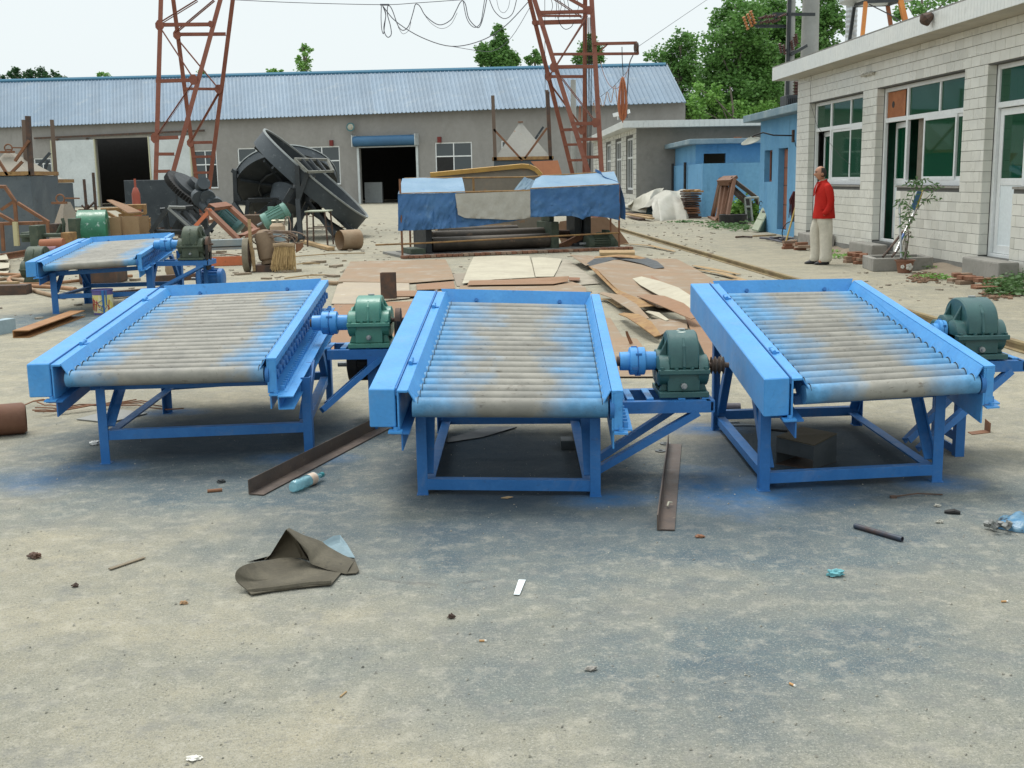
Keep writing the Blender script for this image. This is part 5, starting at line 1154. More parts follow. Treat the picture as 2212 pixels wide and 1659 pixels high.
# ================================================================ STEEL SHEETS
zs_ = Zm(1150, 850, 1650)
SH = 'steel_sheet'
sheet(SH, zs_, [(55, 310), (440, 300), (430, 400), (330, 560), (10, 560), (20, 420)], OSHEET, 'reddish sheet running under the light green gearbox', .004)
sheet(SH, zs_, [(75, 206), (412, 196), (415, 285), (150, 312), (40, 312)], mat('grey_tan_sheet', (.34, .28, .21), (.40, .33, .24), 1.3, .75, c3=(.5, .47, .4), c3scale=4, c3amt=(.62, .7)), 'greyish tan sheet with a white scuff behind the green gearbox', .014)
sheet(SH, zs_, [(132, 110), (585, 100), (612, 150), (628, 196), (420, 212), (72, 206)], TANSH, 'large tan rusty sheet left of the pale sheets', .022)
sheet(SH, zs_, [(445, 220), (625, 204), (632, 240), (450, 246)], OSHEET, 'narrow rusty strip in front of the large tan sheet', .02)
sheet(SH, zs_, [(278, 252), (300, 278), (470, 276), (445, 250)], OSHEET, 'small rusty strip behind the upright channel stub', .03)
sheet(SH, zs_, [(620, 170), (700, 165), (680, 228), (640, 228)], mat('mud_sheet', (.26, .22, .17), None, 4, .9), 'small muddy plate between the tan and the pale sheets', .006)
sheet(SH, zs_, [(720, 88), (860, 82), (985, 84), (1000, 130), (1012, 186), (820, 196), (665, 216), (690, 150)], PALESH, 'largest pale dusty sheet in front of the brick plinth', .02, [0, .02, 0, 0, 0, 0, .03, 0])
sheet(SH, zs_, [(996, 92), (1060, 90), (1142, 98), (1120, 150), (1102, 182), (1016, 184)], PALESH, 'smaller pale sheet right of the largest pale one', .032, [0, .02, 0, 0, 0, 0])
sheet(SH, zs_, [(1150, 96), (1188, 110), (1255, 165), (1325, 215), (1180, 226), (1105, 184)], mat('stained_pale_sheet', (.36, .32, .25), (.26, .23, .18), 3, .85), 'stained pale sheet with a pointed right corner', .012, [.02, 0, 0, .0, 0, 0])
sheet(SH, zs_, [(655, 226), (900, 214), (1190, 206), (1255, 232), (1260, 262), (650, 262)], TANSH, 'tan sheet just behind the top edge of the middle machine', .03)
sheet(SH, zs_, [(700, 202), (900, 196), (1175, 181), (1170, 205), (1100, 218), (690, 224)], OSHEET, 'curved orange strip lying across the pale sheets', .055, [.02, 0, .06, 0, 0, 0])
sheet(SH, zs_, [(1172, 186), (1228, 188), (1226, 202), (1176, 200)], RUST, 'small dark plate at the right end of the orange strip', .05)
sheet(SH, zs_, [(1180, 78), (1320, 84), (1420, 92), (1300, 118), (1255, 130)], TANSH, 'pointed tan sheet at the back of the right heap', .05, [.12, 0, 0, 0, .05])
sheet(SH, zs_, [(1420, 96), (1690, 98), (1780, 145), (1900, 216), (1880, 300), (1770, 332), (1600, 330), (1400, 240), (1275, 132)], TANSH, 'largest tan sheet in the heap between middle and right machines', .04, [.03, 0, 0, 0, 0, 0, .02, .06, .10])
sheet(SH, zs_, [(1268, 130), (1310, 150), (1460, 300), (1500, 330), (1590, 322), (1480, 322), (1400, 262)], RUSTY, 'bent narrow sheet edge curling along the left of the heap', .10, [.08, .08, 0, 0, 0, 0, 0])
m = MB()
def arcsheet(zf, pts, w, z, h, mt, label, name='bent_strip', up=.5):
    ctr = [G(zf(*p), z) for p in pts]; n = len(ctr); m = MB(); vs = []
    for i, c in enumerate(ctr):
        d = (ctr[min(i + 1, n - 1)] - ctr[max(i - 1, 0)]).normalized(); s = V((-d.y, d.x, 0)); t = i / (n - 1); c = c + V((0, 0, h * sin(pi * t)))
        ww = w * (.35 + .65 * sin(pi * min(1, max(0, t * .9 + .05))))
        vs += [c - s * ww / 2, c + s * ww / 2 + V((0, 0, up * ww * .4)), c + s * ww / 2 + V((0, 0, up * ww * .4 + .008)), c - s * ww / 2 + V((0, 0, .008))]
    fs = []
    for i in range(n - 1):
        for k in range(4): a = i * 4 + k; b = i * 4 + (k + 1) % 4; fs.append((a, b, b + 4, a + 4))
    fs += [(3, 2, 1, 0), tuple(4 * (n - 1) + k for k in range(4))]; m.add(vs, fs)
    return one(name, mt, m, label, 'metal strip', 'bent offcuts in the sheet heap', smooth=False)
arcsheet(zs_, [(1268, 135), (1330, 112), (1420, 104), (1500, 112), (1560, 125), (1608, 145)], .35, .06, .03, DARK, 'dark blackened plate with a curved edge lying on the tan sheet', up=.3)
arcsheet(zs_, [(1300, 92), (1400, 94), (1480, 98), (1556, 104)], .16, .1, .03, RUSTY, 'thin yellowish strip at the very back of the heap')
arcsheet(zs_, [(1500, 192), (1560, 232), (1640, 275), (1710, 310), (1775, 345)], .30, .07, .04, PALESH, 'long curved pale strip lying across the tan sheet')
arcsheet(zs_, [(1560, 182), (1590, 215), (1650, 255), (1700, 285)], .12, .05, .02, OSHEET, 'thin orange sliver beside the curved pale strip')
arcsheet(zs_, [(1520, 276), (1590, 312), (1680, 350), (1780, 386)], .22, .10, .05, OSHEET, 'curved orange strip under the pale one beside the right machine')
arcsheet(zs_, [(1325, 262), (1400, 300), (1470, 345), (1545, 388)], .14, .06, .05, TANSH, 'long tan strip nearest the right rail of the middle machine')
arcsheet(zs_, [(1545, 350), (1590, 372), (1645, 394)], .08, .04, .02, PALESH, 'short pale sliver at the end of the long tan strip')
arcsheet(zs_, [(1425, 362), (1480, 400), (1540, 440), (1600, 470)], .14, .06, .06, RUSTY, 'yellowish strip curling behind the dark teal gearbox')
sheet(SH, zs_, [(1510, 392), (1640, 385), (1736, 390), (1742, 432), (1660, 440), (1600, 468)], TANSH, 'tan sheet just behind the dark teal gearbox', .03, [.03, 0, 0, 0, .03, 0])
sheet(SH, zs_, [(1730, 378), (1830, 372), (1860, 430), (1905, 560), (1850, 590), (1770, 470)], OSHEET, 'orange sheet running under the left side of the right machine', .02)
sheet(SH, zs_, [(1340, 380), (1372, 380), (1430, 470), (1500, 480), (1560, 560), (1590, 660), (1400, 660)], TANSH, 'tan sheet under the coupling of the middle machine', .012)
sheet(SH, zs_, [(1445, 445), (1455, 445), (1480, 500), (1465, 505)], RUST, 'small dark sliver standing in the dirt by the coupling', .02, [.12, .12, 0, 0])
sheet(SH, zs_, [(1320, 66), (1490, 66), (1490, 78), (1322, 80)], WOOD, 'short board in front of the right end of the brick plinth', .05, th=.05, cat='board', group='boards lying on the yard')
for i, (pp, mt, lb) in enumerate((
        ([(1770, 130), (1800, 140), (1900, 160), (1990, 172)], WOOD, 'pale wood strip in the rubble left of the rail'),
        ([(1790, 150), (1900, 172), (2040, 208)], WOOD, 'longest wood strip lying beside the rail'),
        ([(1900, 200), (1980, 204), (2060, 210)], WOOD, 'lowest wood strip beside the rail, near the right machine'),
        ([(1440, 25), (1560, 38), (1680, 62)], WOOD, 'thin lath beside the right end of the brick plinth'),
        ([(1322, 290), (1380, 300), (1420, 330)], WOOD, 'short strip in dirt by the middle machine'))):
    arcsheet(zs_, pp, .12, .02, .02, mt, lb, 'wood_strip', .1)
# upright channel stub
m = MB(); a = G(zs_(316, 292)); m.chan(a, a + V((0, 0, .36)), .20, .12, .012, (0, 1, 0)); one('channel_stub', RUSTD, m, 'short rusty channel standing upright behind the green gearbox', 'steel channel')
m = MB(); a, b = G(zs_(-40, 212), .04), G(zs_(72, 212), .04); m.tube([a, b], .03, 8); one('steel_tube', PIPE, m, 'tan tube end sticking out behind the left roller machine', 'pipe')

# ================================================================ PLATE ROLLS UNDER TARPAULINS
zt_ = Zm(1300, 520, 1040)
TM = Wall((-2.24, 23.3), (2.45, 25.0))
def tp(x, y, o=0): return TM.px(zt_(x, y), o)
def tpt(x, y, o=0): return TM.at(*tp(x, y, o), o)
t = thing('shelter_frame', TM.at(0, 0), 'rusty tube frame standing over the plate rolls under blue tarpaulin', 'frame')
def tube_part(par, pts, r, mt, nm): m = MB(); m.tube(pts, r, 8); return m.build(nm, mt, par)
for x, y0, y1, o in ((264, 250, 850, 0), (1925, 288, 768, 0), (328, 250, 785, -1.5), (1860, 200, 668, -1.5)):
    a = tpt(x, y0, o); tube_part(t, [V((a.x, a.y, 0)), a], .022, RUST, 'post')
for (x0, y0, x1, y1, o) in ((268, 745, 1935, 657, .0), (258, 362, 690, 352, .0), (690, 351, 1255, 338, .0), (1255, 324, 1925, 290, .0), (300, 247, 1210, 236, -1.3), (1210, 236, 1885, 195, -1.3), (80, 750, 450, 735, -.6)):
    tube_part(t, [tpt(x0, y0, o), tpt(x1, y1, o)], .018, RUSTY, 'rail')
tube_part(t, [tpt(820, 238, -1.3), tpt(826, 372, -1.3)], .025, RUSTY, 'post')
def cloth(name, top, bot, o, mt, label, fold=.055, nu=70, nv=22, seed=0, ot=None, cat='tarpaulin'):
    """hanging tarpaulin between two surveyed outlines"""
    def interp(L, t):
        for i in range(len(L) - 1):
            if t <= (L[i + 1][0] - L[0][0]) / (L[-1][0] - L[0][0]) + 1e-6 or i == len(L) - 2:
                a, b = L[i], L[i + 1]; q = (t * (L[-1][0] - L[0][0]) + L[0][0] - a[0]) / max(1e-6, b[0] - a[0]); return (a[0] + (b[0] - a[0]) * q, a[1] + (b[1] - a[1]) * q)
    o2 = o if ot is None else ot
    def fn(u, v):
        a = tpt(*interp(top, u), o2); b = tpt(*interp(bot, u), o); p = a.lerp(b, v)
        f = fold * (nz((u * 9, v * 2.2), 1.0, seed) + .6 * nz((u * 23 + v * 5, v * 4), 1.0, seed + 3) + .5 * sin(u * 46 + v * 9 + 4 * nz((u * 4, v), 1, seed)) * nz((u * 6, v * 2), 1, seed + 9) + .35 * nz((u * 50, v * 16), 1, seed + 5)) * (.25 + .9 * v)
        return p + TM.n * (f + .012) + V((0, 0, .3 * f * (1 if o != o2 else 0)))
    m = MB(); m.grid(fn, nu, nv, -TM.n * .004 + V((0, 0, -.004))); return one(name, mt, m, label, cat, 'tarpaulins over the plate rolls', smooth=True)
cloth('tarpaulin', [(250, 362), (690, 354), (700, 470), (980, 520), (1250, 500), (1252, 470)][:2], [(250, 642), (330, 640), (480, 632), (540, 628), (690, 618)], .02, TARPB, 'darker blue tarpaulin hanging at the front left of the shelter', seed=1)
cloth('tarpaulin', [(690, 470), (1250, 480)], [(690, 618), (850, 606), (960, 590), (1100, 572), (1160, 560), (1250, 540)], .0, TARPB, 'blue tarpaulin band hanging below the grey patch', seed=2, nu=30, nv=8)
cloth('tarpaulin', [(1252, 326), (1500, 314), (1925, 290)], [(1252, 538), (1330, 536), (1560, 528), (1610, 540), (1645, 558), (1685, 535), (1720, 530), (1830, 540), (1930, 562)], .02, TARPB, 'darker blue tarpaulin hanging at the front right of the shelter', seed=3, nu=54)
cloth('tarpaulin', [(282, 246), (440, 240), (600, 246), (735, 238)], [(250, 364), (480, 362), (690, 354), (760, 352)], .03, TARPL, 'faded pale blue tarpaulin over the left end of the shelter roof', .02, 30, 10, 4, -1.3)
cloth('tarpaulin', [(1290, 248), (1340, 222), (1500, 222), (1700, 208), (1885, 192)], [(1252, 330), (1330, 326), (1500, 318), (1700, 306), (1925, 292)], .03, TARPL, 'faded pale blue tarpaulin over the right half of the shelter roof', .02, 40, 10, 5, -1.3)
cloth('tarpaulin', [(682, 362), (1252, 340)], [(705, 520), (760, 545), (960, 552), (1100, 560), (1200, 552), (1250, 540)], .07, SACK, 'grey cloth patch sagging between the two blue tarpaulins', .03, 34, 12, 6)
cloth('tarpaulin', [(1205, 235), (1290, 262)], [(1120, 340), (1255, 328)], -.2, mat('dark_blue_fold', (.06, .12, .18), (.1, .17, .22), 3, .6), 'dark gathered tarpaulin fold at the middle opening of the shelter', .05, 14, 8, 7, -1.2)
cloth('tarpaulin', [(930, 372), (1130, 350)], [(960, 400), (1110, 385)], -.3, TARPL, 'pale crumpled tarpaulin end lying inside the shelter opening', .04, 14, 6, 8, -.5)
def side_fl(u, v):
    a = TM.at(tp(1925, 292)[0] + .02, tp(1925, 292)[1], -1.35 * u); b = TM.at(tp(1930, 292)[0] + .12 + .12 * sin(u * 3), 0, -1.35 * u)
    z = a.z * (1 - v) + (tp(1935, 560 - 60 * u)[1]) * v + .35 * 0; return V((a.x + (b.x - a.x) * v + .05 * sin(u * 9 + v * 3), a.y, z + (.35 * u * (1 - v)) ))
m = MB(); m.grid(side_fl, 16, 10, V((.004, 0, 0))); one('tarpaulin', TARPB, m, 'blue tarpaulin flap on the right end of the shelter', 'tarpaulin', 'tarpaulins over the plate rolls', smooth=True)
def side_fl2(u, v):
    a = TM.at(tp(252, 362)[0] - .03, tp(252, 362)[1], -.45 * u); z = a.z * (1 - v) + (tp(250, 560 + 40 * u)[1]) * v + .12 * u * (1 - v)
    return V((a.x - .10 * v - .05 * sin(u * 8 + v * 3), a.y, z))
# the plate rolls
t = thing('plate_rolls', TM.at(2, 0, -.5), 'long dark plate bending rolls lying behind the brick plinth', 'rolling machine')
MR = mat('dark_greasy_roll', (.055, .045, .035), (.10, .08, .06), 2.2, .5, .3, .5, c3=(.2, .13, .08), c3scale=6, stretch=(.6, 1, 1))
for (x0, y0, x1, y1, r, o) in ((505, 690, 1385, 662, .135, -.9), (505, 775, 1400, 740, .155, -.6), (560, 655, 1150, 628, .10, -1.2)):
    a, b = tpt(x0, y0, o), tpt(x1, y1, o); a.z = b.z = max(r + .06, (a.z + b.z) / 2); m = MB(); m.cyl(a, b, r, 24); m.build('roll', MR, t, smooth=True)
a, b = tpt(450, 805, -.5), tpt(500, 645, -.5); m = MB(); u0, u1 = tp(452, 700, -.5)[0], tp(498, 700, -.5)[0]; TM.box(m, u0, u1, 0, .75, -1.4, -.4); m.build('end_stand', DARK, t, bevel=.01)
u0, u1 = tp(1402, 700, -.5)[0], tp(1458, 700, -.5)[0]; m = MB(); TM.box(m, u0, u1, 0, .62, -1.3, -.4); TM.box(m, u0 + .03, u1 - .03, .62, .82, -1.1, -.6); m.build('end_stand', OLIVE, t, bevel=.01)
u0, u1 = tp(1592, 700, -.8)[0], tp(1700, 700, -.8)[0]; m = MB(); TM.box(m, u0, u0 + (u1 - u0) * .45, 0, 1.15, -1.3, -.8); TM.box(m, u0 + (u1 - u0) * .55, u1, 0, 1.1, -1.3, -.7); TM.box(m, u0 - .1, u1 + .1, .0, .12, -1.4, -.6); m.build('drive_stand', DARK, t, bevel=.01)
u0 = tp(340, 800, -.3)[0]; m = MB(); TM.box(m, u0, tp(450, 800, -.3)[0], 0, .16, -1.0, -.2); m.build('foot_block', OLIVE, t)
bars(t, zt_, [(1455, 765, 1640, 672, 25.2, 25.6), (1500, 770, 1650, 690, 25.3, 25.6)], 25, RUST, 'brace', .07, .07)
bars(t, zt_, [(1455, 650, 1600, 655, 25.7, 25.9), (1455, 680, 1600, 690, 25.7, 25.9)], 25, RUSTD, 'drive_shaft', .10, .1, 'tube')
c = tpt(1612, 590, -.9); m = MB(); m.tube([c + V((.19 * cos(i * pi / 10) * .4, -.1, .19 * sin(i * pi / 10))) for i in range(21)], .012, 6, False); m.build('hand_wheel', DARK, t, smooth=True)
motor('roll_motor', tpt(1775, 735, -.35), TM.d, .19, .62, OLIVE, 'grey green finned motor with lifting eye at the right end of the plate rolls', foot=.0, fins=22)
m = MB(); u, z = tp(1775, 690, -.35); m.tube([TM.at(u + .05 * cos(a_), z + .05 + .05 * sin(a_), -.35) for a_ in [i * pi / 8 for i in range(17)]], .014, 6, False); one('lifting_eye', RUSTD, m, 'small ring bolt on top of the finned motor of the plate rolls', 'ring bolt')
u0, u1 = tp(1850, 740, -.2)[0], tp(1925, 740, -.2)[0]; m = MB(); m.hexa([TM.at(u0, .1, -.6), TM.at(u1, .02, -.6), TM.at(u1, .02, -.2), TM.at(u0, .1, -.2), TM.at(u0, .42, -.6), TM.at(u1, .12, -.6), TM.at(u1, .12, -.2), TM.at(u0, .42, -.2)]); one('motor_guard', OLIVE, m, 'sloping grey green guard right of the finned motor', 'guard', bevel=.01)
# brick plinth, brick by brick
t = thing('brick_plinth', TM.at(.5, 0, .35), 'low red brick edging in front of the plate rolls', 'brick wall')
bm_ = MB(); bm_.hexa([TM.d * 0 + V((0, 0, 0)), TM.d * .105, TM.d * .105 - TM.n * .22, -TM.n * .22, V((0, 0, .055)), TM.d * .105 + V((0, 0, .055)), TM.d * .105 - TM.n * .22 + V((0, 0, .055)), -TM.n * .22 + V((0, 0, .055))])
br1, br2 = bm_.mesh('brick', BRICK, bevel=.006), bm_.mesh('brick', BRICKD, bevel=.006)
ub, ue = tp(290, 852, .35)[0], tp(2068, 800, .35)[0]; n = int((ue - ub) / .117); rn = random.Random(2)
for i in range(n): link('brick', rn.choice((br1, br1, br2)), t, TM.at(ub + i * .117, 0.0, .35 + rn.uniform(-.012, .012)) - TM.at(.5, 0, .35) + V((0, 0, rn.uniform(0, .012))))
m = MB(); TM.box(m, ub + .05, ue - .2, 0, .05, -1.6, .12); m.build('mortar_bed', CONCD, t)
m = MB(); TM.box(m, ub + .3, ub + 3.3, .052, .06, -1.4, -.2); m.build('pit_shade_sheet', BLACK, t)  # flat black sheet paints the darkness of the pit behind the rolls
# sheets and frames behind the shelter
def plate(name, zf, pts, Y, mt, label, th=.02, tilt=0, cat='metal sheet', group=None):
    w = [P(zf(*p), Y) for p in pts]; zlo = min(p.z for p in w)
    for p in w: p.y += (p.z - zlo) * tilt; 
    for p in w: p.z = max(p.z, .0)
    m = MB(); m.slab(w, V((0, th, 0))); return one(name, mt, m, label, cat, group)
pm = plate('side_panel', zt_, [(495, 222), (1190, 156), (1245, 160), (1290, 180), (1335, 222), (1420, 420), (1420, 640), (500, 640)], 27.5, mat('grey_brown_side_panel', (.17, .15, .12), (.21, .18, .14), 1.5, .7, c3=(.30, .14, .05), c3scale=3, c3amt=(.58, .68)), 'long grey brown panel with yellow rusted rim standing behind the shelter', .06)
bars(pm, zt_, [(495, 218, 1190, 151), (1190, 151, 1245, 155), (1245, 155, 1295, 178), (1295, 178, 1335, 220)], 27.45, mat('yellow_rim_paint', (.45, .27, .07), (.36, .2, .06), 4, .6), 'rim', .10, .07)
plate('orange_sheet', zt_, [(1256, 116), (1462, 108), (1490, 200), (1520, 420), (1340, 420), (1340, 215)], 28.5, mat('orange_primer_sheet', (.52, .21, .10), (.45, .19, .1), 1.2, .7), 'orange primed sheet leaning upright behind the grey brown panel', .02, .1)
plate('orange_sheet', zt_, [(1448, 650), (1480, 575), (1590, 558), (1700, 548), (1838, 542), (1930, 640), (2005, 745), (1900, 765), (1500, 770)], 26.6, OSHEET, 'large orange sheet leaning behind the drive end of the plate rolls', .02, .35)
plate('orange_sheet', zt_, [(520, 660), (540, 622), (900, 596), (1100, 590), (1180, 640), (1000, 660)], 27.0, TANSH, 'pale tan sheet visible under the tarpaulin behind the rolls', .02, .35)

# inverted hoppers: pyramid on a square flange with corner posts standing up
def hopper(zf, x0, x1, yf, apex, posts, Y, size, body, label, braces=(), mt=None, flip=False):
    mt = mt or mat('pale_hopper_steel', (.30, .29, .26), (.35, .34, .30), 1.5, .7, .1, .4, c3=(.3, .17, .1), c3scale=4, c3amt=(.64, .74))
    a, b = P(zf(x0, yf), Y), P(zf(x1, yf), Y); c = (a + b) / 2 + V((0, size / 2, 0)); z = a.z; s = (b.x - a.x) / 2
    t = thing('hopper', (c.x, c.y, 0), label, 'hopper', 'inverted steel hoppers')
    for p, q in (((a.x, Y), (b.x, Y)), ((b.x, Y), (b.x, Y + size)), ((b.x, Y + size), (a.x, Y + size)), ((a.x, Y + size), (a.x, Y))):
        m = MB(); m.angle(V((p[0], p[1], z)), V((q[0], q[1], z)), .09, .01); m.build('flange', RUSTY, t)
    if apex:
        ap_ = P(zf(*apex), Y + size / 2); r = .04; m = MB(); i_ = .06
        base = [V((a.x + i_, Y + i_, z + .02)), V((b.x - i_, Y + i_, z + .02)), V((b.x - i_, Y + size - i_, z + .02)), V((a.x + i_, Y + size - i_, z + .02))]; top = [V((ap_.x - r, c.y - r, ap_.z)), V((ap_.x + r, c.y - r, ap_.z)), V((ap_.x + r, c.y + r, ap_.z)), V((ap_.x - r, c.y + r, ap_.z))]
        m.hexa(base + top); m.build('pyramid', mt, t)
        m = MB(); m.lathe([(.08, 0), (.08, .03)], V((ap_.x, c.y, ap_.z + .02)), (0, 0, 1), 12); m.build('outlet_flange', RUST, t)
    for i, (px0, py0, px1, py1, dy) in enumerate(posts):
        e, f = P(zf(px0, py0), Y + dy), P(zf(px1, py1), Y + dy); m = MB(); m.angle(V((f.x, f.y, z)), e, .10, .012, (0, 1, 0), 1 if i % 2 == 0 else -1, 1); m.build('post', RUSTD if i % 2 else mat('dull_brown_steel', (.14, .10, .075), None, 4, .7), t)
    for q in braces:
        e, f = P(zf(q[0], q[1]), Y + q[4]), P(zf(q[2], q[3]), Y + q[4]); m = MB(); m.angle(e, f, .06, .008, (0, 1, 0)); m.build('brace', RUST if q[4] < .1 else PANG, t)
    if body:
        m = MB(); m.bx(a.x + .05, b.x - .02, Y + .04, Y + size - .05, 0, z - .01); m.build('body', body, t, bevel=.01)
    return t
hopper(z3, 250, 782, 1385, (495, 1065), [(240, 825, 262, 1380, 0), (745, 790, 770, 1375, 0), (708, 778, 738, 1310, 1.6)], 33.5, 1.7, mat('dark_blue_grey_body', (.06, .075, .09), None, 2, .6), 'inverted hopper with pale pyramid and tall corner posts behind the blue shelter', [(270, 1110, 518, 1380, 0), (732, 1110, 538, 1375, 0), (700, 1100, 630, 1205, 1.0)])
HB = mat('hopper_blue_grey', (.085, .105, .12), (.12, .14, .15), 1.6, .55, .1, .4, c3=(.05, .05, .05), c3scale=7, c3amt=(.6, .7))
hopper(zj, -260, 345, 655, (100, 375), [(240, 20, 275, 640, 1.0), (328, -22, 368, 650, 0)], 27.0, 1.7, HB, 'largest inverted hopper, at the left edge, on a blue grey body', [(335, 260, 175, 495, -.05), (260, 500, 120, 640, 0), (-80, 360, 95, 640, 0)], mat('tan_pyramid', (.26, .235, .19), (.30, .27, .22), 2, .75))
hopper(zj, 330, 605, 735, (385, 570), [(560, 20, 622, 860, 0)], 29.5, 1.4, HB, 'inverted hopper with one tall post, beside the pale sliding door', [(570, 400, 420, 570, .5), (550, 480, 470, 700, .5), (280, 400, 455, 720, 0)])
# ring handle plates on the cones
for (x, y, Y, lb) in ((95, 355, 27.6, 'rusty ring on the apex of the largest inverted hopper'), (680, 925, 25.2, 'rusty ring on top of the small cone by the green cover')):
    c = P(zj(x, y), Y); m = MB(); m.tube([c + V((.09 * cos(i * pi / 8), 0, .09 * sin(i * pi / 8) + .03)) for i in range(17)], .018, 6, False); m.beam(c + V((.1, 0, .04)), c + V((.42, 0, .03)), .03, .03); m.box(c + V((-.03, 0, -.06)), (.32, .1, .05)); one('shackle_ring', RUST, m, lb, 'ring')
c = G(zj(690, 1300)); c = P(zj(690, 1290), 25.3); m = MB(); ap_ = P(zj(682, 950), 25.3); m.lathe([(.62, 0), (.10, ap_.z), (0.02, ap_.z)], V((ap_.x, 25.6, 0)), (0, 0, 1), 4); one('cone_hopper', mat('beige_cone_steel', (.30, .26, .21), (.34, .27, .2), 2, .7), m, 'small beige pyramid cone left of the bright green cover', 'hopper')
# orange frame at far left
t = thing('tube_frame', (P(zj(190, 1440), 25).x, 25, 0), 'rusty orange angle frame with slanting braces at the left edge', 'frame')
bars(t, zj, [(-60, 760, 60, 762), (55, 760, 175, 935), (175, 930, 215, 1440), (195, 945, 548, 1165), (545, 1160, 556, 1300), (-40, 1055, 180, 1175), (180, 945, 20, 1050), (-40, 1180, 545, 1165), (30, 1180, 50, 1500), (370, 1170, 375, 1330), (430, 1170, 435, 1300)], 25.0, RUST, 'frame_bar', .065, .065, 'angle')
bars(t, zj, [(170, 1170, 190, 1440)], 24.9, mat('cream_post', (.50, .45, .26), None, 3, .7), 'post', .09, .09)
# old machinery on the left
t = thing('old_machine', (P(zj(400, 1450), 23).x, 23, 0), 'old dark green machine bed with blocks and shafts behind the farthest roller machine', 'machine')
def zbx(q, zf, x0, x1, y0, y1, Y, d=.5, z0=None):
    a, b = P(zf(x0, y1), Y), P(zf(x1, y0), Y); return q.bx(a.x, b.x, Y, Y + d, max(0, a.z) if z0 is None else z0, b.z)
for (x0, x1, y0, y1, dy, mt) in ((220, 780, 1300, 1350, 0, OLIVE), (240, 400, 1285, 1400, .2, OLIVE), (350, 420, 1210, 1560, -.2, OLIVE), (690, 780, 1290, 1420, -.1, RUSTY), (780, 850, 1130, 1400, .3, OLIVE), (560, 640, 1190, 1310, .5, RUSTD)):
    m = MB(); zbx(m, zj, x0, x1, y0, y1, 23 + dy, .4); m.build('block', mt, t, bevel=.02)
m = MB(); a, b = P(zj(460, 1430), 22.6), P(zj(720, 1415), 22.6); m.cyl(a, b, .11, 18); m.build('drum', mat('orange_rust_drum', (.32, .12, .06), None, 4, .7), t, smooth=True)
m = MB(); a, b = P(zj(420, 1510), 22.3), P(zj(640, 1500), 22.3); m.cyl(a, b, .10, 18); m.build('drum', mat('purplish_drum', (.20, .10, .12), None, 4, .7), t, smooth=True)
m = MB(); m.tube([P(zj(700, 1130), 23.4), P(zj(720, 1190), 23.4), P(zj(715, 1300), 23.4)], .035, 8); m.tube([P(zj(640, 1300), 23.2), P(zj(690, 1190), 23.2)], .025, 8); m.build('lever', OLIVE, t)
gearbox('old_gearbox', (P(zj(165, 1660), 17.5).x, 18.4, 0), .46, .5, .26, .62, OLIVE, 'old dusty olive gearbox standing on the ground at the left edge', 'old drives standing among the scrap')
m = MB(); m.bx(-6.95, -6.35, 18.3, 18.9, 0, .62); one('old_drive_block', RUSTD, m, 'dark rusty drive block right of the old olive gearbox', 'machine', bevel=.03)
# bright green cover
c = P(zj(960, 1320), 23.5); t = thing('green_cover', (c.x, 23.5, 0), 'bright green rounded motor cover with white scuffs among the scrap', 'cover')
m = MB(); a, b = P(zj(800, 1290), 23.5), P(zj(1130, 1290), 23.5); m.lathe([(.40, 0), (.44, .02), (.44, (b - a).length - .02), (.38, (b - a).length)], V((a.x, 23.9, a.z)), (1, .25, 0), 24); m.build('hood', BGREEN, t, smooth=True)
m = MB(); m.bx(a.x + .1, b.x - .1, 23.65, 24.2, 0, a.z - .2); m.build('base', BGREEN, t, bevel=.02)
# grey trough in front of the sliding doors
t = thing('steel_trough', (P(zj(1770, 980), 33).x, 33, 0), 'long grey steel box behind the left crane leg', 'trough')
a, b = P(zj(1412, 975), 33), P(zj(2125, 690), 33); m = MB(); m.bx(a.x, b.x, 33, 33.9, .35, b.z); m.build('box', PANG, t, bevel=.01)
m = MB()
for x in (a.x + .3, b.x - .4): m.bx(x, x + .12, 33.05, 33.8, 0, .35)
m.build('feet', RUSTD, t); m = MB(); x = P(zj(1975, 800), 33).x; m.bx(x, x + .03, 32.985, 33.0, .36, b.z - .02); m.build('seam', DARK, t)
m = MB(); c = P(zj(1538, 975), 31); tz = P(zj(1538, 790), 31); m.lathe([(.11, 0), (.11, tz.z - .15), (.06, tz.z), (.03, tz.z + .02), (.03, tz.z + .25)], V((c.x, 31, .0)), (0, 0, 1), 16); one('red_gas_bottle', mat('red_oxide_bottle', (.34, .08, .05), None, 3, .6), m, 'thin red gas bottle standing before the grey steel box', 'gas bottle', smooth=True)
m = MB()
for q in ((945, 690, 985, 1140, .05), (1048, 615, 1082, 1125, .05)): m.tube([P(zj(q[0], q[1]), 26.5), V((P(zj(q[2], q[3]), 26.5).x, 26.5, 0))], .035, 8)
m.tube([P(zj(860, 1150), 26.4), P(zj(1065, 945), 26.4)], .025, 6); m.tube([P(zj(845, 1045), 26.4), P(zj(960, 1080), 26.4)], .02, 6)
for i in range(6): a_ = i * pi / 3; c = P(zj(970, 1035), 26.4); m.tube([c, c + V((.16 * cos(a_), -.05, .13 * sin(a_)))], .02, 5)
one('rod_stand', RUSTD, m, 'two thin upright rods joined by a star shaped clamp in the scrap', 'stand')
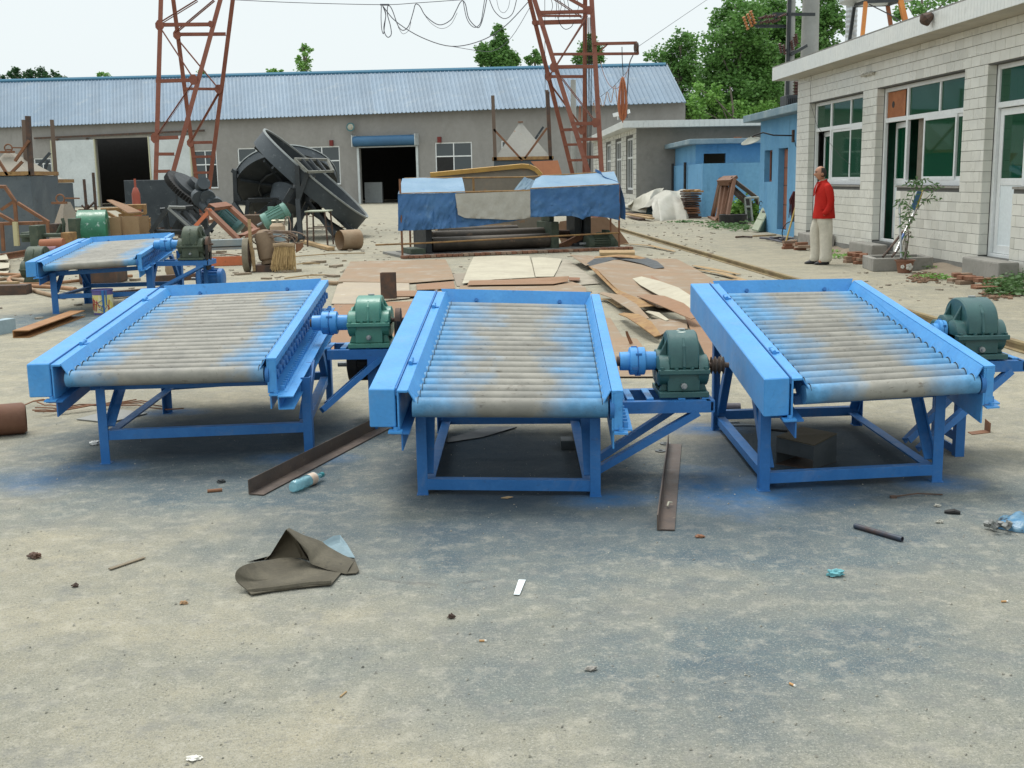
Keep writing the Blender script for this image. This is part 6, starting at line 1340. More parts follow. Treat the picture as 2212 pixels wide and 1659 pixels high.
# frames, curled sheet and brown box right of the green cover
t = thing('frame_pile', (P(zj(1500, 1200), 27).x, 27, 0), 'low heap of yellowish and rusty ladder frames below the left crane leg', 'frames')
bars(t, zj, [(1130, 1020, 1640, 1000), (1150, 1030, 1540, 1250), (1300, 1010, 1690, 1210), (1330, 1085, 1640, 1062), (1400, 980, 1640, 975), (1640, 980, 1645, 1080), (1170, 1060, 1200, 1180), (1420, 1010, 1480, 1150), (1200, 1130, 1340, 1120), (1540, 1150, 1690, 1130), (1540, 1170, 1690, 1165), (1540, 1200, 1690, 1190), (1550, 1225, 1690, 1215)], 27.0, RUSTY, 'frame_bar', .06, .07, 'angle')
m = MB(); pts = [zj(1200, 932), zj(1260, 930), zj(1420, 985), zj(1590, 1065), zj(1440, 1075), zj(1320, 1005)]
ys_ = [26.6, 26.7, 26.7, 26.6, 26.2, 26.3]; m.slab([P(p, y) for p, y in zip(pts, ys_)], V((0, .01, .02))); one('curled_sheet', OSHEET, m, 'orange curved sheet propped on the frame heap by the dark doorway', 'metal sheet')
t = thing('open_box', (P(zj(1390, 1300), 24).x, 24, 0), 'tall brown open box standing among the scrap', 'box')
a, b = P(zj(1243, 1300), 24), P(zj(1540, 1115), 24); mid = P(zj(1355, 1200), 24).x
for q in ((a.x, mid, 24, 24.03), (a.x, a.x + .03, 24.03, 24.8), (a.x + .03, b.x, 24.77, 24.8), (b.x - .35, b.x, 24.1, 24.13)): m = MB(); m.bx(q[0], q[1], q[2], q[3], 0, b.z); m.build('side', CARD, t)
# pale rubble slabs and lumps between the frames
rn = random.Random(11)
rb = [mat('pale_scrap', (.36, .31, .24), (.2, .14, .1), 4, .9), None, mat('brown_scrap', (.22, .17, .12), (.3, .25, .18), 4, .85)]
m = MB()
for i in range(46):
    x, y = rn.uniform(1100, 2100), rn.uniform(1190, 1350); c = G(zj(x, y)); s = rn.uniform(.08, .28)
    m.box(c + V((0, 0, s * .2)), (s * rn.uniform(.8, 2), s, s * .4), Matrix.Rotation(rn.uniform(0, 3), 3, 'Z') @ Matrix.Rotation(rn.uniform(-.3, .3), 3, 'X'))
tag(m.build('scrap_rubble', rb[0]), 'pale blocks and slabs of rubble strewn under the left crane leg', 'rubble', None, 'stuff')
m = MB()
for i in range(50):
    x, y = rn.uniform(300, 1150), rn.uniform(560, 850); c = G((1106 * 0 + x * .62 + 60, y * .55 + 150)); s = rn.uniform(.05, .16)
    if c.y < 14 or c.y > 60: continue
    m.box(c + V((0, 0, s * .15)), (s * rn.uniform(.8, 2.6), s, s * .3), Matrix.Rotation(rn.uniform(0, 3), 3, 'Z'))
tag(m.build('far_rubble', rb[2]), 'dark crumbs of scrap scattered over the far yard', 'rubble', None, 'stuff')

# ================================================================ DISC PANS
zq = Zm(500, 420, 800)
def pan(name, c, n, R, depth, mt_out, mt_in, label, ribs=True):
    n = V(n).normalized(); t = thing(name, (c.x, c.y, 0), label, 'disc pan', 'dark steel disc pans leaning in the yard'); wall = .02
    m = MB(); m.lathe([(R, -depth), (R, 0), (R - .025, 0), (R - .025, -depth + .03)], c, n, 72, caps=False); m.build('rim_wall', mt_out, t, smooth=True)
    m = MB(); m.lathe([(R - .01, -depth), (R - .01, -depth + .025)], c, n, 72); m.build('floor_plate', mt_in, t)
    m = MB(); m.lathe([(R + .025, -.03), (R + .025, .015), (R - .03, .015), (R - .03, -.03)], c, n, 72, caps=False); m.build('rim_flange', mat('light_rim_edge', (.30, .32, .31), (.22, .24, .24), 4, .5, .2), t, smooth=True)
    x, y, z = frame(V((0, 0, 0)), n)
    if ribs:
        for i in range(8):
            a = i * pi / 4 + .3; d = x * cos(a) + y * sin(a); b = c - n * (depth + .05); m = MB(); m.beam(b + d * .25, b + d * (R - .08), .06, .10, n); m.build('rib', DARK, t)
        for r in (R * .55,):
            m = MB(); p = [c - n * (depth + .05) + (x * cos(i * pi / 8) + y * sin(i * pi / 8)) * r for i in range(17)]; m.tube(p, .035, 6, False); m.build('ring_stiffener', DARK, t)
        m = MB(); m.lathe([(.32, -depth - .02), (.30, -depth - .25), (.16, -depth - .3), (.16, -depth - .9)], c, n, 24); m.build('hub', DARK, t, smooth=True)
    return t
cB = P(zq(1437, 600), 37.0); pan('disc_pan', cB, (-.15, .62, .77), 1.60, .34, PANG, DARK, 'dark disc pan seen from beneath with ribs, standing behind the other pan')
cA = P(zq(1738, 548), 32.8); pan('disc_pan', cA, (.67, .02, .742), 1.86, .46, PANG, mat('dark_pan_inside', (.05, .05, .048), (.10, .06, .04), 1.2, .7), 'dark disc pan tipped on edge in front, opening to the upper right')
t = thing('pan_stand', (P(zq(1560, 1180), 31).x, 31.6, 0), 'dark welded stand holding the front disc pan', 'machine stand')
bars(t, zq, [(1545, 470, 1562, 812, 30.9, 30.9), (1648, 540, 1552, 812, 30.9, 30.9), (1552, 800, 1580, 1195, 30.9, 30.6), (1500, 1160, 1640, 860, 30.6, 31.6), (1610, 760, 1920, 1160, 31.8, 31.2), (1720, 850, 1900, 1120, 32, 31.4), (1860, 900, 2085, 1110, 32, 31.8), (1920, 1160, 2090, 1110, 31.2, 31.8), (1480, 1195, 1620, 1190, 30.8, 30.8), (1480, 900, 1480, 1190, 32, 32), (1420, 830, 1500, 700, 31.2, 31.2), (1700, 930, 2040, 1150, 32.5, 32.1), (1480, 1210, 1600, 1215, 30.6, 30.6)], 31, DARK, 'stand_beam', .12, .14)
bars(t, zq, [(1520, 405, 1842, 412, 30.9, 31.5), (1842, 412, 1897, 525, 31.5, 30.9), (1650, 533, 1897, 525, 30.7, 30.9), (1520, 405, 1650, 533, 30.9, 30.7)], 31, mat('worn_grey_edge', (.20, .20, .17), (.12, .12, .11), 5, .6), 'scraper_frame', .06, .07)
bars(t, zq, [(1600, 408, 1700, 530, 31.0, 30.8), (1670, 409, 1765, 529, 31.1, 30.8), (1740, 410, 1830, 527, 31.3, 30.85)], 31, DARK, 'scraper_bar', .05, .07)
m = MB(); m.lathe([(.28, 0), (.28, .5), (.2, .55), (.2, 1.2)], P(zq(1480, 890), 31.6), P(zq(1600, 660), 32) - P(zq(1480, 890), 31.6), 20); m.build('drive_housing', DARK, t, smooth=True)
motor('pan_motor', P(zq(1330, 965), 30.6), P(zq(1440, 900), 30.7) - P(zq(1300, 975), 30.6), .22, .72, mat('pale_green_motor', (.13, .27, .22), (.17, .32, .27), 5, .5, c3=(.4, .42, .38), c3scale=9, c3amt=(.62, .7)), 'pale green motor tilted below the front disc pan')
t = thing('pan_stand', (P(zq(1060, 950), 35).x, 36, 0), 'dark stand of the rear disc pan with a tall bracket at its left', 'machine stand')
bars(t, zq, [(930, 520, 940, 830, 36, 36), (912, 525, 985, 525, 36, 36.4), (960, 530, 958, 620, 36.3, 36.3), (920, 828, 1060, 838, 36, 36), (1062, 812, 1362, 805, 35.4, 35.4), (1062, 812, 1048, 958, 35.4, 35.4), (1070, 830, 1105, 955, 35.4, 36.4), (1330, 815, 1150, 958, 35.4, 35.2), (925, 840, 1000, 960, 36, 35.6), (1360, 810, 1380, 900, 35.4, 35.4), (940, 740, 985, 830, 36, 36)], 36, DARK, 'stand_beam', .12, .12)
m = MB(); m.cyl(P(zq(1412, 690), 36.2), P(zq(1368, 900), 35.8), .36, 20); m.build('shaft_housing', PANG, t, smooth=True)
m = MB(); zbx(m, zq, 990, 1260, 955, 1130, 33.5, 1.2); one('brown_tank', mat('brown_tank', (.13, .09, .06), (.1, .07, .05), 2, .8), m, 'low brown steel tank on the ground under the rear disc pan', 'tank', bevel=.01)
t = thing('work_table', (P(zq(1750, 1180), 29).x, 29, 0), 'small tall table with thin legs and pale top before the disc pans', 'table')
tt = P(zq(1750, 912), 28.5).z; xa, xb = P(zq(1622, 925), 28.2).x, P(zq(1875, 905), 28.8).x
m = MB(); m.bx(xa, xb, 28.1, 29.1, tt - .03, tt); m.build('top', mat('pale_green_top', (.34, .36, .27), None, 3, .7), t, bevel=.004)
for x in (xa + .05, xb - .05):
    for y in (28.15, 29.05): m = MB(); m.tube([V((x, y, tt - .03)), V((x + (.04 if x > xa + .2 else -.02), y, 0))], .022, 6); m.build('leg', RUSTD, t)
for y in (28.15, 29.05): m = MB(); m.tube([V((xa + .04, y, .45)), V((xb - .02, y, .45))], .015, 6); m.build('stretcher', RUSTD, t)
# geared drive with large toothed wheel
t = thing('gear_drive', (P(zq(420, 1100), 25).x, 25.2, 0), 'dark frame carrying a big toothed gear wheel and rollers, left of the disc pans', 'machine')
bars(t, zq, [(272, 882, 605, 1175, 24.2, 24), (272, 882, 105, 1128, 24.3, 24.3), (195, 910, 520, 880, 24.6, 24.8), (425, 900, 645, 1165, 24.8, 24.3), (235, 905, 270, 1100, 24.6, 24.6), (500, 900, 700, 1120, 25.3, 25), (600, 1190, 745, 1025, 23.8, 24), (300, 1150, 430, 920, 25, 25), (360, 1130, 470, 950, 25.3, 25.3), (640, 990, 660, 1170, 25, 25), (150, 1120, 400, 1125, 24.2, 24.6)], 24.5, DARK, 'frame_beam', .09, .11, 'chan')
bars(t, zq, [(280, 878, 440, 882, 24.1, 24.4), (275, 885, 600, 1172, 24.15, 23.95)], 24.4, mat('light_grey_beam', (.22, .23, .22), None, 4, .55), 'frame_beam', .05, .05)
gc = P(zq(478, 745), 25.6); gn = V((.62, -.12, .72)).normalized(); Rg = .60
m = MB(); gx, gy, _ = frame(V((0, 0, 0)), gn); nt_ = 56; pr = []
for i in range(nt_ * 2): a = 2 * pi * i / (nt_ * 2); r = Rg + (.035 if (i // 1) % 2 else 0); pr.append((a, r))
vs = [gc + (gx * cos(a) + gy * sin(a)) * r for a, r in pr] + [gc + gn * .13 + (gx * cos(a) + gy * sin(a)) * r for a, r in pr]; k = len(pr)
m.add(vs, [tuple(range(k)), tuple(range(2 * k - 1, k - 1, -1))] + [(i, (i + 1) % k, k + (i + 1) % k, k + i) for i in range(k)]); m.build('gear_wheel', BLACK, t)
m = MB(); m.lathe([(Rg * .8, .13), (Rg * .8, .2), (Rg * .3, .2), (Rg * .3, .34)], gc, gn, 32); m.build('gear_hub', DARK, t, smooth=True)
for (x0, y0, x1, y1, r) in ((545, 790, 655, 905, .10), (640, 770, 700, 855, .09), (575, 770, 590, 800, .17), (650, 765, 668, 790, .16), (735, 835, 748, 860, .15), (600, 680, 625, 640, .14)):
    m = MB(); m.cyl(P(zq(x0, y0), 24.6), P(zq(x1, y1), 24.4), r, 18); m.build('shaft', PANG, t, smooth=True)
motor('gear_motor', P(zq(880, 990), 24.6), (.6, -.1, -.55), .17, .62, TEAL, 'teal motor seen through the brown leaning frame')
t = thing('tipped_channels', (P(zq(800, 1200), 23).x, 23, 0), 'brown and orange channel frame tipped on its corner in front of the gear drive', 'frame')
bars(t, zq, [(660, 900, 1020, 1250, 22.6, 22.3), (700, 880, 870, 858, 22.8, 23.4), (862, 862, 1210, 1175, 23.4, 23.0), (1000, 1168, 1150, 1100, 22.4, 22.8)], 22.6, mat('brown_primer_channel', (.24, .10, .055), (.19, .085, .05), 3, .65), 'channel', .07, .17, 'chan')
bars(t, zq, [(450, 1165, 690, 905, 22.3, 22.6)], 22.5, PRIMER, 'channel', .07, .15, 'chan')
t = thing('steel_beam', (P(zq(810, 1250), 22).x, 22, .15), 'grey blue I beam lying on an orange one', 'beam', 'steel beams lying before the gear drive')
bars(t, zq, [(590, 1256, 1025, 1240, 22.0, 22.2)], 22, mat('blue_grey_beam', (.24, .30, .33), (.30, .33, .33), 4, .5), 'flange', .20, .05); bars(t, zq, [(590, 1272, 1025, 1256, 22.02, 22.22)], 22, DARK, 'web', .02, .10)
m = MB(); a, b = P(zq(585, 1320), 21.9), P(zq(1022, 1298), 22.1); a.z = b.z = .09; m.beam(a, b, .16, .17); one('steel_beam', PRIMER, m, 'bright orange beam lying on the ground under a grey blue one', 'beam', 'steel beams lying before the gear drive')
# pipe piece, planks
c = G(zq(2050, 1275)); m = MB(); a, b = P(zq(1962, 1215), 26.3), P(zq(2150, 1212), 26.6); a.z = b.z = .235; m.lathe([(.232, 0), (.232, (b - a).length), (.212, (b - a).length), (.212, 0)], a, b - a, 28, caps=False); one('pipe_piece', PIPE, m, 'short wide tan pipe lying on its side right of the broom trolley', 'pipe', smooth=True)
m = MB(); a, b = G(zq(1600, 1215), .05), G(zq(1880, 1290), .05); m.beam(a, b, .16, .07); one('wooden_plank', WOOD, m, 'weathered wooden beam pointing towards the wide tan pipe', 'plank')
for i, (x0, y0, x1, y1, lb) in enumerate(((600, 1330, 980, 1358, 'thin rusty rod on the ground under the steel beams'), (610, 1410, 900, 1408, 'faint rusty rod on the dirt right of the farthest roller machine'), (1540, 1440, 1770, 1436, 'curved pale lath on the dirt right of the straw broom'), (1500, 1366, 2212, 1330, 'long thin wire across the dirt towards the brick plinth'), (1420, 1580, 1860, 1545, 'thin lath lying just behind the left roller machine'), (570, 1545, 660, 1540, 'short brown block of wood right of the farthest roller machine'))):
    m = MB(); a, b = G(zq(x0, y0), .02), G(zq(x1, y1), .02); mid = (a + b) / 2 + V((0, 0, .02)); m.tube([a, mid, b], .012 if i != 5 else .05, 6); one('ground_rod', RUST if i < 2 else WOOD, m, lb, 'rod')

# ================================================================ GAS TROLLEY AND BROOM
t = thing('gas_trolley', (P(zq(1070, 1510), 19.8).x, 19.8, 0), 'hand trolley with a worn tyre seen edge on, a plank handle and a rusty frame', 'trolley')
Yg = G(zq(1200, 1520)).y
c = P(zq(1047, 1350), Yg + .1); r = P(zq(1047, 1190), Yg + .1).z / 2; r = max(.3, r); m = MB(); m.lathe([(r * .8, -.05), (r * .97, -.05), (r, -.02), (r, .02), (r * .97, .05), (r * .8, .05)], V((c.x, Yg + .1, r)), (1, .1, 0), 28, caps=False); m.build('tyre', mat('dusty_tyre', (.16, .14, .10), (.22, .19, .14), 9, .9), t, smooth=True)
m = MB(); m.lathe([(.05, -.08), (r * .8, -.03), (r * .8, .03), (.05, .08)], V((c.x, Yg + .1, r)), (1, .1, 0), 20); m.build('wheel_disc', RUSTD, t)
bars(t, zq, [(1070, 1000, 1082, 1180, Yg + .1, Yg + .1), (1078, 1170, 1118, 1460, Yg + .05, Yg), (1105, 1300, 1125, 1520, Yg, Yg)], Yg, WOOD, 'handle', .05, .05)
m = MB(); a, b = P(zq(1110, 1520), Yg), P(zq(1320, 1450), Yg); m.bx(a.x, b.x, Yg, Yg + .5, 0, max(.1, b.z)); m.build('foot_tray', RUSTD, t)
gc_ = P(zq(1235, 1440), Yg + .05); tz = P(zq(1200, 1225), Yg + .05)
m = MB(); ax = V((-.16, .1, 1)).normalized(); r = .165
m.lathe([(.10, 0), (.135, .01), (.14, .055), (.12, .07), (r * .95, .10), (r, .14), (r, .50), (r * .9, .57), (r * .5, .62), (.03, .63)], V((gc_.x + .03, Yg + .22, .12)), ax, 26); one('rusty_gas_bottle', mat('brown_dusty_bottle', (.20, .14, .09), (.25, .18, .12), 4, .75, 0, .3, .15, 40), m, 'squat brown gas bottle strapped to the hand trolley, left of the straw broom', 'gas bottle', smooth=True)
t2 = thing('oxygen_bottle', (P(zq(1350, 1300), Yg + .6).x, Yg + .6, 0), 'pale blue gas bottle with brass valve and coiled hoses behind the broom', 'gas bottle')
tp_ = P(zq(1350, 1050), Yg + .6); m = MB(); m.lathe([(.13, 0), (.13, tp_.z - .12), (.10, tp_.z - .03), (.045, tp_.z)], V((tp_.x, Yg + .6, 0)), (0, 0, 1), 24); m.build('bottle', mat('pale_blue_bottle', (.25, .33, .36), (.3, .36, .37), 3, .5), t2, smooth=True)
m = MB(); m.lathe([(.14, 0), (.14, .10), (.09, .16)], V((tp_.x, Yg + .6, tp_.z - .13)), (0, 0, 1), 24, caps=False); m.build('cap_ring', mat('tan_cap', (.4, .3, .2), None, 3, .6), t2, smooth=True)
m = MB(); m.cyl(tp_, tp_ + V((0, 0, .1)), .03, 10); m.cyl(tp_ + V((-.1, 0, .06)), tp_ + V((.14, 0, .06)), .025, 10); m.lathe([(.045, 0), (.045, .02)], tp_ + V((.16, -.03, .03)), (0, -1, 0), 14); m.build('valve', mat('brass_valve', (.35, .33, .25), None, 3, .3, .7), t2, smooth=True)
m = MB(); rn = random.Random(4); c = P(zq(1370, 1200), Yg + .25)
for i in range(7):
    R_ = rn.uniform(.22, .42); dx, dz = rn.uniform(-.12, .14), rn.uniform(-.06, .06); tl_ = rn.uniform(.28, .45)
    m.tube([c + V((dx + R_ * cos(k * pi / 12), -.1 * sin(k * pi / 12), dz + R_ * tl_ * sin(k * pi / 12))) for k in range(25)], .011, 5, False)
m.tube([P(zq(x, y), Yg + .2) for x, y in ((1410, 1060), (1430, 980), (1460, 970), (1480, 1040), (1478, 1150))], .011, 5); m.tube([P(zq(x, y), Yg + .2) for x, y in ((1070, 1190), (1130, 1165), (1220, 1200), (1300, 1180), (1400, 1150), (1500, 1180), (1540, 1260))], .011, 5)
one('hose_coil', mat('grey_brown_hose', (.20, .15, .12), (.26, .18, .13), 8, .7), m, 'coiled grey and reddish hoses slung over the trolley and broom', 'hose', smooth=True)
t = thing('straw_broom', (P(zq(1420, 1500), Yg - .1).x, Yg - .05, 0), 'bushy straw broom leaning head down against the gas trolley', 'broom')
m = MB(); rn = random.Random(9)
for i in range(420):
    u = rn.random(); v = rn.uniform(-.09, .09); top = P(zq(1300 + 190 * u + 20, 1255 + 15 * rn.random()), Yg - .02); bot = P(zq(1300 + 225 * u + rn.uniform(-18, 18), 1430 + 85 * rn.random() ** .6), Yg - .12); top.y += v * .6 + .1; bot.y += v; bot.z = max(bot.z, .0)
    md = top.lerp(bot, .5) + V((rn.uniform(-.015, .015), 0, 0)); m.tube([top, md, bot], .004, 3)
o = m.build('bristles', STRAW, t); o['kind'] = 'stuff'
m = MB(); m.tube([P(zq(1310, 1262), Yg + .05), P(zq(1400, 1250), Yg + .05), P(zq(1520, 1262), Yg + .05)], .045, 8); m.build('binding', mat('broom_binding', (.28, .2, .12), None, 6, .9), t, smooth=True)
m = MB(); m.slab([P(zq(1530, 1240), Yg + .02), P(zq(1600, 1228), Yg + .02), P(zq(1602, 1270), Yg + .02), P(zq(1575, 1305), Yg + .02), P(zq(1530, 1330), Yg + .02)], V((0, .04, 0))); one('rusty_scoop', RUST, m, 'rusty curved scoop plate beside the top of the straw broom', 'scoop')

# ================================================================ AROUND THE FARTHEST ROLLER MACHINE
zf_ = Zm(0, 780, 800)
t = thing('paint_bucket', G(zf_(990, 950)), 'yellow and purple paint bucket with blue drips and red scribble', 'bucket')
c = G(zf_(990, 948)); hb_ = P(zf_(985, 705), c.y).z; rb_ = (P(zf_(1085, 800), c.y).x - P(zf_(885, 800), c.y).x) / 2; c.y += rb_
def bucket_mat():
    k = NT('bucket_print'); x, y, z = k.sep(k.tc.outputs['Object'])
    band = k.math('MAXIMUM', k.ramp(z, hb_ * .80, hb_ * .81, 0, 1), k.ramp(z, hb_ * .08, hb_ * .09, 1, 0))
    col = k.mix(k.ramp(k.noise(14, 3), .45, .55), (.62, .56, .16), (.66, .60, .38)); col = k.mix(band, col, (.10, .08, .24)); return k.done(col, .45)
BK = bucket_mat(); t.location = c; WM[t.name] = Matrix.Translation(c)
m = MB(); m.lathe([(rb_ * .93, 0), (rb_, hb_), (rb_ * .95, hb_), (rb_ * .88, .02), (0.001, .02)], c, (0, 0, 1), 32, caps=False); m.build('shell', BK, t, smooth=True)
m = MB(); m.tube([c + V((rb_ * cos(i * pi / 16), rb_ * sin(i * pi / 16), hb_)) for i in range(33)], .008, 6, False); m.build('rim', mat('purple_rim', (.1, .1, .3), None, 3, .4), t, smooth=True)
m = MB()
for a0, h0, w_ in ((-1.2, .95, .035), (-.9, .6, .02)): 
    a = a0; p = [c + V((rb_ * 1.005 * cos(a), rb_ * 1.005 * sin(a), hb_ * (1 - h0 * k / 4))) for k in range(5)]; m.tube(p, [w_ * .6, w_ * .5, w_ * .4, w_ * .3, w_ * .3], 6)
m.build('paint_drip', BLUE2, t, smooth=True)
RED = mat('red_scribble', (.40, .06, .05), None, 3); m = MB()
for (a0, z0, a1, z1) in ((-2.45, .2, -2.35, .68), (-2.2, .15, -2.15, .62), (-2.5, .4, -2.0, .45), (-2.3, .62, -1.9, .5), (-2.0, .15, -1.85, .6), (-1.85, .55, -1.6, .3), (-.75, .2, -.6, .6), (-.85, .4, -.6, .25)):
    m.tube([c + V((rb_ * 1.0 * cos(a0 + (a1 - a0) * k / 5), rb_ * 1.0 * sin(a0 + (a1 - a0) * k / 5), hb_ * (z0 + (z1 - z0) * k / 5))) for k in range(6)], .0045, 5)
m.build('scribble', RED, t); m = MB()
for (a0, z0, a1, z1) in ((-1.75, .5, -1.2, .62), (-1.7, .42, -1.1, .3), (-1.5, .2, -1.2, .5), (-1.7, .25, -1.3, .15), (-1.2, .15, -.9, .35)):
    m.tube([c + V((rb_ * cos(a0 + (a1 - a0) * k / 5), rb_ * sin(a0 + (a1 - a0) * k / 5), hb_ * (z0 + (z1 - z0) * k / 5))) for k in range(6)], .004, 5)
m.build('scribble', mat('blue_scribble', (.1, .14, .28), None, 3), t)
# channels on the ground
a, b = G(zf_(205, 1125), .05), G(zf_(765, 925), .05); m = MB(); q = [(-.085, 0), (.085, 0), (.085, .08), (-.085, .08), (-.085, .07), (.075, .07), (.075, .01), (-.085, .01)]; m.prof(V((a.x, a.y, .0)), V((b.x, b.y, .0)), [(u, v) for u, v in q]); one('box_channel', mat('orange_brown_channel', (.32, .16, .06), (.26, .12, .05), 4, .65), m, 'orange brown steel channel on the ground left of the left roller machine', 'steel channel')
a, b = G(zf_(-60, 1190), 0), G(zf_(118, 1110), 0); m = MB(); m.chan(V((a.x - .3, a.y, .075)), V((b.x, b.y, .075)), .12, .15, .01); one('grey_channel', mat('pale_blue_grey_channel', (.30, .40, .44), (.24, .32, .36), 4, .5), m, 'pale blue grey channel end poking in at the left edge', 'steel channel')
# bent tubes and pipes at far left
TUB = mat('orange_brown_tube', (.34, .18, .09), (.28, .14, .07), 4, .65)
def gpipe(pts, r, z, mt, lb, name='bent_tube', cat='pipe'):
    w = [G(zf_(*p), z) for p in pts]; m = MB(); m.tube(w, r, 10); return one(name, mt, m, lb, cat, 'tubes lying left of the farthest roller machine', smooth=True)
gpipe([(360, 560), (200, 560), (100, 580), (85, 605), (130, 640), (300, 660), (550, 672), (740, 692)], .032, .06, TUB, 'long orange brown tube with a tight bend, uppermost in the heap')
gpipe([(1300, 560), (900, 595), (600, 625), (380, 640), (200, 645)], .028, .04, TUB, 'straight orange tube passing behind the farthest roller machine legs')
gpipe([(290, 685), (380, 720), (500, 750), (640, 770)], .03, .03, PIPE, 'short pale tube with an open end, nearest in the heap')
gpipe([(-40, 600), (60, 590), (180, 598), (260, 612)], .03, .05, PIPE, 'pale tube end at the very left of the heap')
gpipe([(-40, 540), (120, 545), (280, 550)], .025, .05, TUB, 'thin tube lying highest up at the left edge')
m = MB(); a, b = G(zf_(-80, 700), .07), G(zf_(285, 690), .07); m.beam(a, b, .3, .14); one('timber_block', RUSTD, m, 'dark rusty block under the tube heap at the left edge', 'block')
m = MB(); a, b = G(zf_(-80, 655), .12), G(zf_(180, 650), .12); m.beam(a, b, .12, .10); one('timber_block', WOOD, m, 'brown timber lying among the tubes at the left edge', 'block')
for i, (pts, z) in enumerate((([(-60, 345), (60, 345), (85, 400), (-60, 410)], .1), ([(-60, 420), (95, 415), (90, 480), (-60, 500)], .06), ([(-60, 500), (100, 490), (80, 530), (-60, 545)], .02))):
    sheet('curved_plate', zf_, pts, PALESH, ('back', 'middle', 'front')[i] + ' one of the pale curved plates in front of the old olive gearbox', z, [0, .02, .05, .0], cat='metal sheet', group='pale plates at the left edge')
m = MB(); c = G(zf_(1640, 600)); m.lathe([(.0, 0), (.10, .03), (.13, .12), (.12, .25), (.07, .32)], V((c.x, c.y + .4, 0)), (0, 0, 1), 18); one('clay_jar', PIPE, m, 'tan round jar half hidden behind the legs of the farthest machine', 'jar', smooth=True)
c0, c1 = G(zf_(1080, 745), .06), G(zf_(1620, 700), .06); m = MB(); m.beam(c0, c1, .1, .09); m.beam(c0 + V((.2, 1.2, .1)), c1 + V((.2, 1.2, .1)), .12, .10); one('dark_beam', RUSTD, m, 'dark steel beam on the ground beside the paint bucket', 'beam')

# rusty pipe at the left edge
zl_ = Zm(60, 950, 1400)
a = G((40, 965), 0); m = MB(); e0 = G((60, 935)); e0.z = .1; m.lathe([(.085, .0), (.1, .02), (.1, 1.3), (.09, 1.3), (.088, .03)], e0, (-.93, -.37, 0), 28, caps=False); one('rusty_pipe', mat('dark_rust_pipe', (.16, .07, .04), (.20, .10, .06), 6, .7, 0, .4, .2, 40), m, 'thick dark rusty pipe end at the left edge of the foreground', 'pipe', smooth=True)
m = MB(); rn = random.Random(6)
for i in range(7):
    p0 = G(zl_(40 + 20 * i, 790 + 6 * i), .01); m.tube([p0 + V((.35 * k / 8 * (1 + .3 * i % 2), .12 * sin(k * .6 + i) + .05 * k / 8, .012 + .02 * abs(sin(k + i)))) for k in range(9)], .005, 5)
one('wire_tangle', RUST, m, 'tangle of thin rusty wire behind the left roller machine side cover', 'wire')
sheet('scrap_plate', zl_, [(335, 860), (560, 800), (735, 828), (520, 880)], mat('thin_grey_plate', (.25, .25, .23), None, 4, .5), 'thin grey plate lying under the left roller machine', .005, cat='metal sheet', group='plates under the machines')

# ================================================================ RIGHT SIDE: pile, frames, cabinet, mop
def heap(pts_front, pts_back, tops, mt, label, seed, amp=.07):
    """draped sheet between a front edge on the ground, a crest and a rear edge"""
    def it(L, u):
        k = u * (len(L) - 1); i = min(int(k), len(L) - 2); return L[i].lerp(L[i + 1], k - i)
    def fn(u, v):
        f, t_, b = it(pts_front, u), it(tops, u), it(pts_back, u)
        if v < .55: q = v / .55; p = f.lerp(t_, q); p.z = f.z + (t_.z - f.z) * (sin(q * pi / 2) ** .8)
        else: q = (v - .55) / .45; p = t_.lerp(b, q); p.z = t_.z + (b.z - t_.z) * q ** 1.5
        k = amp * sin(pi * min(1, v * 1.3)) ; r = abs(nz((u * 2.4, v * 2.6), 1, seed)) * 3.2 + abs(nz((u * 4, v * 5.), 1, seed + 2)) * 1.4 - .8
        return V((p.x + k * .8 * nz((u * 3, v * 3), 1, seed + 4), p.y - k * r * .6, max(.0, p.z - k * r * .8)))
    m = MB(); m.grid(fn, 46, 26, V((0, .0, -.004))); return one('plastic_sheeting', mt, m, label, 'sheeting', 'pale sheeting over the scrap pile', smooth=True)
def pz(x, y, Y): return P(zb(x, y), Y)
g0 = [G(zb(x, y)) for x, y in ((372, 1010), (420, 1050), (500, 1068), (560, 1072), (622, 1062))]
for p in g0: p.z = .12
tops = [pz(375, 985, 50), pz(440, 925, 49.5), pz(540, 858, 49), pz(660, 818, 48.5), pz(740, 808, 48.5)]
heap(g0, [V((p.x, 52.5, .3)) for p in tops], tops, mat('pale_sheeting_left', (.47, .45, .38), (.40, .38, .31), 1.3, .6, 0, .3, .2, 8, c3=(.36, .34, .28), c3scale=3, c3amt=(.6, .75)), 'left part of the pale sheeting, draped over boards behind the rail', 1, .10)
g1 = [G(zb(x, y)) for x, y in ((622, 1120), (700, 1128), (850, 1112), (960, 1108), (1050, 1085))]
tops = [pz(610, 985, 42.5), pz(640, 880, 44), pz(760, 822, 44.8), pz(900, 812, 45), pz(1000, 850, 45)]
heap(g1, [V((p.x + .1, 48, .2)) for p in tops], tops, SHEETW, 'right part of the pale sheeting, crumpled and reaching the ground', 3, .16)
t = thing('board_stack', (pz(1075, 1070, 41.5).x, 41.3, 0), 'stack of dark rusted pieces at the right end of the pale sheeting', 'stack')
rn = random.Random(8); top_z = pz(1060, 825, 42.3).z; x0, x1 = pz(1020, 900, 42.3).x, pz(1090, 900, 42.3).x; k = 12
for i in range(k):
    m = MB(); z0 = top_z * i / k; m.bx(x0 - .3 + rn.uniform(-.05, .05), x1 + rn.uniform(-.08, .05), 42.2 + rn.uniform(0, .12), 43.3, z0 + .01, z0 + top_z / k - .015); m.build('board', rn.choice((RUSTD, RUST, mat('dark_brown_board', (.07, .04, .03), None, 5, .8))), t)
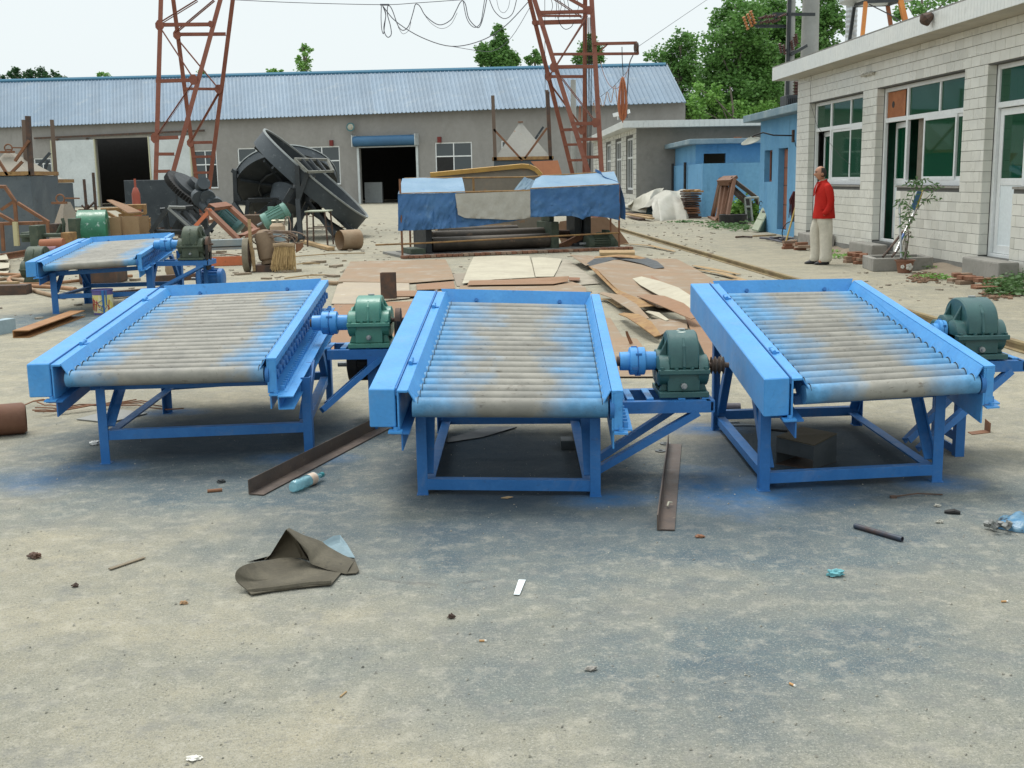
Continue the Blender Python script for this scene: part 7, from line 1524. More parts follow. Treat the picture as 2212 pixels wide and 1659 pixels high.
for i in range(4):
    m = MB(); m.beam(pz(940 + i * 40, 828 + i * 3, 41.6), pz(1010 + i * 28, 822 + (i % 2) * 12, 41.8), .25, .06); m.build('board', RUSTY, t)
for i, (x0, y0, x1, y1) in enumerate(((325, 1040, 620, 1085), (350, 1055, 610, 1100), (400, 1085, 520, 1108), (455, 1060, 700, 1085))):
    m = MB(); a, b = G(zb(x0, y0), .06 + .05 * (i % 2)), G(zb(x1, y1), .06 + .05 * (i % 2)); m.beam(a, b, .22, .05); one('board', WOOD if i % 2 else RUSTD, m, ('topmost long brown', 'second pale', 'short front', 'rear')[i] + ' board sticking out under the left pale sheeting', 'board', 'boards under the sheeting')
# leaning truss
YT = G(zb(1340, 1168)).y; YB = G(zb(1205, 1095)).y
t = thing('truss_frame', (G(zb(1280, 1130)).x, YT, 0), 'rusty brown box truss propped up in an inverted V against the blue shed', 'steel frame')
TRB = mat('brown_truss_primer', (.17, .085, .05), (.21, .11, .07), 3, .65)
bars(t, zb, [(1292, 720, 1210, 1095, YT + 1.5, YB), (1425, 715, 1345, 1160, YT + .8, YT), (1312, 750, 1262, 1110, YT + 1.6, YT + .8), (1352, 750, 1290, 1120, YT + 1.4, YT + .6), (1402, 750, 1312, 1080, YT + 1.2, YT + .7)], YT, TRB, 'side_rail', .10, .16)
bars(t, zb, [(1205, 1098, 1340, 1165, YB, YT), (1290, 718, 1425, 712, YT + 1.5, YT + .8), (1296, 740, 1410, 738, YT + 1.6, YT + .9)], YT, TRB, 'end_plate', .10, .30)
bars(t, zb, [(1425, 730, 1650, 900, YT + .8, YT + 2.5), (1432, 850, 1560, 960, YT + .7, YT + 2.2), (1420, 800, 1600, 960, YT + 1.2, YT + 2.6), (1640, 890, 1700, 1090, YT + 2.5, YT + 2.6)], YT, mat('dark_truss_side', (.075, .06, .05), (.11, .08, .06), 4, .7), 'strut', .12, .34)
t = thing('mesh_stand', (G(zb(1580, 1150)).x, G(zb(1580, 1150)).y, 0), 'light grey tube stand with wire mesh among the weeds by the blue shed', 'stand')
ym = G(zb(1560, 1150)).y; bars(t, zb, [(1527, 900, 1553, 1145), (1582, 898, 1605, 1132), (1527, 900, 1665, 893), (1535, 985, 1585, 985), (1665, 893, 1700, 1110)], ym, mat('pale_green_grey_tube', (.36, .40, .36), None, 3, .5), 'tube', .07, .07, 'tube')
m = MB()
for i in range(9):
    f = i / 8; m.tube([pz(1532 + 55 * f, 905, ym + .02), pz(1556 + 47 * f, 1135, ym + .02)], .006, 4)
    m.tube([pz(1530 + 24 * f, 905 + 230 * f, ym + .02), pz(1584 + 20 * f, 905 + 222 * f, ym + .02)], .006, 4)
m.build('wire_mesh', GREYC, t)
# green cabinet leaning over
cb = G(zb(1632, 1240)); t = thing('cabinet', (cb.x, cb.y, 0), 'olive green electrical cabinet leaning back with a black device on top', 'cabinet')
CABM = mat('olive_cabinet_paint', (.23, .27, .17), (.27, .31, .20), 3, .5, c3=(.16, .17, .12), c3scale=8, c3amt=(.62, .72))
A_, B_, C_, D_ = P(zb(1590, 1215), cb.y + .15), P(zb(1662, 1258), cb.y - .1), P(zb(1778, 1000), cb.y + .5), P(zb(1700, 992), cb.y + .75)
A_.z = max(A_.z, .02); B_.z = max(B_.z, .02); dp = P(zb(1848, 1040), cb.y + 1.0) - C_
m = MB(); m.hexa([A_, B_, B_ + dp, A_ + dp, D_, C_, C_ + dp, D_ + dp]); 
for q in range(len(m.v)): m.v[q].z = max(m.v[q].z, .0)
m.build('body', CABM, t, bevel=.02)
nn = (B_ - A_).cross(D_ - A_).normalized(); nn = nn if nn.y < 0 else -nn
def cp(u, v, o=.004): return A_ + (B_ - A_) * u + (D_ - A_) * v + nn * o
def cplate(u0, u1, v0, v1, nm, mt, o=.012):
    m = MB(); m.slab([cp(u0, v0), cp(u1, v0), cp(u1, v1), cp(u0, v1)], nn * o); m.build(nm, mt, t)
cplate(.06, .94, .04, .46, 'lower_door', CABM); cplate(.06, .94, .50, .96, 'upper_door', CABM)
for u in (.34, .46, .62): cplate(u, u + .06, .78, .86, 'gauge', mat('black_gauge', (.02, .02, .02), None, 2, .3), .03)
sn = (dp).cross(C_ - B_).normalized(); sn = sn if sn.x > 0 else -sn
m = MB(); b0 = B_.lerp(C_, .55) + dp * .2; m.slab([b0, b0 + dp * .6, b0 + dp * .6 + (C_ - B_) * .22, b0 + (C_ - B_) * .22], sn * .08 + V((0, -.05, 0))); m.build('side_box', CABM, t); m = MB(); m.slab([b0 + (C_ - B_) * .03 + dp * .05, b0 + dp * .5 + (C_ - B_) * .03, b0 + dp * .5 + (C_ - B_) * .15, b0 + dp * .05 + (C_ - B_) * .15], sn * .09 + V((0, -.06, 0))); m.build('slot', BLACK, t)
m = MB(); tc = (C_ + D_) / 2 + dp * .5 + V((0, 0, .10)); rn = random.Random(3)
for i in range(9): m.box(tc + V((rn.uniform(-.16, .16), rn.uniform(-.1, .1), rn.uniform(-.04, .1))), (.14, .1, .1), Matrix.Rotation(rn.uniform(0, 3), 3, 'Z') @ Matrix.Rotation(rn.uniform(-.6, .6), 3, 'X'))
m.tube([tc + V((-.25 - .05 * cos(k), 0, .02 + .13 * sin(k))) for k in [i * .5 for i in range(12)]], .012, 5)
one('black_switchgear', BLACK, m, 'heap of black switchgear and wire on top of the leaning green cabinet', 'switchgear')
cable('drop_cable', zb, [(1800, 742), (1798, 820), (1790, 900), (1782, 945)], cb.y + 1.2, .012, BLACK, 'black cable dropping from the slit window to the green cabinet')
cable('drop_cable', zb, [(2022, 330), (2030, 380), (2045, 405)], 26.9 + .9, .008, BLACK, 'thin cable hanging from the wall box of the gooseneck lamp')
# weeds and rubble by the shed
def weeds(name, pts, label, mt, size=.05, h=.22, n=60, seed=1, cat='weeds'):
    rn = random.Random(seed); m = MB()
    for (p, r, hh) in pts:
        for _ in range(int(n * r / .3)):
            a = rn.uniform(0, 2 * pi); d = r * sqrt(rn.random()); q = p + V((d * cos(a), d * sin(a), 0)); z = rn.uniform(.02, hh) * (1 - .5 * d / r)
            nrm = V((rn.gauss(0, .6), rn.gauss(0, .6), 1)).normalized(); x, y, _z = frame(V((0, 0, 0)), nrm); s = size * rn.uniform(.6, 1.3); c = q + V((0, 0, z))
            m.add([c - x * s, c - y * s * .5, c + x * s, c + y * s * .5], [(0, 1, 2, 3)])
            if rn.random() < .4: m.tube([V((q.x, q.y, 0)), c], .003, 3)
    o = one(name, mt, m, label, cat); o['kind'] = 'stuff'; return o
weeds('weeds', [(G(zb(x, y)), r, h) for x, y, r, h in ((1180, 1155, .5, .15), (1250, 1180, .5, .18), (1380, 1210, .6, .22), (1300, 1190, .5, .18), (1450, 1200, .5, .18), (1550, 1225, .5, .2), (1590, 1180, .5, .25), (900, 1140, .5, .08), (980, 1140, .4, .08))], 'low green weeds in front of the rusty truss and cabinet', LEAF_P, .07, .2, 26, 2)
t = thing('shrub', (pz(1500, 1000, 38.5).x, 38.5, 0), 'leafy green shrub growing between the truss and the mesh stand', 'shrub')
rn = random.Random(12); m = MB()
for (x, y, r) in ((1460, 1010, .38), (1500, 975, .30), (1420, 1060, .35), (1560, 1040, .35), (1630, 1050, .42), (1620, 1100, .4), (1500, 1050, .35)):
    c = pz(x, y, 38.5)
    for _ in range(240):
        p = c + V((rn.gauss(0, .5), rn.gauss(0, .5), rn.gauss(0, .45))) * r; p.z = max(p.z, .03); s = rn.uniform(.05, .1); nrm = V((rn.gauss(0, 1), rn.gauss(0, 1), rn.gauss(.6, 1))).normalized(); x_, y_, _z = frame(V((0, 0, 0)), nrm); m.add([p - x_ * s, p - y_ * s * .5, p + x_ * s, p + y_ * s * .5], [(0, 1, 2, 3)])
o = m.build('foliage', LEAF_L, t)
m = MB(); rn = random.Random(2)
for x in (1440, 1500, 1560, 1620): c = pz(x, 1000, 38.5); m.tube([V((c.x, 38.5, 0)), c], .015, 5)
m.build('stem', BARK, t)
heap([G(zb(x, y)) for x, y in ((1430, 1112), (1470, 1125), (1530, 1140), (1560, 1148))], [G(zb(x, y)) + V((0, .9, 0)) for x, y in ((1440, 1100), (1480, 1105), (1530, 1110), (1570, 1120))], [pz(1435, 1085, 36.6), pz(1480, 1062, 36.6), pz(1530, 1058, 36.6), pz(1560, 1095, 36.6)], SHEETW, 'small crumpled pale sack in the weeds between truss and cabinet', 7, .1)
m = MB(); a, b = G(zb(1375, 1165)), G(zb(1500, 1182)); c = (a + b) / 2; m.lathe([(.34, 0), (.42, .05), (.44, .34), (.40, .35), (.38, .1)], V((c.x, c.y + .4, 0)), (0, 0, 1), 24, caps=False); one('black_tub', BLACK, m, 'low black tub on the ground right of the rusty truss foot', 'tub', smooth=True)
# hoses on the ground by the hut
for i, pts in enumerate((((1610, 1275), (1720, 1270), (1835, 1262)), ((1440, 1285), (1520, 1280), (1600, 1284)), ((1680, 1292), (1780, 1300), (1880, 1288), (2050, 1300)), ((1780, 1285), (1900, 1310), (1990, 1330), (2050, 1322)), ((1740, 1300), (1860, 1320), (1960, 1300), (2050, 1285)), ((1830, 1318), (1930, 1338), (2010, 1318)))):
    m = MB(); w = [G(zb(*p), .03 + .015 * (i % 3)) for p in pts]; m.tube([w[0].lerp(w[1], .5) if False else q for q in w], .025 if i != 0 else .02, 7)
    one('ground_hose', WOOD if i == 0 else (RUSTD if i == 1 else GREYC), m, ('pale stick on the ground in front of the green cabinet', 'short dark stick left of the cabinet on the ground', 'upper dark hose lying before the brown door', 'lower dark hose lying before the brown door', 'crossing dark hose in the bundle before the brown door', 'lowest short hose before the mop foot')[i], 'stick' if i < 2 else 'hose')
m = MB(); c = pz(2000, 1240, 28.4); m.tube([c + V((.26 * cos(k * pi / 12), 0, .28 * sin(k * pi / 12))) for k in range(25)], .012, 5, False); one('wire_loop', BLACK, m, 'thin black cable loop leaning on the hut wall behind the mop', 'cable')
# mop
hb2 = G(zb(1935, 1335)); ht2 = pz(2062, 872, hb2.y + .55)
t = thing('mop', (hb2.x, hb2.y, 0), 'mop with dark red strands, head up, leaning on the tiled corner', 'mop')
m = MB(); m.tube([V((hb2.x, hb2.y, .02)), ht2], .022, 8); m.build('handle', mat('yellow_wood_handle', (.42, .29, .08), None, 5, .5), t, smooth=True)
m = MB(); rn = random.Random(4)
for i in range(130):
    a = rn.uniform(0, 2 * pi); r = rn.uniform(.04, .23); L_ = rn.uniform(.45, .95) * (1 if cos(a) > -.3 else .7); top = ht2 + V((0, 0, .06)); o_ = V((cos(a) * r, sin(a) * r * .6, 0))
    m.tube([top, top + o_ * .6 + V((0, 0, .02)), top + o_ + V((0, 0, -L_ * .4)), top + o_ * 1.05 + V((rn.uniform(-.02, .04), 0, -L_))], [.02, .02, .016, .008], 5)
o = m.build('strands', mat('dark_red_mop_yarn', (.085, .018, .022), (.12, .03, .03), 12, .9), t, smooth=True)
# brick stacks
def bricks(name, zf, spots, label, Y=None, mts=(BRICK, BRICKD)):
    t = thing(name, (0, 0, 0), label, 'bricks', 'small brick piles along the tiled building'); rn = random.Random(len(spots)); first = None
    bmm = [MB().bx(-.12, .12, -.057, .057, 0, .053).mesh('brick', mm, bevel=.004) for mm in mts]
    w = [(G(zf(x, y)), lv, rz) for x, y, lv, rz in spots]; t.location = w[0][0]; WM[t.name] = Matrix.Translation(w[0][0])
    for p, lv, rz in w: link('brick', rn.choice(bmm), t, p - w[0][0] + V((rn.uniform(-.01, .01), 0, lv * .056)), (0, 0, rz + rn.uniform(-.06, .06)))
bricks('brick_pile', zb, [(1955, 1402, 0, .2), (2070, 1412, 0, .1), (1960, 1400, 1, .3), (2060, 1402, 1, .2), (2110, 1418, 1, -.1), (1960, 1398, 2, .2), (2085, 1414, 2, .15), (2010, 1390, 2, 1.3)], 'low stack of red bricks at the foot of the mop')
z5 = Zm(2700, 400, 948)
bricks('brick_pile', z5, [(770, 1250, 0, .3), (850, 1262, 0, .2), (770, 1248, 1, .2), (840, 1255, 1, .3), (875, 1262, 1, .1), (780, 1245, 2, 1.2), (845, 1250, 2, .2), (870, 1258, 2, 1.4), (800, 1235, 2, .2)], 'stack of dusty red bricks between the man and the concrete trough')
bricks('brick_pile', z5, [(1650, 1410, 0, .3), (1720, 1430, 0, .25), (1850, 1465, 0, .3), (1950, 1450, 0, .2), (1655, 1400, 1, 1.3), (1730, 1420, 1, .3), (1790, 1430, 1, -.6), (1875, 1445, 1, .2), (1960, 1440, 1, .25), (1700, 1400, 1, .3)], 'row of loose dusty bricks in front of the nearest concrete step', mts=(BRICKD, BRICK))
m = MB(); c = G(z5(1885, 1450), .115); m.box(c, (.3, .12, .008), Matrix.Rotation(.2, 3, 'Z')); one('small_plate', RUST, m, 'thin rusty plate on top of the bricks by the nearest step', 'plate')
# concrete trough
tA, tB = G(z5(900, 1300)), G(z5(990, 1335)); tC = G(z5(1330, 1285))
t = thing('concrete_trough', (tB.x, tB.y, 0), 'open concrete trough by the wall with tools standing in it', 'trough')
hT = P(z5(990, 1225), tB.y).z; q0 = tB; dx = V((.62, .30, 0)); dy = V((tA.x - tB.x, tA.y - tB.y, 0)); dx = V((1.0, .12, 0))
def tpp(a, b, z): return V((q0.x, q0.y + .22, 0)) + dx * a + dy * b + V((0, 0, z))
for nm, (a0, a1, b0, b1) in (('front_wall', (0, 1, 0, .12)), ('rear_wall', (0, 1, .88, 1)), ('end_wall', (0, .09, .12, .88)), ('end_wall', (.91, 1, .12, .88))):
    m = MB(); m.hexa([tpp(a0, b0, 0), tpp(a1, b0, 0), tpp(a1, b1, 0), tpp(a0, b1, 0), tpp(a0, b0, hT), tpp(a1, b0, hT), tpp(a1, b1, hT), tpp(a0, b1, hT)]); m.build(nm, CONC, t, bevel=.008)
m = MB(); m.hexa([tpp(.09, .12, 0), tpp(.91, .12, 0), tpp(.91, .88, 0), tpp(.09, .88, 0), tpp(.09, .12, .05), tpp(.91, .12, .05), tpp(.91, .88, .05), tpp(.09, .88, .05)]); m.build('bottom', CONCD, t)
# squeegee sign, pipes and broom in / behind the trough
zc = Zm(3000, 620, 648, 2194)
def ip(x, y, Y): return P(zc(x, y), Y)
yq = tB.y + .35
t = thing('squeegee', (ip(570, 1020, yq).x, yq, 0), 'long metal squeegee with blue and yellow blade leaning head up on the tiles', 'squeegee')
a = ip(572, 1020, yq); a.z = max(.07, a.z - .1); b = ip(875, 440, yq + .9)
m = MB(); m.tube([a, b], .017, 10); m.build('handle', ALU, t, smooth=True)
m = MB(); m.tube([a.lerp(b, .42), a.lerp(b, .56)], .021, 10); m.build('grip', mat('blue_grip', (.05, .14, .38), None, 3, .4), t, smooth=True)
hd = [ip(820, 425, yq + .86), ip(880, 432, yq + .88), ip(960, 210, yq + 1.0), ip(908, 205, yq + .98)]
m = MB(); m.slab(hd, V((0, .02, 0))); m.build('blade', mat('blue_squeegee', (.05, .12, .22), (.07, .15, .26), 5, .5), t)
m = MB(); m.slab([ip(882, 425, yq + .9), ip(915, 395, yq + .95), ip(978, 190, yq + 1.05), ip(955, 215, yq + 1.0)], V((0, .03, 0))); m.build('back', mat('yellow_back', (.55, .42, .05), None, 3, .5), t)
for i, (x0, y0, x1, y1, ya, yb, r, mt, lb, nm) in enumerate((
        (490, 1000, 740, 690, yq, yq + .7, .02, RUSTD, 'brown wooden pole leaning in the trough behind the squeegee', 'pole'),
        (712, 1015, 688, 310, yq - .1, yq + .6, .018, STEEL, 'thin grey pipe standing upright in the trough', 'pipe'),
        (600, 1000, 700, 870, yq, yq + .5, .02, RUSTD, 'short dark stick leaning in the trough', 'stick'))):
    a, b = ip(x0, y0, ya), ip(x1, y1, yb); a.z = max(a.z, .06); m = MB(); m.tube([a, b], r, 8); one('leaning_' + nm, mt, m, lb, nm, smooth=True)
yb_ = G(zc(955, 1080)).y
t = thing('twig_broom', (ip(940, 1090, yb_).x, yb_, 0), 'worn twig broom with a plain handle leaning on the tiled wall', 'broom')
m = MB(); m.tube([ip(925, 950, yb_ + .1), ip(982, 568, yb_ + .55)], .02, 8); m.build('handle', mat('greyish_pink_handle', (.26, .19, .17), None, 3, .7), t, smooth=True)
m = MB(); rn = random.Random(5)
for i in range(150):
    a = ip(925 + rn.uniform(-12, 12), 950, yb_ + .1); b = ip(900 + rn.uniform(-70, 75), 1010 + rn.uniform(0, 85), yb_ + rn.uniform(-.1, .12)); b.z = max(b.z, .01); m.tube([a, b], .005, 3)
o = m.build('twigs', mat('dark_twigs', (.16, .09, .05), None, 9, .9), t); o['kind'] = 'stuff'
m = MB(); c = ip(835, 900, yb_ + .2)
for r_, dx_ in ((.27, 0), (.25, .05), (.29, -.03)): m.tube([c + V((dx_ + r_ * .55 * cos(k * pi / 12), .05 * sin(k * pi / 12), r_ * sin(k * pi / 12))) for k in range(25)], .009, 5, False)
one('leaning_hose', mat('pale_olive_hose', (.20, .18, .13), None, 5, .6), m, 'coil of thin hose hanging behind the potted plant', 'hose', smooth=True)
# pot with plant
pg = G(zc(755, 1190)); t = thing('plant_pot', (pg.x, pg.y + .2, 0), 'glazed brown pot with pale flower relief standing by the trough', 'pot')
rp = (ip(865, 1040, pg.y).x - ip(645, 1040, pg.y).x) / 2; hp_ = ip(755, 1035, pg.y).z; cpt = V((pg.x, pg.y + rp * .1, 0))
POTM = mat('brown_glazed_pot', (.20, .085, .05), (.24, .11, .07), 5, .3, 0, .5)
m = MB(); m.lathe([(rp * .74, 0), (rp * .86, hp_ * .5), (rp * .98, hp_ * .9), (rp * 1.1, hp_ * .92), (rp * 1.12, hp_), (rp * .98, hp_), (rp * .9, hp_ * .8), (.01, hp_ * .8)], cpt, (0, 0, 1), 32, caps=False); m.build('bowl', POTM, t, smooth=True)
m = MB(); m.lathe([(rp * .9, hp_ * .84), (.01, hp_ * .86)], cpt, (0, 0, 1), 20, caps=False); m.build('soil', mat('dark_soil', (.05, .04, .03), None, 9, .95), t)
fw = mat('pale_flower_relief', (.62, .60, .55), None, 3, .4)
for ang_, sz in ((-1.35, .055), (-2.15, .03)):
    c = cpt + V((cos(ang_) * rp * .93, sin(ang_) * rp * .93, hp_ * .5)); nrm = V((cos(ang_), sin(ang_), 0)); x_, y_, _ = frame(V((0, 0, 0)), nrm); m = MB()
    for k in range(5): d = x_ * cos(k * 1.257) + y_ * sin(k * 1.257); m.lathe([(.001, .016), (sz * .45, .008), (sz * .5, -.01)], c + d * sz * .6, nrm, 8)
    m.build('flower_relief', fw, t, smooth=True)
t = thing('potted_shrub', cpt + V((0, 0, hp_ * .8)), 'thin branching shrub with sparse narrow leaves growing in the brown pot', 'plant')
st = [((755, 1030), (760, 800), (755, 700), (800, 620), (830, 520)), ((765, 1030), (800, 760), (790, 660), (840, 560), (900, 430), (1000, 310), (1120, 190), (1195, 120)), ((750, 1030), (775, 850), (770, 640), (735, 590)), ((790, 660), (810, 500), (795, 400), (740, 350), (690, 300)), ((1000, 310), (1080, 290), (1190, 310)),
      ((840, 560), (800, 480), (745, 500)), ((795, 400), (830, 300), (870, 200), (905, 100), (880, 70)), ((905, 100), (1000, 60), (1040, 70)), ((905, 100), (820, 60)), ((900, 430), (960, 260), (1010, 150)), ((1010, 150), (1110, 120), (1165, 180)), ((690, 300), (645, 380)), ((870, 200), (820, 190)), ((905, 100), (760, 105), (985, 108))]
m = MB(); rn = random.Random(14); lm = MB(); yp = cpt.y
for i, s_ in enumerate(st):
    w = [ip(x, y, yp + .12 * sin(i + k)) for k, (x, y) in enumerate(s_)]; m.tube(w, [max(.003, .011 * (1 - .8 * k / len(w)) * (1 if i < 2 else .5)) for k in range(len(w))], 5)
    for k in range(1, len(w)):
        for _ in range(7 if i > 1 else (3 if k > 3 else 0)):
            p = w[k - 1].lerp(w[k], rn.random()) + V((rn.uniform(-.03, .03), rn.uniform(-.05, .05), rn.uniform(-.03, .03))); d = V((rn.gauss(0, 1), rn.gauss(0, .6), rn.gauss(-.3, .6))).normalized(); s = rn.uniform(.03, .055); x_, y_, _z = frame(V((0, 0, 0)), V((rn.gauss(0, 1), rn.gauss(0, 1), 1)).normalized())
            sd = d.cross(V((0, -1, .3))).normalized() * .012; lm.add([p, p + d * s + sd, p + d * s * 2 + V((0, 0, -.01)), p + d * s - sd], [(0, 1, 2, 3)])
m.build('stem', BARK, t, smooth=True); lm.build('leaves', LEAF_P, t)
# dirt banks, rust stains and weeds along the plinth
m = MB(); rn = random.Random(21)
def bank(u, v):
    Y = 24.0 - 8.8 * u; x = 6.985 - .047 * (Y - 19.16) + .02 - (.55 * v); h = .11 * (1 - v) ** 1.3 * (.6 + .6 * nz((Y * 1.4, v), 1, 3)) + .008
    return V((x, Y, max(.004, h)))
m.grid(bank, 90, 8); o = structure('dirt_bank', mat('brown_dirt', (.24, .20, .155), (.30, .25, .19), 3, .95, 0, .15, .6, 25), m)
weeds('weeds', [(G(zc(x, y)), r, h) for x, y, r, h in ((1040, 1160, .14, .12), (1010, 1250, .2, .07), (1100, 1245, .2, .08), (1180, 1270, .22, .09), (1280, 1270, .16, .08))], 'small leafy weeds on the dirt between the pot and the loose bricks', LEAF_L, .03, .1, 60, 3)
weeds('weeds', [(G(zc(x, y)), r, h) for x, y, r, h in ((1930, 1350, .25, .12), (2060, 1400, .4, .25), (2150, 1440, .4, .25), (2000, 1460, .28, .12), (2130, 1350, .35, .28), (2230, 1420, .5, .3))], 'bushy green weeds at the right edge in front of the nearest step', LEAF_P, .04, .3, 130, 4)
weeds('weeds', [(G(z5(x, y)), r, h) for x, y, r, h in ((640, 1215, .22, .1), (700, 1205, .2, .1), (620, 1170, .15, .1))], 'low weeds on the ground just right of the man in red', LEAF_L, .04, .1, 60, 5)
RD = mat('rusty_crumbs', (.19, .11, .07), (.24, .17, .12), 14, .95, 0, .15, .8, 40)
for i, pts in enumerate((((820, 1230), (900, 1180), (980, 1190), (1120, 1230), (1180, 1290), (1050, 1310), (900, 1290)), ((1700, 1420), (1800, 1390), (1950, 1400), (2020, 1470), (1980, 1500), (1860, 1460)))):
    m = MB(); rn = random.Random(i)
    xs_, ys2 = [p[0] for p in pts], [p[1] for p in pts]
    for _ in range(280):
        x, y = rn.gauss(sum(xs_) / len(xs_), 95), rn.gauss(sum(ys2) / len(ys2), 26); c = G(zc(x, y), .012); s = rn.uniform(.012, .04); m.box(c, (s * 1.6, s, s * .4), Matrix.Rotation(rn.uniform(0, 3), 3, 'Z') @ Matrix.Rotation(rn.uniform(-.4, .4), 3, 'X'))
    o = one('brick_crumbs', RD, m, ('crumbled red brick on the dirt in front of the potted plant', 'crumbled red brick below the loose bricks at the right edge')[i], 'crumbs'); o['kind'] = 'stuff'

# ================================================================ THE MAN IN THE RED JACKET
fy = G((1775, 571)).y
hx = G((1772, 571)).x
def skin(name, verts, edges, radii, mt, parent, sub=2, root=0):
    me = bpy.data.meshes.new(name); me.from_pydata([tuple(v) for v in verts], edges, []); o = bpy.data.objects.new(name, me); COL.objects.link(o)
    o.parent = parent; me.materials.append(mt)
    md = o.modifiers.new('skin', 'SKIN'); md.use_smooth_shade = True
    for i, d in enumerate(me.skin_vertices[0].data): d.radius = radii[i] if isinstance(radii[i], tuple) else (radii[i], radii[i]); d.use_root = (i == root)
    s = o.modifiers.new('sub', 'SUBSURF'); s.levels = sub; s.render_levels = sub
    WM[o.name] = WM[parent.name]; return o
man = thing('person', (hx, fy, 0), 'balding man in a red jacket and cream trousers, hands in pockets, looking left', 'person', rz=0)
SKIN = mat('sunburnt_skin', (.42, .21, .13), (.38, .18, .11), 9, .5, 0, .4)
REDJ = mat('red_wool_jacket', (.40, .016, .012), (.46, .026, .018), 7, .85, 0, .15, .15, 60)
CREAM = mat('cream_trousers', (.62, .58, .49), (.52, .49, .41), 6, .8, 0, .2, .15, 30)
# he faces left (-x), seen from his left side; x forward is -x
hgt = 1.66
bv = [(.02, 0, .90), (.03, 0, 1.05), (.035, 0, 1.22), (.02, 0, 1.34), (.0, 0, 1.42), (-.02, 0, 1.48)]
body_v = bv + [(.02, .09, .88), (.0, .10, .48), (.03, .11, .10), (-.06, .11, .04), (.02, -.09, .88), (.0, -.10, .48), (.02, -.13, .10), (-.07, -.13, .04),
               (.03, .17, 1.35), (.09, .24, 1.10), (.03, .21, .89), (.03, -.17, 1.35), (.10, -.24, 1.10), (.02, -.21, .89), (-.02, -.195, .84), (-.02, .195, .84)]
be = [(0, 1), (1, 2), (2, 3), (3, 4), (4, 5), (0, 6), (6, 7), (7, 8), (8, 9), (0, 10), (10, 11), (11, 12), (12, 13), (3, 14), (14, 15), (15, 16), (3, 17), (17, 18), (18, 19), (19, 20), (16, 21)]
brd_ = [(.08, .1), (.08, .1), (.08, .1), (.05, .08), (.05, .05), .052, .06, .05, .04, .03, .06, .05, .04, .03, .03, .03, .03, .03, .03, .03, .028, .028]
skin('body', body_v, be, brd_, SKIN, man)
# head: lathe-like skull built from rings, face to -x
m = MB()
hc = V((hx - .045, fy, 1.555))
def head(u, v):
    th = pi * v; ph = 2 * pi * u; z = cos(th); r = sin(th); x = -cos(ph) * r; y = sin(ph) * r
    X = x * .098; Y = y * .074; Z = z * .118
    if x < 0 and z < .1: X *= 1 + .0 * z; Z *= 1.0
    if z < -.2: X += .006 * (x < 0) ; Y *= 1 - .25 * (-z - .2); X *= 1 - (.30 if x > 0 else .10) * (-z - .2)
    if x < -.75 and -.45 < z < .08 and abs(y) < .3: X -= .026 * (1 - abs(y) / .3) * (1 - abs(z + .22) / .3 if abs(z + .22) < .3 else 0)      # nose
    if x < -.6 and .02 < z < .22: X += .006                                                                                        # eye sockets
    if x < -.6 and -.62 < z < -.50: X -= .006
    return hc + V((X, Y, Z))
m.grid(head, 40, 32); m.build('head', SKIN, man, smooth=True)
m = MB()
for s in (-1, 1): m.lathe([(.002, .012), (.018, .014), (.027, .006), (.024, -.006)], hc + V((.012, s * .076, -.018)), (.35, s, .0), 12)
m.build('ear', SKIN, man, smooth=True)
m = MB()
for s in (-1, 1): m.lathe([(.0, .011), (.007, .008), (.011, .0)], hc + V((-.082, s * .031, .012)), (-1, s * .35, 0), 10)
m.build('eye', mat('dark_eye', (.03, .02, .02), None, 3, .3), man, smooth=True)
m = MB()
for s in (-1, 1): m.tube([hc + V((-.093, s * .012, .032)), hc + V((-.088, s * .034, .036)), hc + V((-.074, s * .052, .028))], .004, 5)
m.tube([hc + V((-.090, .02, -.062)), hc + V((-.096, 0, -.063)), hc + V((-.090, -.02, -.062))], .0045, 5); m.build('brow_and_mouth', mat('dark_brow', (.08, .04, .03), None, 3), man, smooth=True)
m = MB()
def hair(u, v):
    ph = 2 * pi * (.24 + .52 * u); th = pi * (.24 + .42 * v); z = cos(th); r = sin(th); return hc + V((-cos(ph) * r * .103, sin(ph) * r * .079, z * .122))
m.grid(hair, 22, 10, V((.001, 0, 0))); m.build('hair', mat('short_dark_hair', (.035, .028, .025), (.06, .05, .045), 40, .9), man, smooth=True)
# trousers
def loft(name, rings, mt, parent, n=26, cap=True, fold=0, seed=0):
    """rings: (cx, cy, z, rx, ry)"""
    m = MB(); vs = []
    for k, (cx, cy, z, rx, ry) in enumerate(rings):
        for i in range(n):
            a = 2 * pi * i / n; f = 1 + fold * nz((cos(a) * 2.2, sin(a) * 2.2, z * 5), 1, seed); vs.append(V((hx + cx + cos(a) * rx * f, fy + cy + sin(a) * ry * f, z)))
    fs = [(r * n + i, r * n + (i + 1) % n, (r + 1) * n + (i + 1) % n, (r + 1) * n + i) for r in range(len(rings) - 1) for i in range(n)]
    if cap: fs += [tuple(range(n)), tuple(range((len(rings) - 1) * n, len(rings) * n))]
    m.add(vs, fs); o = m.build(name, mt, parent, smooth=True); s = o.modifiers.new('s', 'SUBSURF'); s.levels = s.render_levels = 1; return o
for s, dx_ in ((1, .0), (-1, -.0)):
    cx = -.07 if s > 0 else .04
    loft('trouser_leg', [(cx + .0, s * .11, .035, .125, .085), (cx + .02, s * .11, .12, .108, .08), (cx + .02, s * .105, .28, .10, .08), (cx + .01, s * .10, .46, .105, .085), (cx + .01, s * .095, .62, .118, .095), (.015, s * .085, .78, .14, .11), (.02, s * .07, .90, .135, .11), (.02, s * .06, .98, .12, .10)], CREAM, man, fold=.14, seed=s)
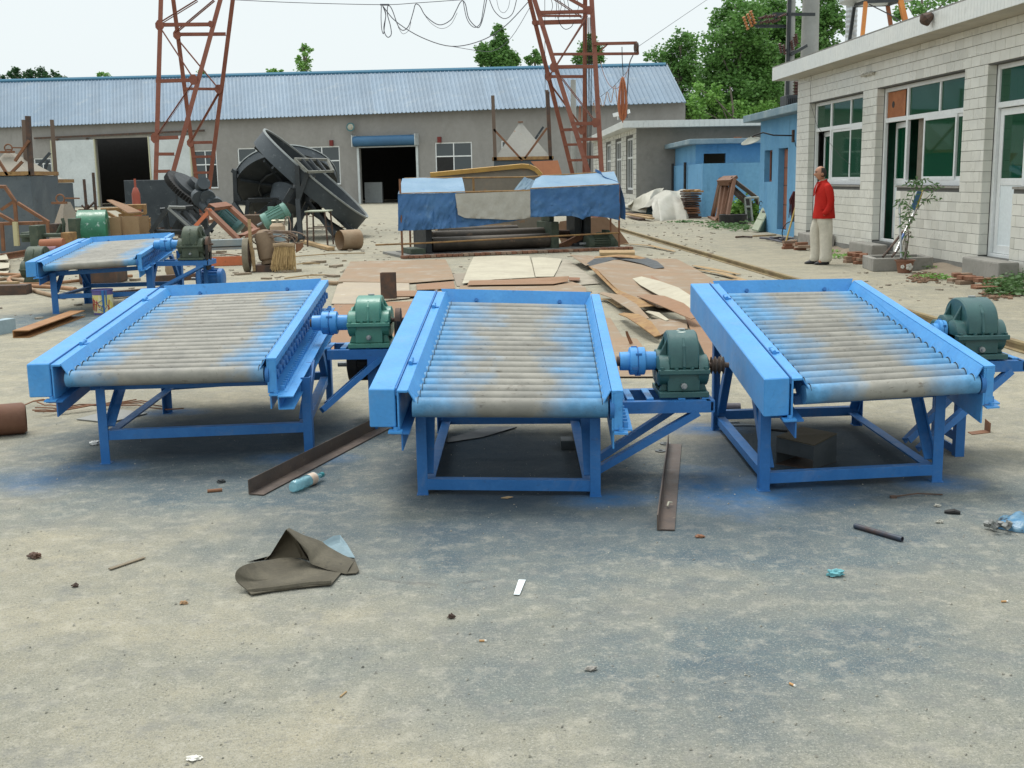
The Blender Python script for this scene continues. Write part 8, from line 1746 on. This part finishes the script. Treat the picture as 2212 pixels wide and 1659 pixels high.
# jacket
loft('jacket', [(.03, 0, .79, .185, .225), (.025, 0, .84, .18, .222), (.03, 0, .98, .165, .205), (.035, 0, 1.12, .155, .205), (.035, 0, 1.24, .152, .215), (.03, 0, 1.33, .128, .20), (.02, 0, 1.385, .095, .15), (.01, 0, 1.415, .075, .09), (.01, 0, 1.428, .06, .07)], REDJ, man, cap=False, fold=.13, seed=4)
def sleeve(pts, rs, nm='sleeve'):
    m = MB(); m.tube([V((hx + p[0], fy + p[1], p[2])) for p in pts], rs, 14); o = m.build(nm, REDJ, man, smooth=True); s = o.modifiers.new('s', 'SUBSURF'); s.levels = s.render_levels = 1
for s in (-1, 1): sleeve([(.025, s * .14, 1.375), (.03, s * .195, 1.34), (.06, s * .235, 1.22), (.09, s * .25, 1.09), (.06, s * .24, .97), (.0, s * .215, .885), (-.03, s * .20, .86)], [.04, .068, .068, .062, .056, .05, .046])
m = MB(); m.tube([V((hx - .075, fy - .05, 1.39)), V((hx + .03, fy - .07, 1.43)), V((hx + .065, fy, 1.445)), V((hx + .03, fy + .07, 1.43)), V((hx - .075, fy + .05, 1.39))], .016, 8); m.build('collar', REDJ, man, smooth=True)
m = MB(); m.slab([V((hx - .05, fy - .03, 1.43)), V((hx - .05, fy + .03, 1.43)), V((hx - .10, fy + .012, 1.33)), V((hx - .10, fy - .012, 1.33))], V((-.004, 0, .002))); m.build('shirt_front', mat('pale_shirt', (.55, .55, .5), None, 3), man)
for s in (-1, 1):
    m = MB(); m.slab([V((hx - .082, fy + s * .035, 1.415)), V((hx - .075, fy + s * .10, 1.385)), V((hx - .125, fy + s * .075, 1.30)), V((hx - .146, fy + s * .012, 1.17))], V((-.008, 0, 0))); m.build('lapel', REDJ, man)
    m = MB(); m.slab([V((hx - .08, fy + s * .176, .99)), V((hx - .0, fy + s * .20, .985)), V((hx - .0, fy + s * .205, .945)), V((hx - .08, fy + s * .182, .95))], V((0, s * .012, 0))); m.build('pocket_flap', REDJ, man)
for s, dx_ in ((1, -.07), (-1, .04)):
    m = MB(); rings = []
    loft('shoe', [(-.05 + dx_, s * .11, .0, .135, .048), (-.05 + dx_, s * .11, .02, .138, .05), (-.04 + dx_, s * .11, .045, .125, .046), (-.0 + dx_, s * .11, .075, .08, .042), (.02 + dx_, s * .11, .09, .05, .036)], mat('black_shoe', (.012, .012, .014), None, 3, .5), man)

# ================================================================ FOREGROUND THINGS
zk = Zm(760, 1780, 640)
# angle irons
def angle_iron(a, b, w, up, fx, label, mt):
    m = MB(); m.angle(a, b, w, .005, up, fx, 1, w * .9); return one('angle_iron', mt, m, label, 'angle iron', 'angle irons lying before the machines')
AI = mat('brown_angle_iron', (.085, .065, .055), (.13, .095, .075), 7, .55, .2, .5, .15, 60, c3=(.24, .19, .15), c3scale=12)
a, b = G((537, 1068), .003), G((815, 925), .003); angle_iron(a, b, .085, (0, 0, 1), -1, 'rusty angle iron lying diagonally beside the plastic bottle', AI)
a, b = G((1419, 1145), .003), G((1443, 960), .003); angle_iron(a, b, .078, (0, 0, 1), -1, 'rusty angle iron pointing at the viewer between middle and right machines', AI)
m = MB(); c = G((1370, 1120)); c = G(Zm(2240, 1450, 1408)(215, 555), .02); m.tube([c, c + V((.01, .03, .01)), c + V((.03, .045, .006))], [.004, .006, .003], 5); one('metal_shaving', mat('pale_shaving', (.4, .38, .3), None, 4), m, 'small curled shaving lying in the right angle iron', 'shaving')
# bottle
bc_ = G((660, 1050), .034); ax = V((.94, .34, 0)).normalized()
a = G((632, 1052), .033); b = G((688, 1028), .033); ax = (b - a).normalized(); Lb = (b - a).length + .03; rb2 = .031
def bottle_mat():
    k = NT('crumpled_bottle_plastic'); k.bump(k.noise(30, 3), .6, .01); m = k.done((.30, .55, .62), .12, 0, .6)
    tr = k.n.new('ShaderNodeBsdfTransparent'); tr.inputs[0].default_value = (.75, .92, .95, 1); mm = k.n.new('ShaderNodeMixShader'); mm.inputs[0].default_value = .45
    k.L(k.b.outputs[0], mm.inputs[1]); k.L(tr.outputs[0], mm.inputs[2]); k.L(mm.outputs[0], k.n['Material Output'].inputs[0]); return m
t = thing('plastic_bottle', V((a.x, a.y, 0)), 'crushed pale blue plastic bottle lying by the left angle iron', 'bottle')
pr = [(.001, 0), (.024, .002), (.031, .012), (.029, .03), (.032, .045), (.028, .06), (.031, .075), (.029, .10), (.031, .12), (.026, .145), (.016, .165), (.012, .17), (.012, .182)]
m = MB(); m.lathe([(r * (1 if i % 2 else .95), h * Lb / .19) for i, (r, h) in enumerate(pr)], V((a.x, a.y, .032)), ax, 22, caps=False)
for i, p in enumerate(m.v): q = nz(p, 28, 2); p.x += .004 * q; p.z = max(.002, p.z + .005 * q)
m.build('shell', bottle_mat(), t, smooth=True)
m = MB(); m.lathe([(.0318, Lb * .52), (.0318, Lb * .72)], V((a.x, a.y, .032)), ax, 22, caps=False); m.build('label_band', mat('orange_white_label', (.60, .42, .30), (.65, .62, .55), 22, .4), t, smooth=True)
m = MB(); m.lathe([(.014, Lb * .95), (.014, Lb * 1.03)], V((a.x, a.y, .032)), ax, 14); m.build('cap', mat('teal_cap', (.04, .22, .24), None, 3, .4), t, smooth=True)
# folded rubber sheet: a strip on the ground whose rear corner is folded up and over
t = thing('rubber_sheet', G((640, 1230)), 'stiff brown rubber sheet folded up into a peak in the foreground', 'rubber sheet')
def kp(x, y, z): return G(zk(x, y), z)
yf_ = G(zk(900, 1150)).y
def KY(x, y, Y): return P(zk(x, y), Y)
# floor part
F0 = [kp(415, 1120, .012), kp(465, 1172, .008), kp(900, 1100, .008), kp(1455, 1045, .008), kp(1580, 900, .006), kp(1200, 790, .006), kp(960, 720, .006), kp(640, 760, .02), kp(400, 810, .07), kp(285, 890, .075), kp(282, 1000, .045)]
F1 = []
for k in range(len(F0)):
    p0, p1, p2, p3 = F0[k - 1], F0[k], F0[(k + 1) % len(F0)], F0[(k + 2) % len(F0)]
    for j in range(4): q = j / 4; F1.append(.5 * ((2 * p1) + (p2 - p0) * q + (2 * p0 - 5 * p1 + 4 * p2 - p3) * q * q + (3 * p1 - p0 - 3 * p2 + p3) * q ** 3) if k > 3 else p1.lerp(p2, q))
F0 = F1
c = kp(850, 940, .006); m = MB(); rings = 8; n = len(F0); vs = []
for r in range(rings + 1):
    for p in F0: t_ = r / rings; q = c.lerp(p, t_); q.z = .006 + (p.z - .006) * t_ ** 3; vs.append(q)
fs = [(r * n + k, r * n + (k + 1) % n, (r + 1) * n + (k + 1) % n, (r + 1) * n + k) for r in range(rings) for k in range(n)]
m.add(vs, fs); m.add([v + V((0, 0, .004)) for v in vs], [tuple(reversed(f)) for f in fs]); k0 = len(vs)
for k in range(n): m.f.append((rings * n + k, rings * n + (k + 1) % n, k0 + rings * n + (k + 1) % n, k0 + rings * n + k))
m.build('ground_flap', RUBBER, t, smooth=True)
m = MB(); rp_ = [kp(430, 1125, .012), kp(800, 1085, .014), kp(1200, 1030, .014), kp(1450, 1015, .016)]; m.tube(rp_, [.013, .014, .014, .012], 8); m.build('rolled_edge', RUBBER, t, smooth=True)
# rising sheet with its peak
Yp = G(zk(960, 740)).y
def surf(A0, A1, B0, B1, bulge, nu=18, nv=14):
    """bilinear patch bowed outwards"""
    def f(u, v):
        p = A0.lerp(A1, u).lerp(B0.lerp(B1, u), v); return p + bulge * (sin(pi * u) * .5 + .5) * sin(pi * v)
    return f
peakL, peakR = KY(890, 375, Yp - .02), KY(928, 355, Yp - .02)
baseL, baseR = kp(400, 800, .02), kp(1180, 770, .006)
def inner(u, v):                                         # u left to right, v bottom to top
    bot = [KY(420, 800, Yp - .03), KY(640, 762, Yp + .0), KY(690, 735, Yp), KY(960, 715, Yp + .02), KY(1110, 750, Yp + .0), KY(1190, 790, Yp - .02)]; top = [KY(424, 790, Yp - .03), KY(630, 745, Yp), KY(700, 680, Yp), KY(890, 372, Yp + .03), KY(925, 358, Yp + .02), KY(928, 356, Yp)]
    k = u * 5; i = min(4, int(k)); q = k - i; b = bot[i].lerp(bot[i + 1], q); tt_ = top[i].lerp(top[i + 1], q); p = b.lerp(tt_, v); p.y += .05 * sin(pi * v) * sin(pi * u); p.z = max(.004, p.z); return p
m = MB(); m.grid(inner, 30, 14, V((0, .004, 0))); m.build('raised_flap', mat('dark_rubber_inside', (.085, .07, .045), (.11, .09, .06), 9, .9), t, smooth=True)
w = [KY(928, 358, Yp + .01), KY(1500, 640, Yp + .06), KY(1420, 800, Yp - .0), KY(1100, 752, Yp + .01)]
m = MB(); m.slab(w, V((0, .004, 0))); m.build('hidden_fold', MATS['dark_rubber_inside'], t)
def outer(u, v):                                         # folded flap coming forward, u along peak -> right corner, v top edge -> lower edge
    topE = [KY(928, 355, Yp - .01), KY(1100, 440, Yp - .0), KY(1320, 515, Yp + .03), KY(1420, 590, Yp + .03), KY(1600, 690, Yp + .0), KY(1745, 750, Yp - .04)]
    lowE = [KY(940, 385, Yp - .05), KY(1060, 540, Yp - .09), KY(1160, 680, Yp - .11), KY(1200, 790, Yp - .13), KY(1400, 860, Yp - .17), KY(1640, 918, Yp - .21)]
    k = u * 5; i = min(4, int(k)); q = k - i; a_ = topE[i].lerp(topE[i + 1], q); b_ = lowE[i].lerp(lowE[i + 1], q); p = a_.lerp(b_, v); p.y -= .045 * sin(pi * v); p.z = max(.006, p.z + .010 * sin(pi * v)); return p
m = MB(); m.grid(outer, 24, 14, V((0, .004, .002))); m.build('folded_flap', RUBBER, t, smooth=True)
m = MB(); w = [KY(1745, 750, Yp - .04), KY(1640, 918, Yp - .21), KY(1760, 912, Yp - .2), KY(1795, 880, Yp - .18)]; w2 = [w[0], w[1], w[2], w[3]]
for q in w2: q.z = max(.004, q.z)
m.slab(w2, V((0, 0, .004))); m.build('corner', RUBBER, t)
sheet('blue_grey_paper', zk, [(1350, 520), (1480, 450), (1560, 438), (1650, 560), (1745, 720), (1500, 700)], mat('pale_blue_card', (.20, .28, .32), (.25, .33, .36), 6, .8), 'pale blue grey flat piece just behind the folded rubber sheet', .005, [.05, .06, .05, .02, .0, .0], .002, 'card', None)
# box beneath the right machine
zr = Zm(2400, 960, 1248)
bfl, bfr = G(zr(655, 1285)), G(zr(870, 1285)); 
t = thing('metal_box', G(zr(840, 1280)), 'dark open ended steel box with sloping top under the right machine', 'box')
BXM = mat('dark_blue_grey_box', (.045, .055, .06), (.07, .08, .085), 5, .6)
yb0 = G(zr(760, 1275)).y + .02
pA = [V((P(zr(650, 1180), yb0 + .12).x, yb0 + .14, 0)), V((P(zr(880, 1250), yb0).x, yb0, 0)), V((P(zr(1040, 1200), yb0 + .12).x, yb0 + .16, 0)), V((P(zr(820, 1100), yb0 + .3).x, yb0 + .34, 0))]
hA = [.155, .135, .16, .16]
m = MB(); m.slab([p + V((0, 0, h - .004)) for p, h in zip(pA, hA)], .006); m.build('top', mat('brown_dust_top', (.10, .085, .06), None, 8, .9), t)
m = MB(); m.slab([pA[1], pA[2], pA[2] + V((0, 0, hA[2] - .006)), pA[1] + V((0, 0, hA[1] - .006))], V((.0, .005, 0))); m.build('end', BXM, t)
m = MB(); m.slab([pA[0] + V((0, 0, .07)), pA[1] + V((0, 0, .055)), pA[1] + V((0, 0, hA[1] - .006)), pA[0] + V((0, 0, hA[0] - .006))], V((.0, .005, 0))); m.build('front_flap', BXM, t)
m = MB(); m.slab([pA[0], pA[3], pA[3] + V((0, 0, hA[3] - .006)), pA[0] + V((0, 0, hA[0] - .006))], V((.005, .0, 0))); m.build('end', BXM, t)
m = MB(); m.slab([p + V((0, 0, 0)) for p in pA], .004); m.build('bottom', RUSTD, t)
# small things under and beside the machines
zcm = Zm(1260, 980, 1300)
sheet('scrap_plate', zcm, [(540, 1000), (570, 1018), (780, 985), (990, 925), (820, 925)], DARK, 'dark pointed plate on the ground under the middle machine', .004, cat='metal sheet', group='plates under the machines')
m = MB(); c = G(zcm(1330, 1060)); m.bx(c.x - .07, c.x + .06, c.y, c.y + .12, 0, .055); one('dark_block', BXM, m, 'small dark block beside the right legs under the middle machine', 'block', bevel=.004)
for i, (x, y) in enumerate(((1888, 1022), (1860, 1066))):
    c = G(zcm(x, y), .002); m = MB(); m.lathe([(.012, 0), (.032, 0), (.032, .004), (.012, .004), (.012, 0)], c, (0, 0, 1), 24, caps=False); one('steel_washer', mat('grey_washer', (.13, .14, .14), None, 5, .5, .3), m, ('farther' if i == 0 else 'nearer') + ' of two flat steel rings left of the right angle iron', 'washer', 'steel rings on the ground')
m = MB(); c = G(zr(400, 975), .005); m.tube([c + V((.07 * cos(k), .05 * sin(k), 0)) for k in [1.2 + i * .35 for i in range(12)]] + [c + V((.12, -.06, 0)), c + V((.2, -.075, 0))], .006, 6); one('bent_bar', STEEL, m, 'thin grey bar bent into a hook behind the left legs of the right machine', 'bar')
m = MB(); a, b = G(zr(610, 1010), .006), G(zr(718, 1020), .006); m.tube([a, b], .008, 6); one('short_bar', BLACK, m, 'short black bar on the ground under the right machine', 'bar')
m = MB(); a, b = G(zr(420, 880), .05), G(zr(300, 880), .05); m.tube([a, b], .04, 12); one('grey_tube', mat('purple_grey_tube', (.12, .11, .13), None, 4, .6), m, 'grey tube lying behind the left legs of the right machine', 'pipe', smooth=True)
a, b = G(zr(1885, 1045), 0), G(zr(1995, 1032), 0); m = MB(); m.slab([a, b, b + V((0, .07, 0)), a + V((0, .07, 0))], .004); m.slab([b, b + V((0, .08, 0)), b + V((.0, .08, .07)), b + V((0, 0, .06))], V((.004, 0, 0))); one('bent_plate', RUST, m, 'small rusty L shaped plate right of the right gearbox posts', 'plate')
zg = Zm(2240, 1450, 1408)
t0_ = G(zg(1265, 664), .012); t1_2 = G(zg(1530, 740), .012); m = MB(); d = t1_2 - t0_; m.lathe([(.012, 0), (.012, d.length), (.009, d.length), (.009, 0)], t0_, d, 14, caps=False); m.lathe([(.0085, .01), (.0085, d.length - .008)], t0_, d, 12); one('dark_tube', mat('dark_blue_tube', (.03, .045, .07), (.07, .04, .03), 14, .5), m, 'short dark blue tube lying in the right foreground', 'pipe', smooth=True)
m = MB(); a, b = G(zg(1480, 502), .006), G(zg(1755, 490), .006); m.tube([a, a.lerp(b, .5) + V((0, .01, .008)), b], .004, 5); m.box(a, (.03, .02, .012)); one('welding_rod', RUSTD, m, 'thin dark rod on the ground before the right machine front bar', 'rod')
m = MB(); a, b = G(zg(1765, 585), .008), G(zg(1855, 592), .008); m.tube([a, a.lerp(b, .3), a.lerp(b, .6) + V((0, 0, .005)), b], [.006, .013, .013, .008], 7); one('charred_stick', BLACK, m, 'short black charred stick at right, left of the blue bag', 'stick')
# blue plastic bag
cbg = G(zg(2180, 690)); m = MB()
def bag(u, v):
    a = 2 * pi * u; e = 1 - .25 * nz((cos(a) * 2, sin(a) * 2), 1, 5); th = pi / 2 * v; r = cos(th) ** .7
    x, y = cos(a) * .17 * r * e, sin(a) * .11 * r * e; z = .045 * sin(th) * (1 + .8 * nz((x * 18, y * 18), 1, 3)); return cbg + V((.09 + x, .05 + y, max(.002, z)))
m.grid(bag, 44, 16); one('blue_bag', mat('pale_blue_plastic_bag', (.06, .20, .36), (.14, .24, .30), 14, .35, 0, .5, .6, 30, c3=(.04, .05, .06), c3scale=22, c3amt=(.56, .62)), m, 'crumpled blue and grey plastic bag at the right edge of the foreground', 'plastic bag', smooth=True)
m = MB(); rn = random.Random(3); c = G(zg(2060, 670), .02)
for i in range(9): m.box(c + V((rn.uniform(-.03, .05), rn.uniform(-.04, .04), rn.uniform(-.01, .02))), (.03, .02, .02), Matrix.Rotation(rn.uniform(0, 3), 3, 'Z') @ Matrix.Rotation(rn.uniform(0, 3), 3, 'X'))
one('charred_rag', mat('charred_rag', (.06, .06, .06), (.35, .36, .34), 30, .9), m, 'dark charred knot at the left end of the blue plastic bag', 'rag')
# turquoise scrap, white strips, butts, chips
def crumple(p, r, mt, nm, label, cat, flat=.5, seed=1, grp=None):
    m = MB(); c = G(p)
    def f(u, v):
        a = 2 * pi * u; th = pi * v; d = V((cos(a) * sin(th), sin(a) * sin(th), cos(th))); k = 1 + .7 * nz((d.x * 2.2, d.y * 2.2, d.z * 2.2), 1, seed); q = d * r * k; return c + V((q.x * 1.5, q.y, max(0, r * flat * .9 + q.z * flat)))
    m.grid(f, 22, 14); return one(nm, mt, m, label, cat, grp, smooth=True)
crumple(zg(1155, 945), .022, mat('turquoise_scrap', (.12, .36, .40), (.2, .45, .48), 40, .7), 'turquoise_rag', 'small crumpled turquoise scrap in the right foreground', 'scrap', .6, 1)
crumple((1277, 1448), .012, mat('grey_stone', (.30, .28, .25), (.22, .21, .19), 30, .9), 'small_stone', 'small grey stone alone in the lower middle of the foreground', 'stone', .6, 2)
crumple((975, 1336), .008, mat('brown_nut', (.06, .035, .025), None, 30, .7), 'rusty_nut', 'small dark rusty nut in the centre foreground', 'nut', 1.2, 3)
crumple((419, 1640), .013, mat('white_chip', (.62, .60, .54), None, 20, .8), 'white_chip', 'largest flat white chip, at the bottom left of the photo', 'chip', .35, 4)
crumple((205, 961), .02, mat('white_foam', (.7, .7, .68), None, 20, .8), 'white_chip', 'small white lump by the front left leg of the left machine', 'chip', .7, 5)
crumple((478, 1043), .014, DARK, 'dark_chip', 'small dark chip above the brown cork like piece', 'chip', .7, 6)
crumple((75, 1206), .017, RUSTD, 'rust_lump', 'larger rusty lump at far left of the foreground', 'lump', .8, 7)
crumple((163, 1268), .009, RUSTD, 'rust_lump', 'small rusty lump right of and below the larger one', 'lump', .9, 8)
crumple((397, 1305), .009, mat('orange_stone', (.36, .22, .12), None, 20, .9), 'small_stone', 'small orange stone left below the folded rubber sheet', 'stone', .7, 9)
crumple((1512, 1161), .013, RUST, 'rust_lump', 'brown and orange flake right of the right angle iron end', 'lump', .5, 10)
crumple((2025, 1095), .010, SHEETW, 'white_chip', 'little white knot above the dark blue tube', 'chip', .7, 11)
crumple((2030, 1130), .010, SHEETW, 'white_chip', 'white pebble right of the dark blue tube', 'chip', .8, 12)
m = MB(); a, b = G((448, 1061), .008), G((480, 1058), .008); m.tube([a, b], .009, 10); one('brown_plug', RUST, m, 'brown cylindrical plug lying left of the left angle iron', 'plug', smooth=True)
for i, (p0, p1, w, lb) in enumerate((((1128, 1253), (1116, 1285), .028, 'white paper strip standing out in the middle foreground'), ((237, 1230), (312, 1205), .02, 'narrow brown sliver lying on the left foreground dust'))):
    a, b = G(p0, .004), G(p1, .004); d = (b - a).normalized(); s = V((-d.y, d.x, 0)) * w / 2; m = MB(); m.slab([a - s, b - s * .8, b + s * .8, a + s], .002 if i == 0 else .004); one('paper_strip' if i == 0 else 'wood_sliver', mat('white_paper', (.72, .78, .80), None, 3, .6) if i == 0 else mat('brown_sliver', (.20, .16, .11), None, 9, .8), m, lb, 'paper' if i == 0 else 'sliver')
FIL, PAP = mat('cigarette_filter', (.50, .28, .12), None, 20, .8), mat('cigarette_paper', (.7, .68, .62), None, 20, .8)
for (x, y, a_, lb) in ((1712, 1479, 1.0, 'cigarette butt with white end in the lower right foreground'), (1043, 1384, .05, 'cigarette butt in the centre foreground'), (2170, 1299, -.05, 'cigarette butt near the right edge'), (1470, 1470, .6, 'cigarette butt left of the white ended one')):
    if x == 1470: continue
    c = G((x, y), .004); d = V((cos(a_), -sin(a_), 0)); t = thing('cigarette_butt', V((c.x, c.y, 0)), lb, 'cigarette butt', 'cigarette butts on the ground'); m = MB(); m.tube([c - d * .012, c + d * .006], .0038, 8); m.build('filter', FIL, t, smooth=True); m = MB(); m.tube([c + d * .006, c + d * .012], .0038, 8); m.build('paper_end', PAP, t, smooth=True)
m = MB(); a, b = G((735, 1505), .003), G((748, 1494), .003); m.tube([a, b], .003, 5); one('wood_splinter', WOOD, m, 'tiny orange splinter in the lower left centre', 'splinter')
m = MB(); a = G(zcm(892, 1352), .004); m.slab([a, a + V((.03, -.01, 0)), a + V((.06, .0, .004)), a + V((.035, .02, .002))], .003); one('wood_chip', WOOD, m, 'small pale wood chip right in front of the middle machine', 'chip')
# loose grit and pebbles, too many to count
rn = random.Random(31); m = MB()
for i in range(2600):
    Y = 2.6 + 9.5 * rn.random() ** 1.6; X = rn.uniform(-.52, .52) * Y; s = .0022 + .0045 * rn.random() ** 3.2; c = V((X, Y, s * .3)); k = [V((rn.gauss(0, 1), rn.gauss(0, 1), rn.gauss(0, .6))).normalized() * s * rn.uniform(.7, 1.3) for _ in range(3)]
    m.add([c + V((s, 0, 0)) + k[0] * .3, c + V((-s * .6, s * .8, 0)), c + V((-s * .6, -s * .8, 0)), c + V((0, 0, s * .8)) + k[1] * .3], [(0, 1, 3), (1, 2, 3), (2, 0, 3), (0, 2, 1)])
o = m.build('grit', mat('loose_grit', (.30, .28, .23), (.17, .165, .15), 33, .95, c3=(.42, .40, .34), c3scale=60, c3amt=(.5, .55))); tag(o, 'loose grit scattered over the yard floor', 'grit', None, 'stuff')
m = MB()
for i in range(1500):
    Y = 13 + 32 * rn.random(); X = rn.uniform(-.46, .18 if Y > 18 else .4) * Y; s = rn.uniform(.012, .04); c = V((X, Y, s * .3)); m.box(c, (s * rn.uniform(1, 3), s, s * .5), Matrix.Rotation(rn.uniform(0, 3), 3, 'Z'))
o = m.build('far_grit', mat('far_litter', (.27, .22, .17), (.42, .38, .31), 9, .95)); tag(o, 'small chips and litter strewn over the far yard', 'litter', None, 'stuff')
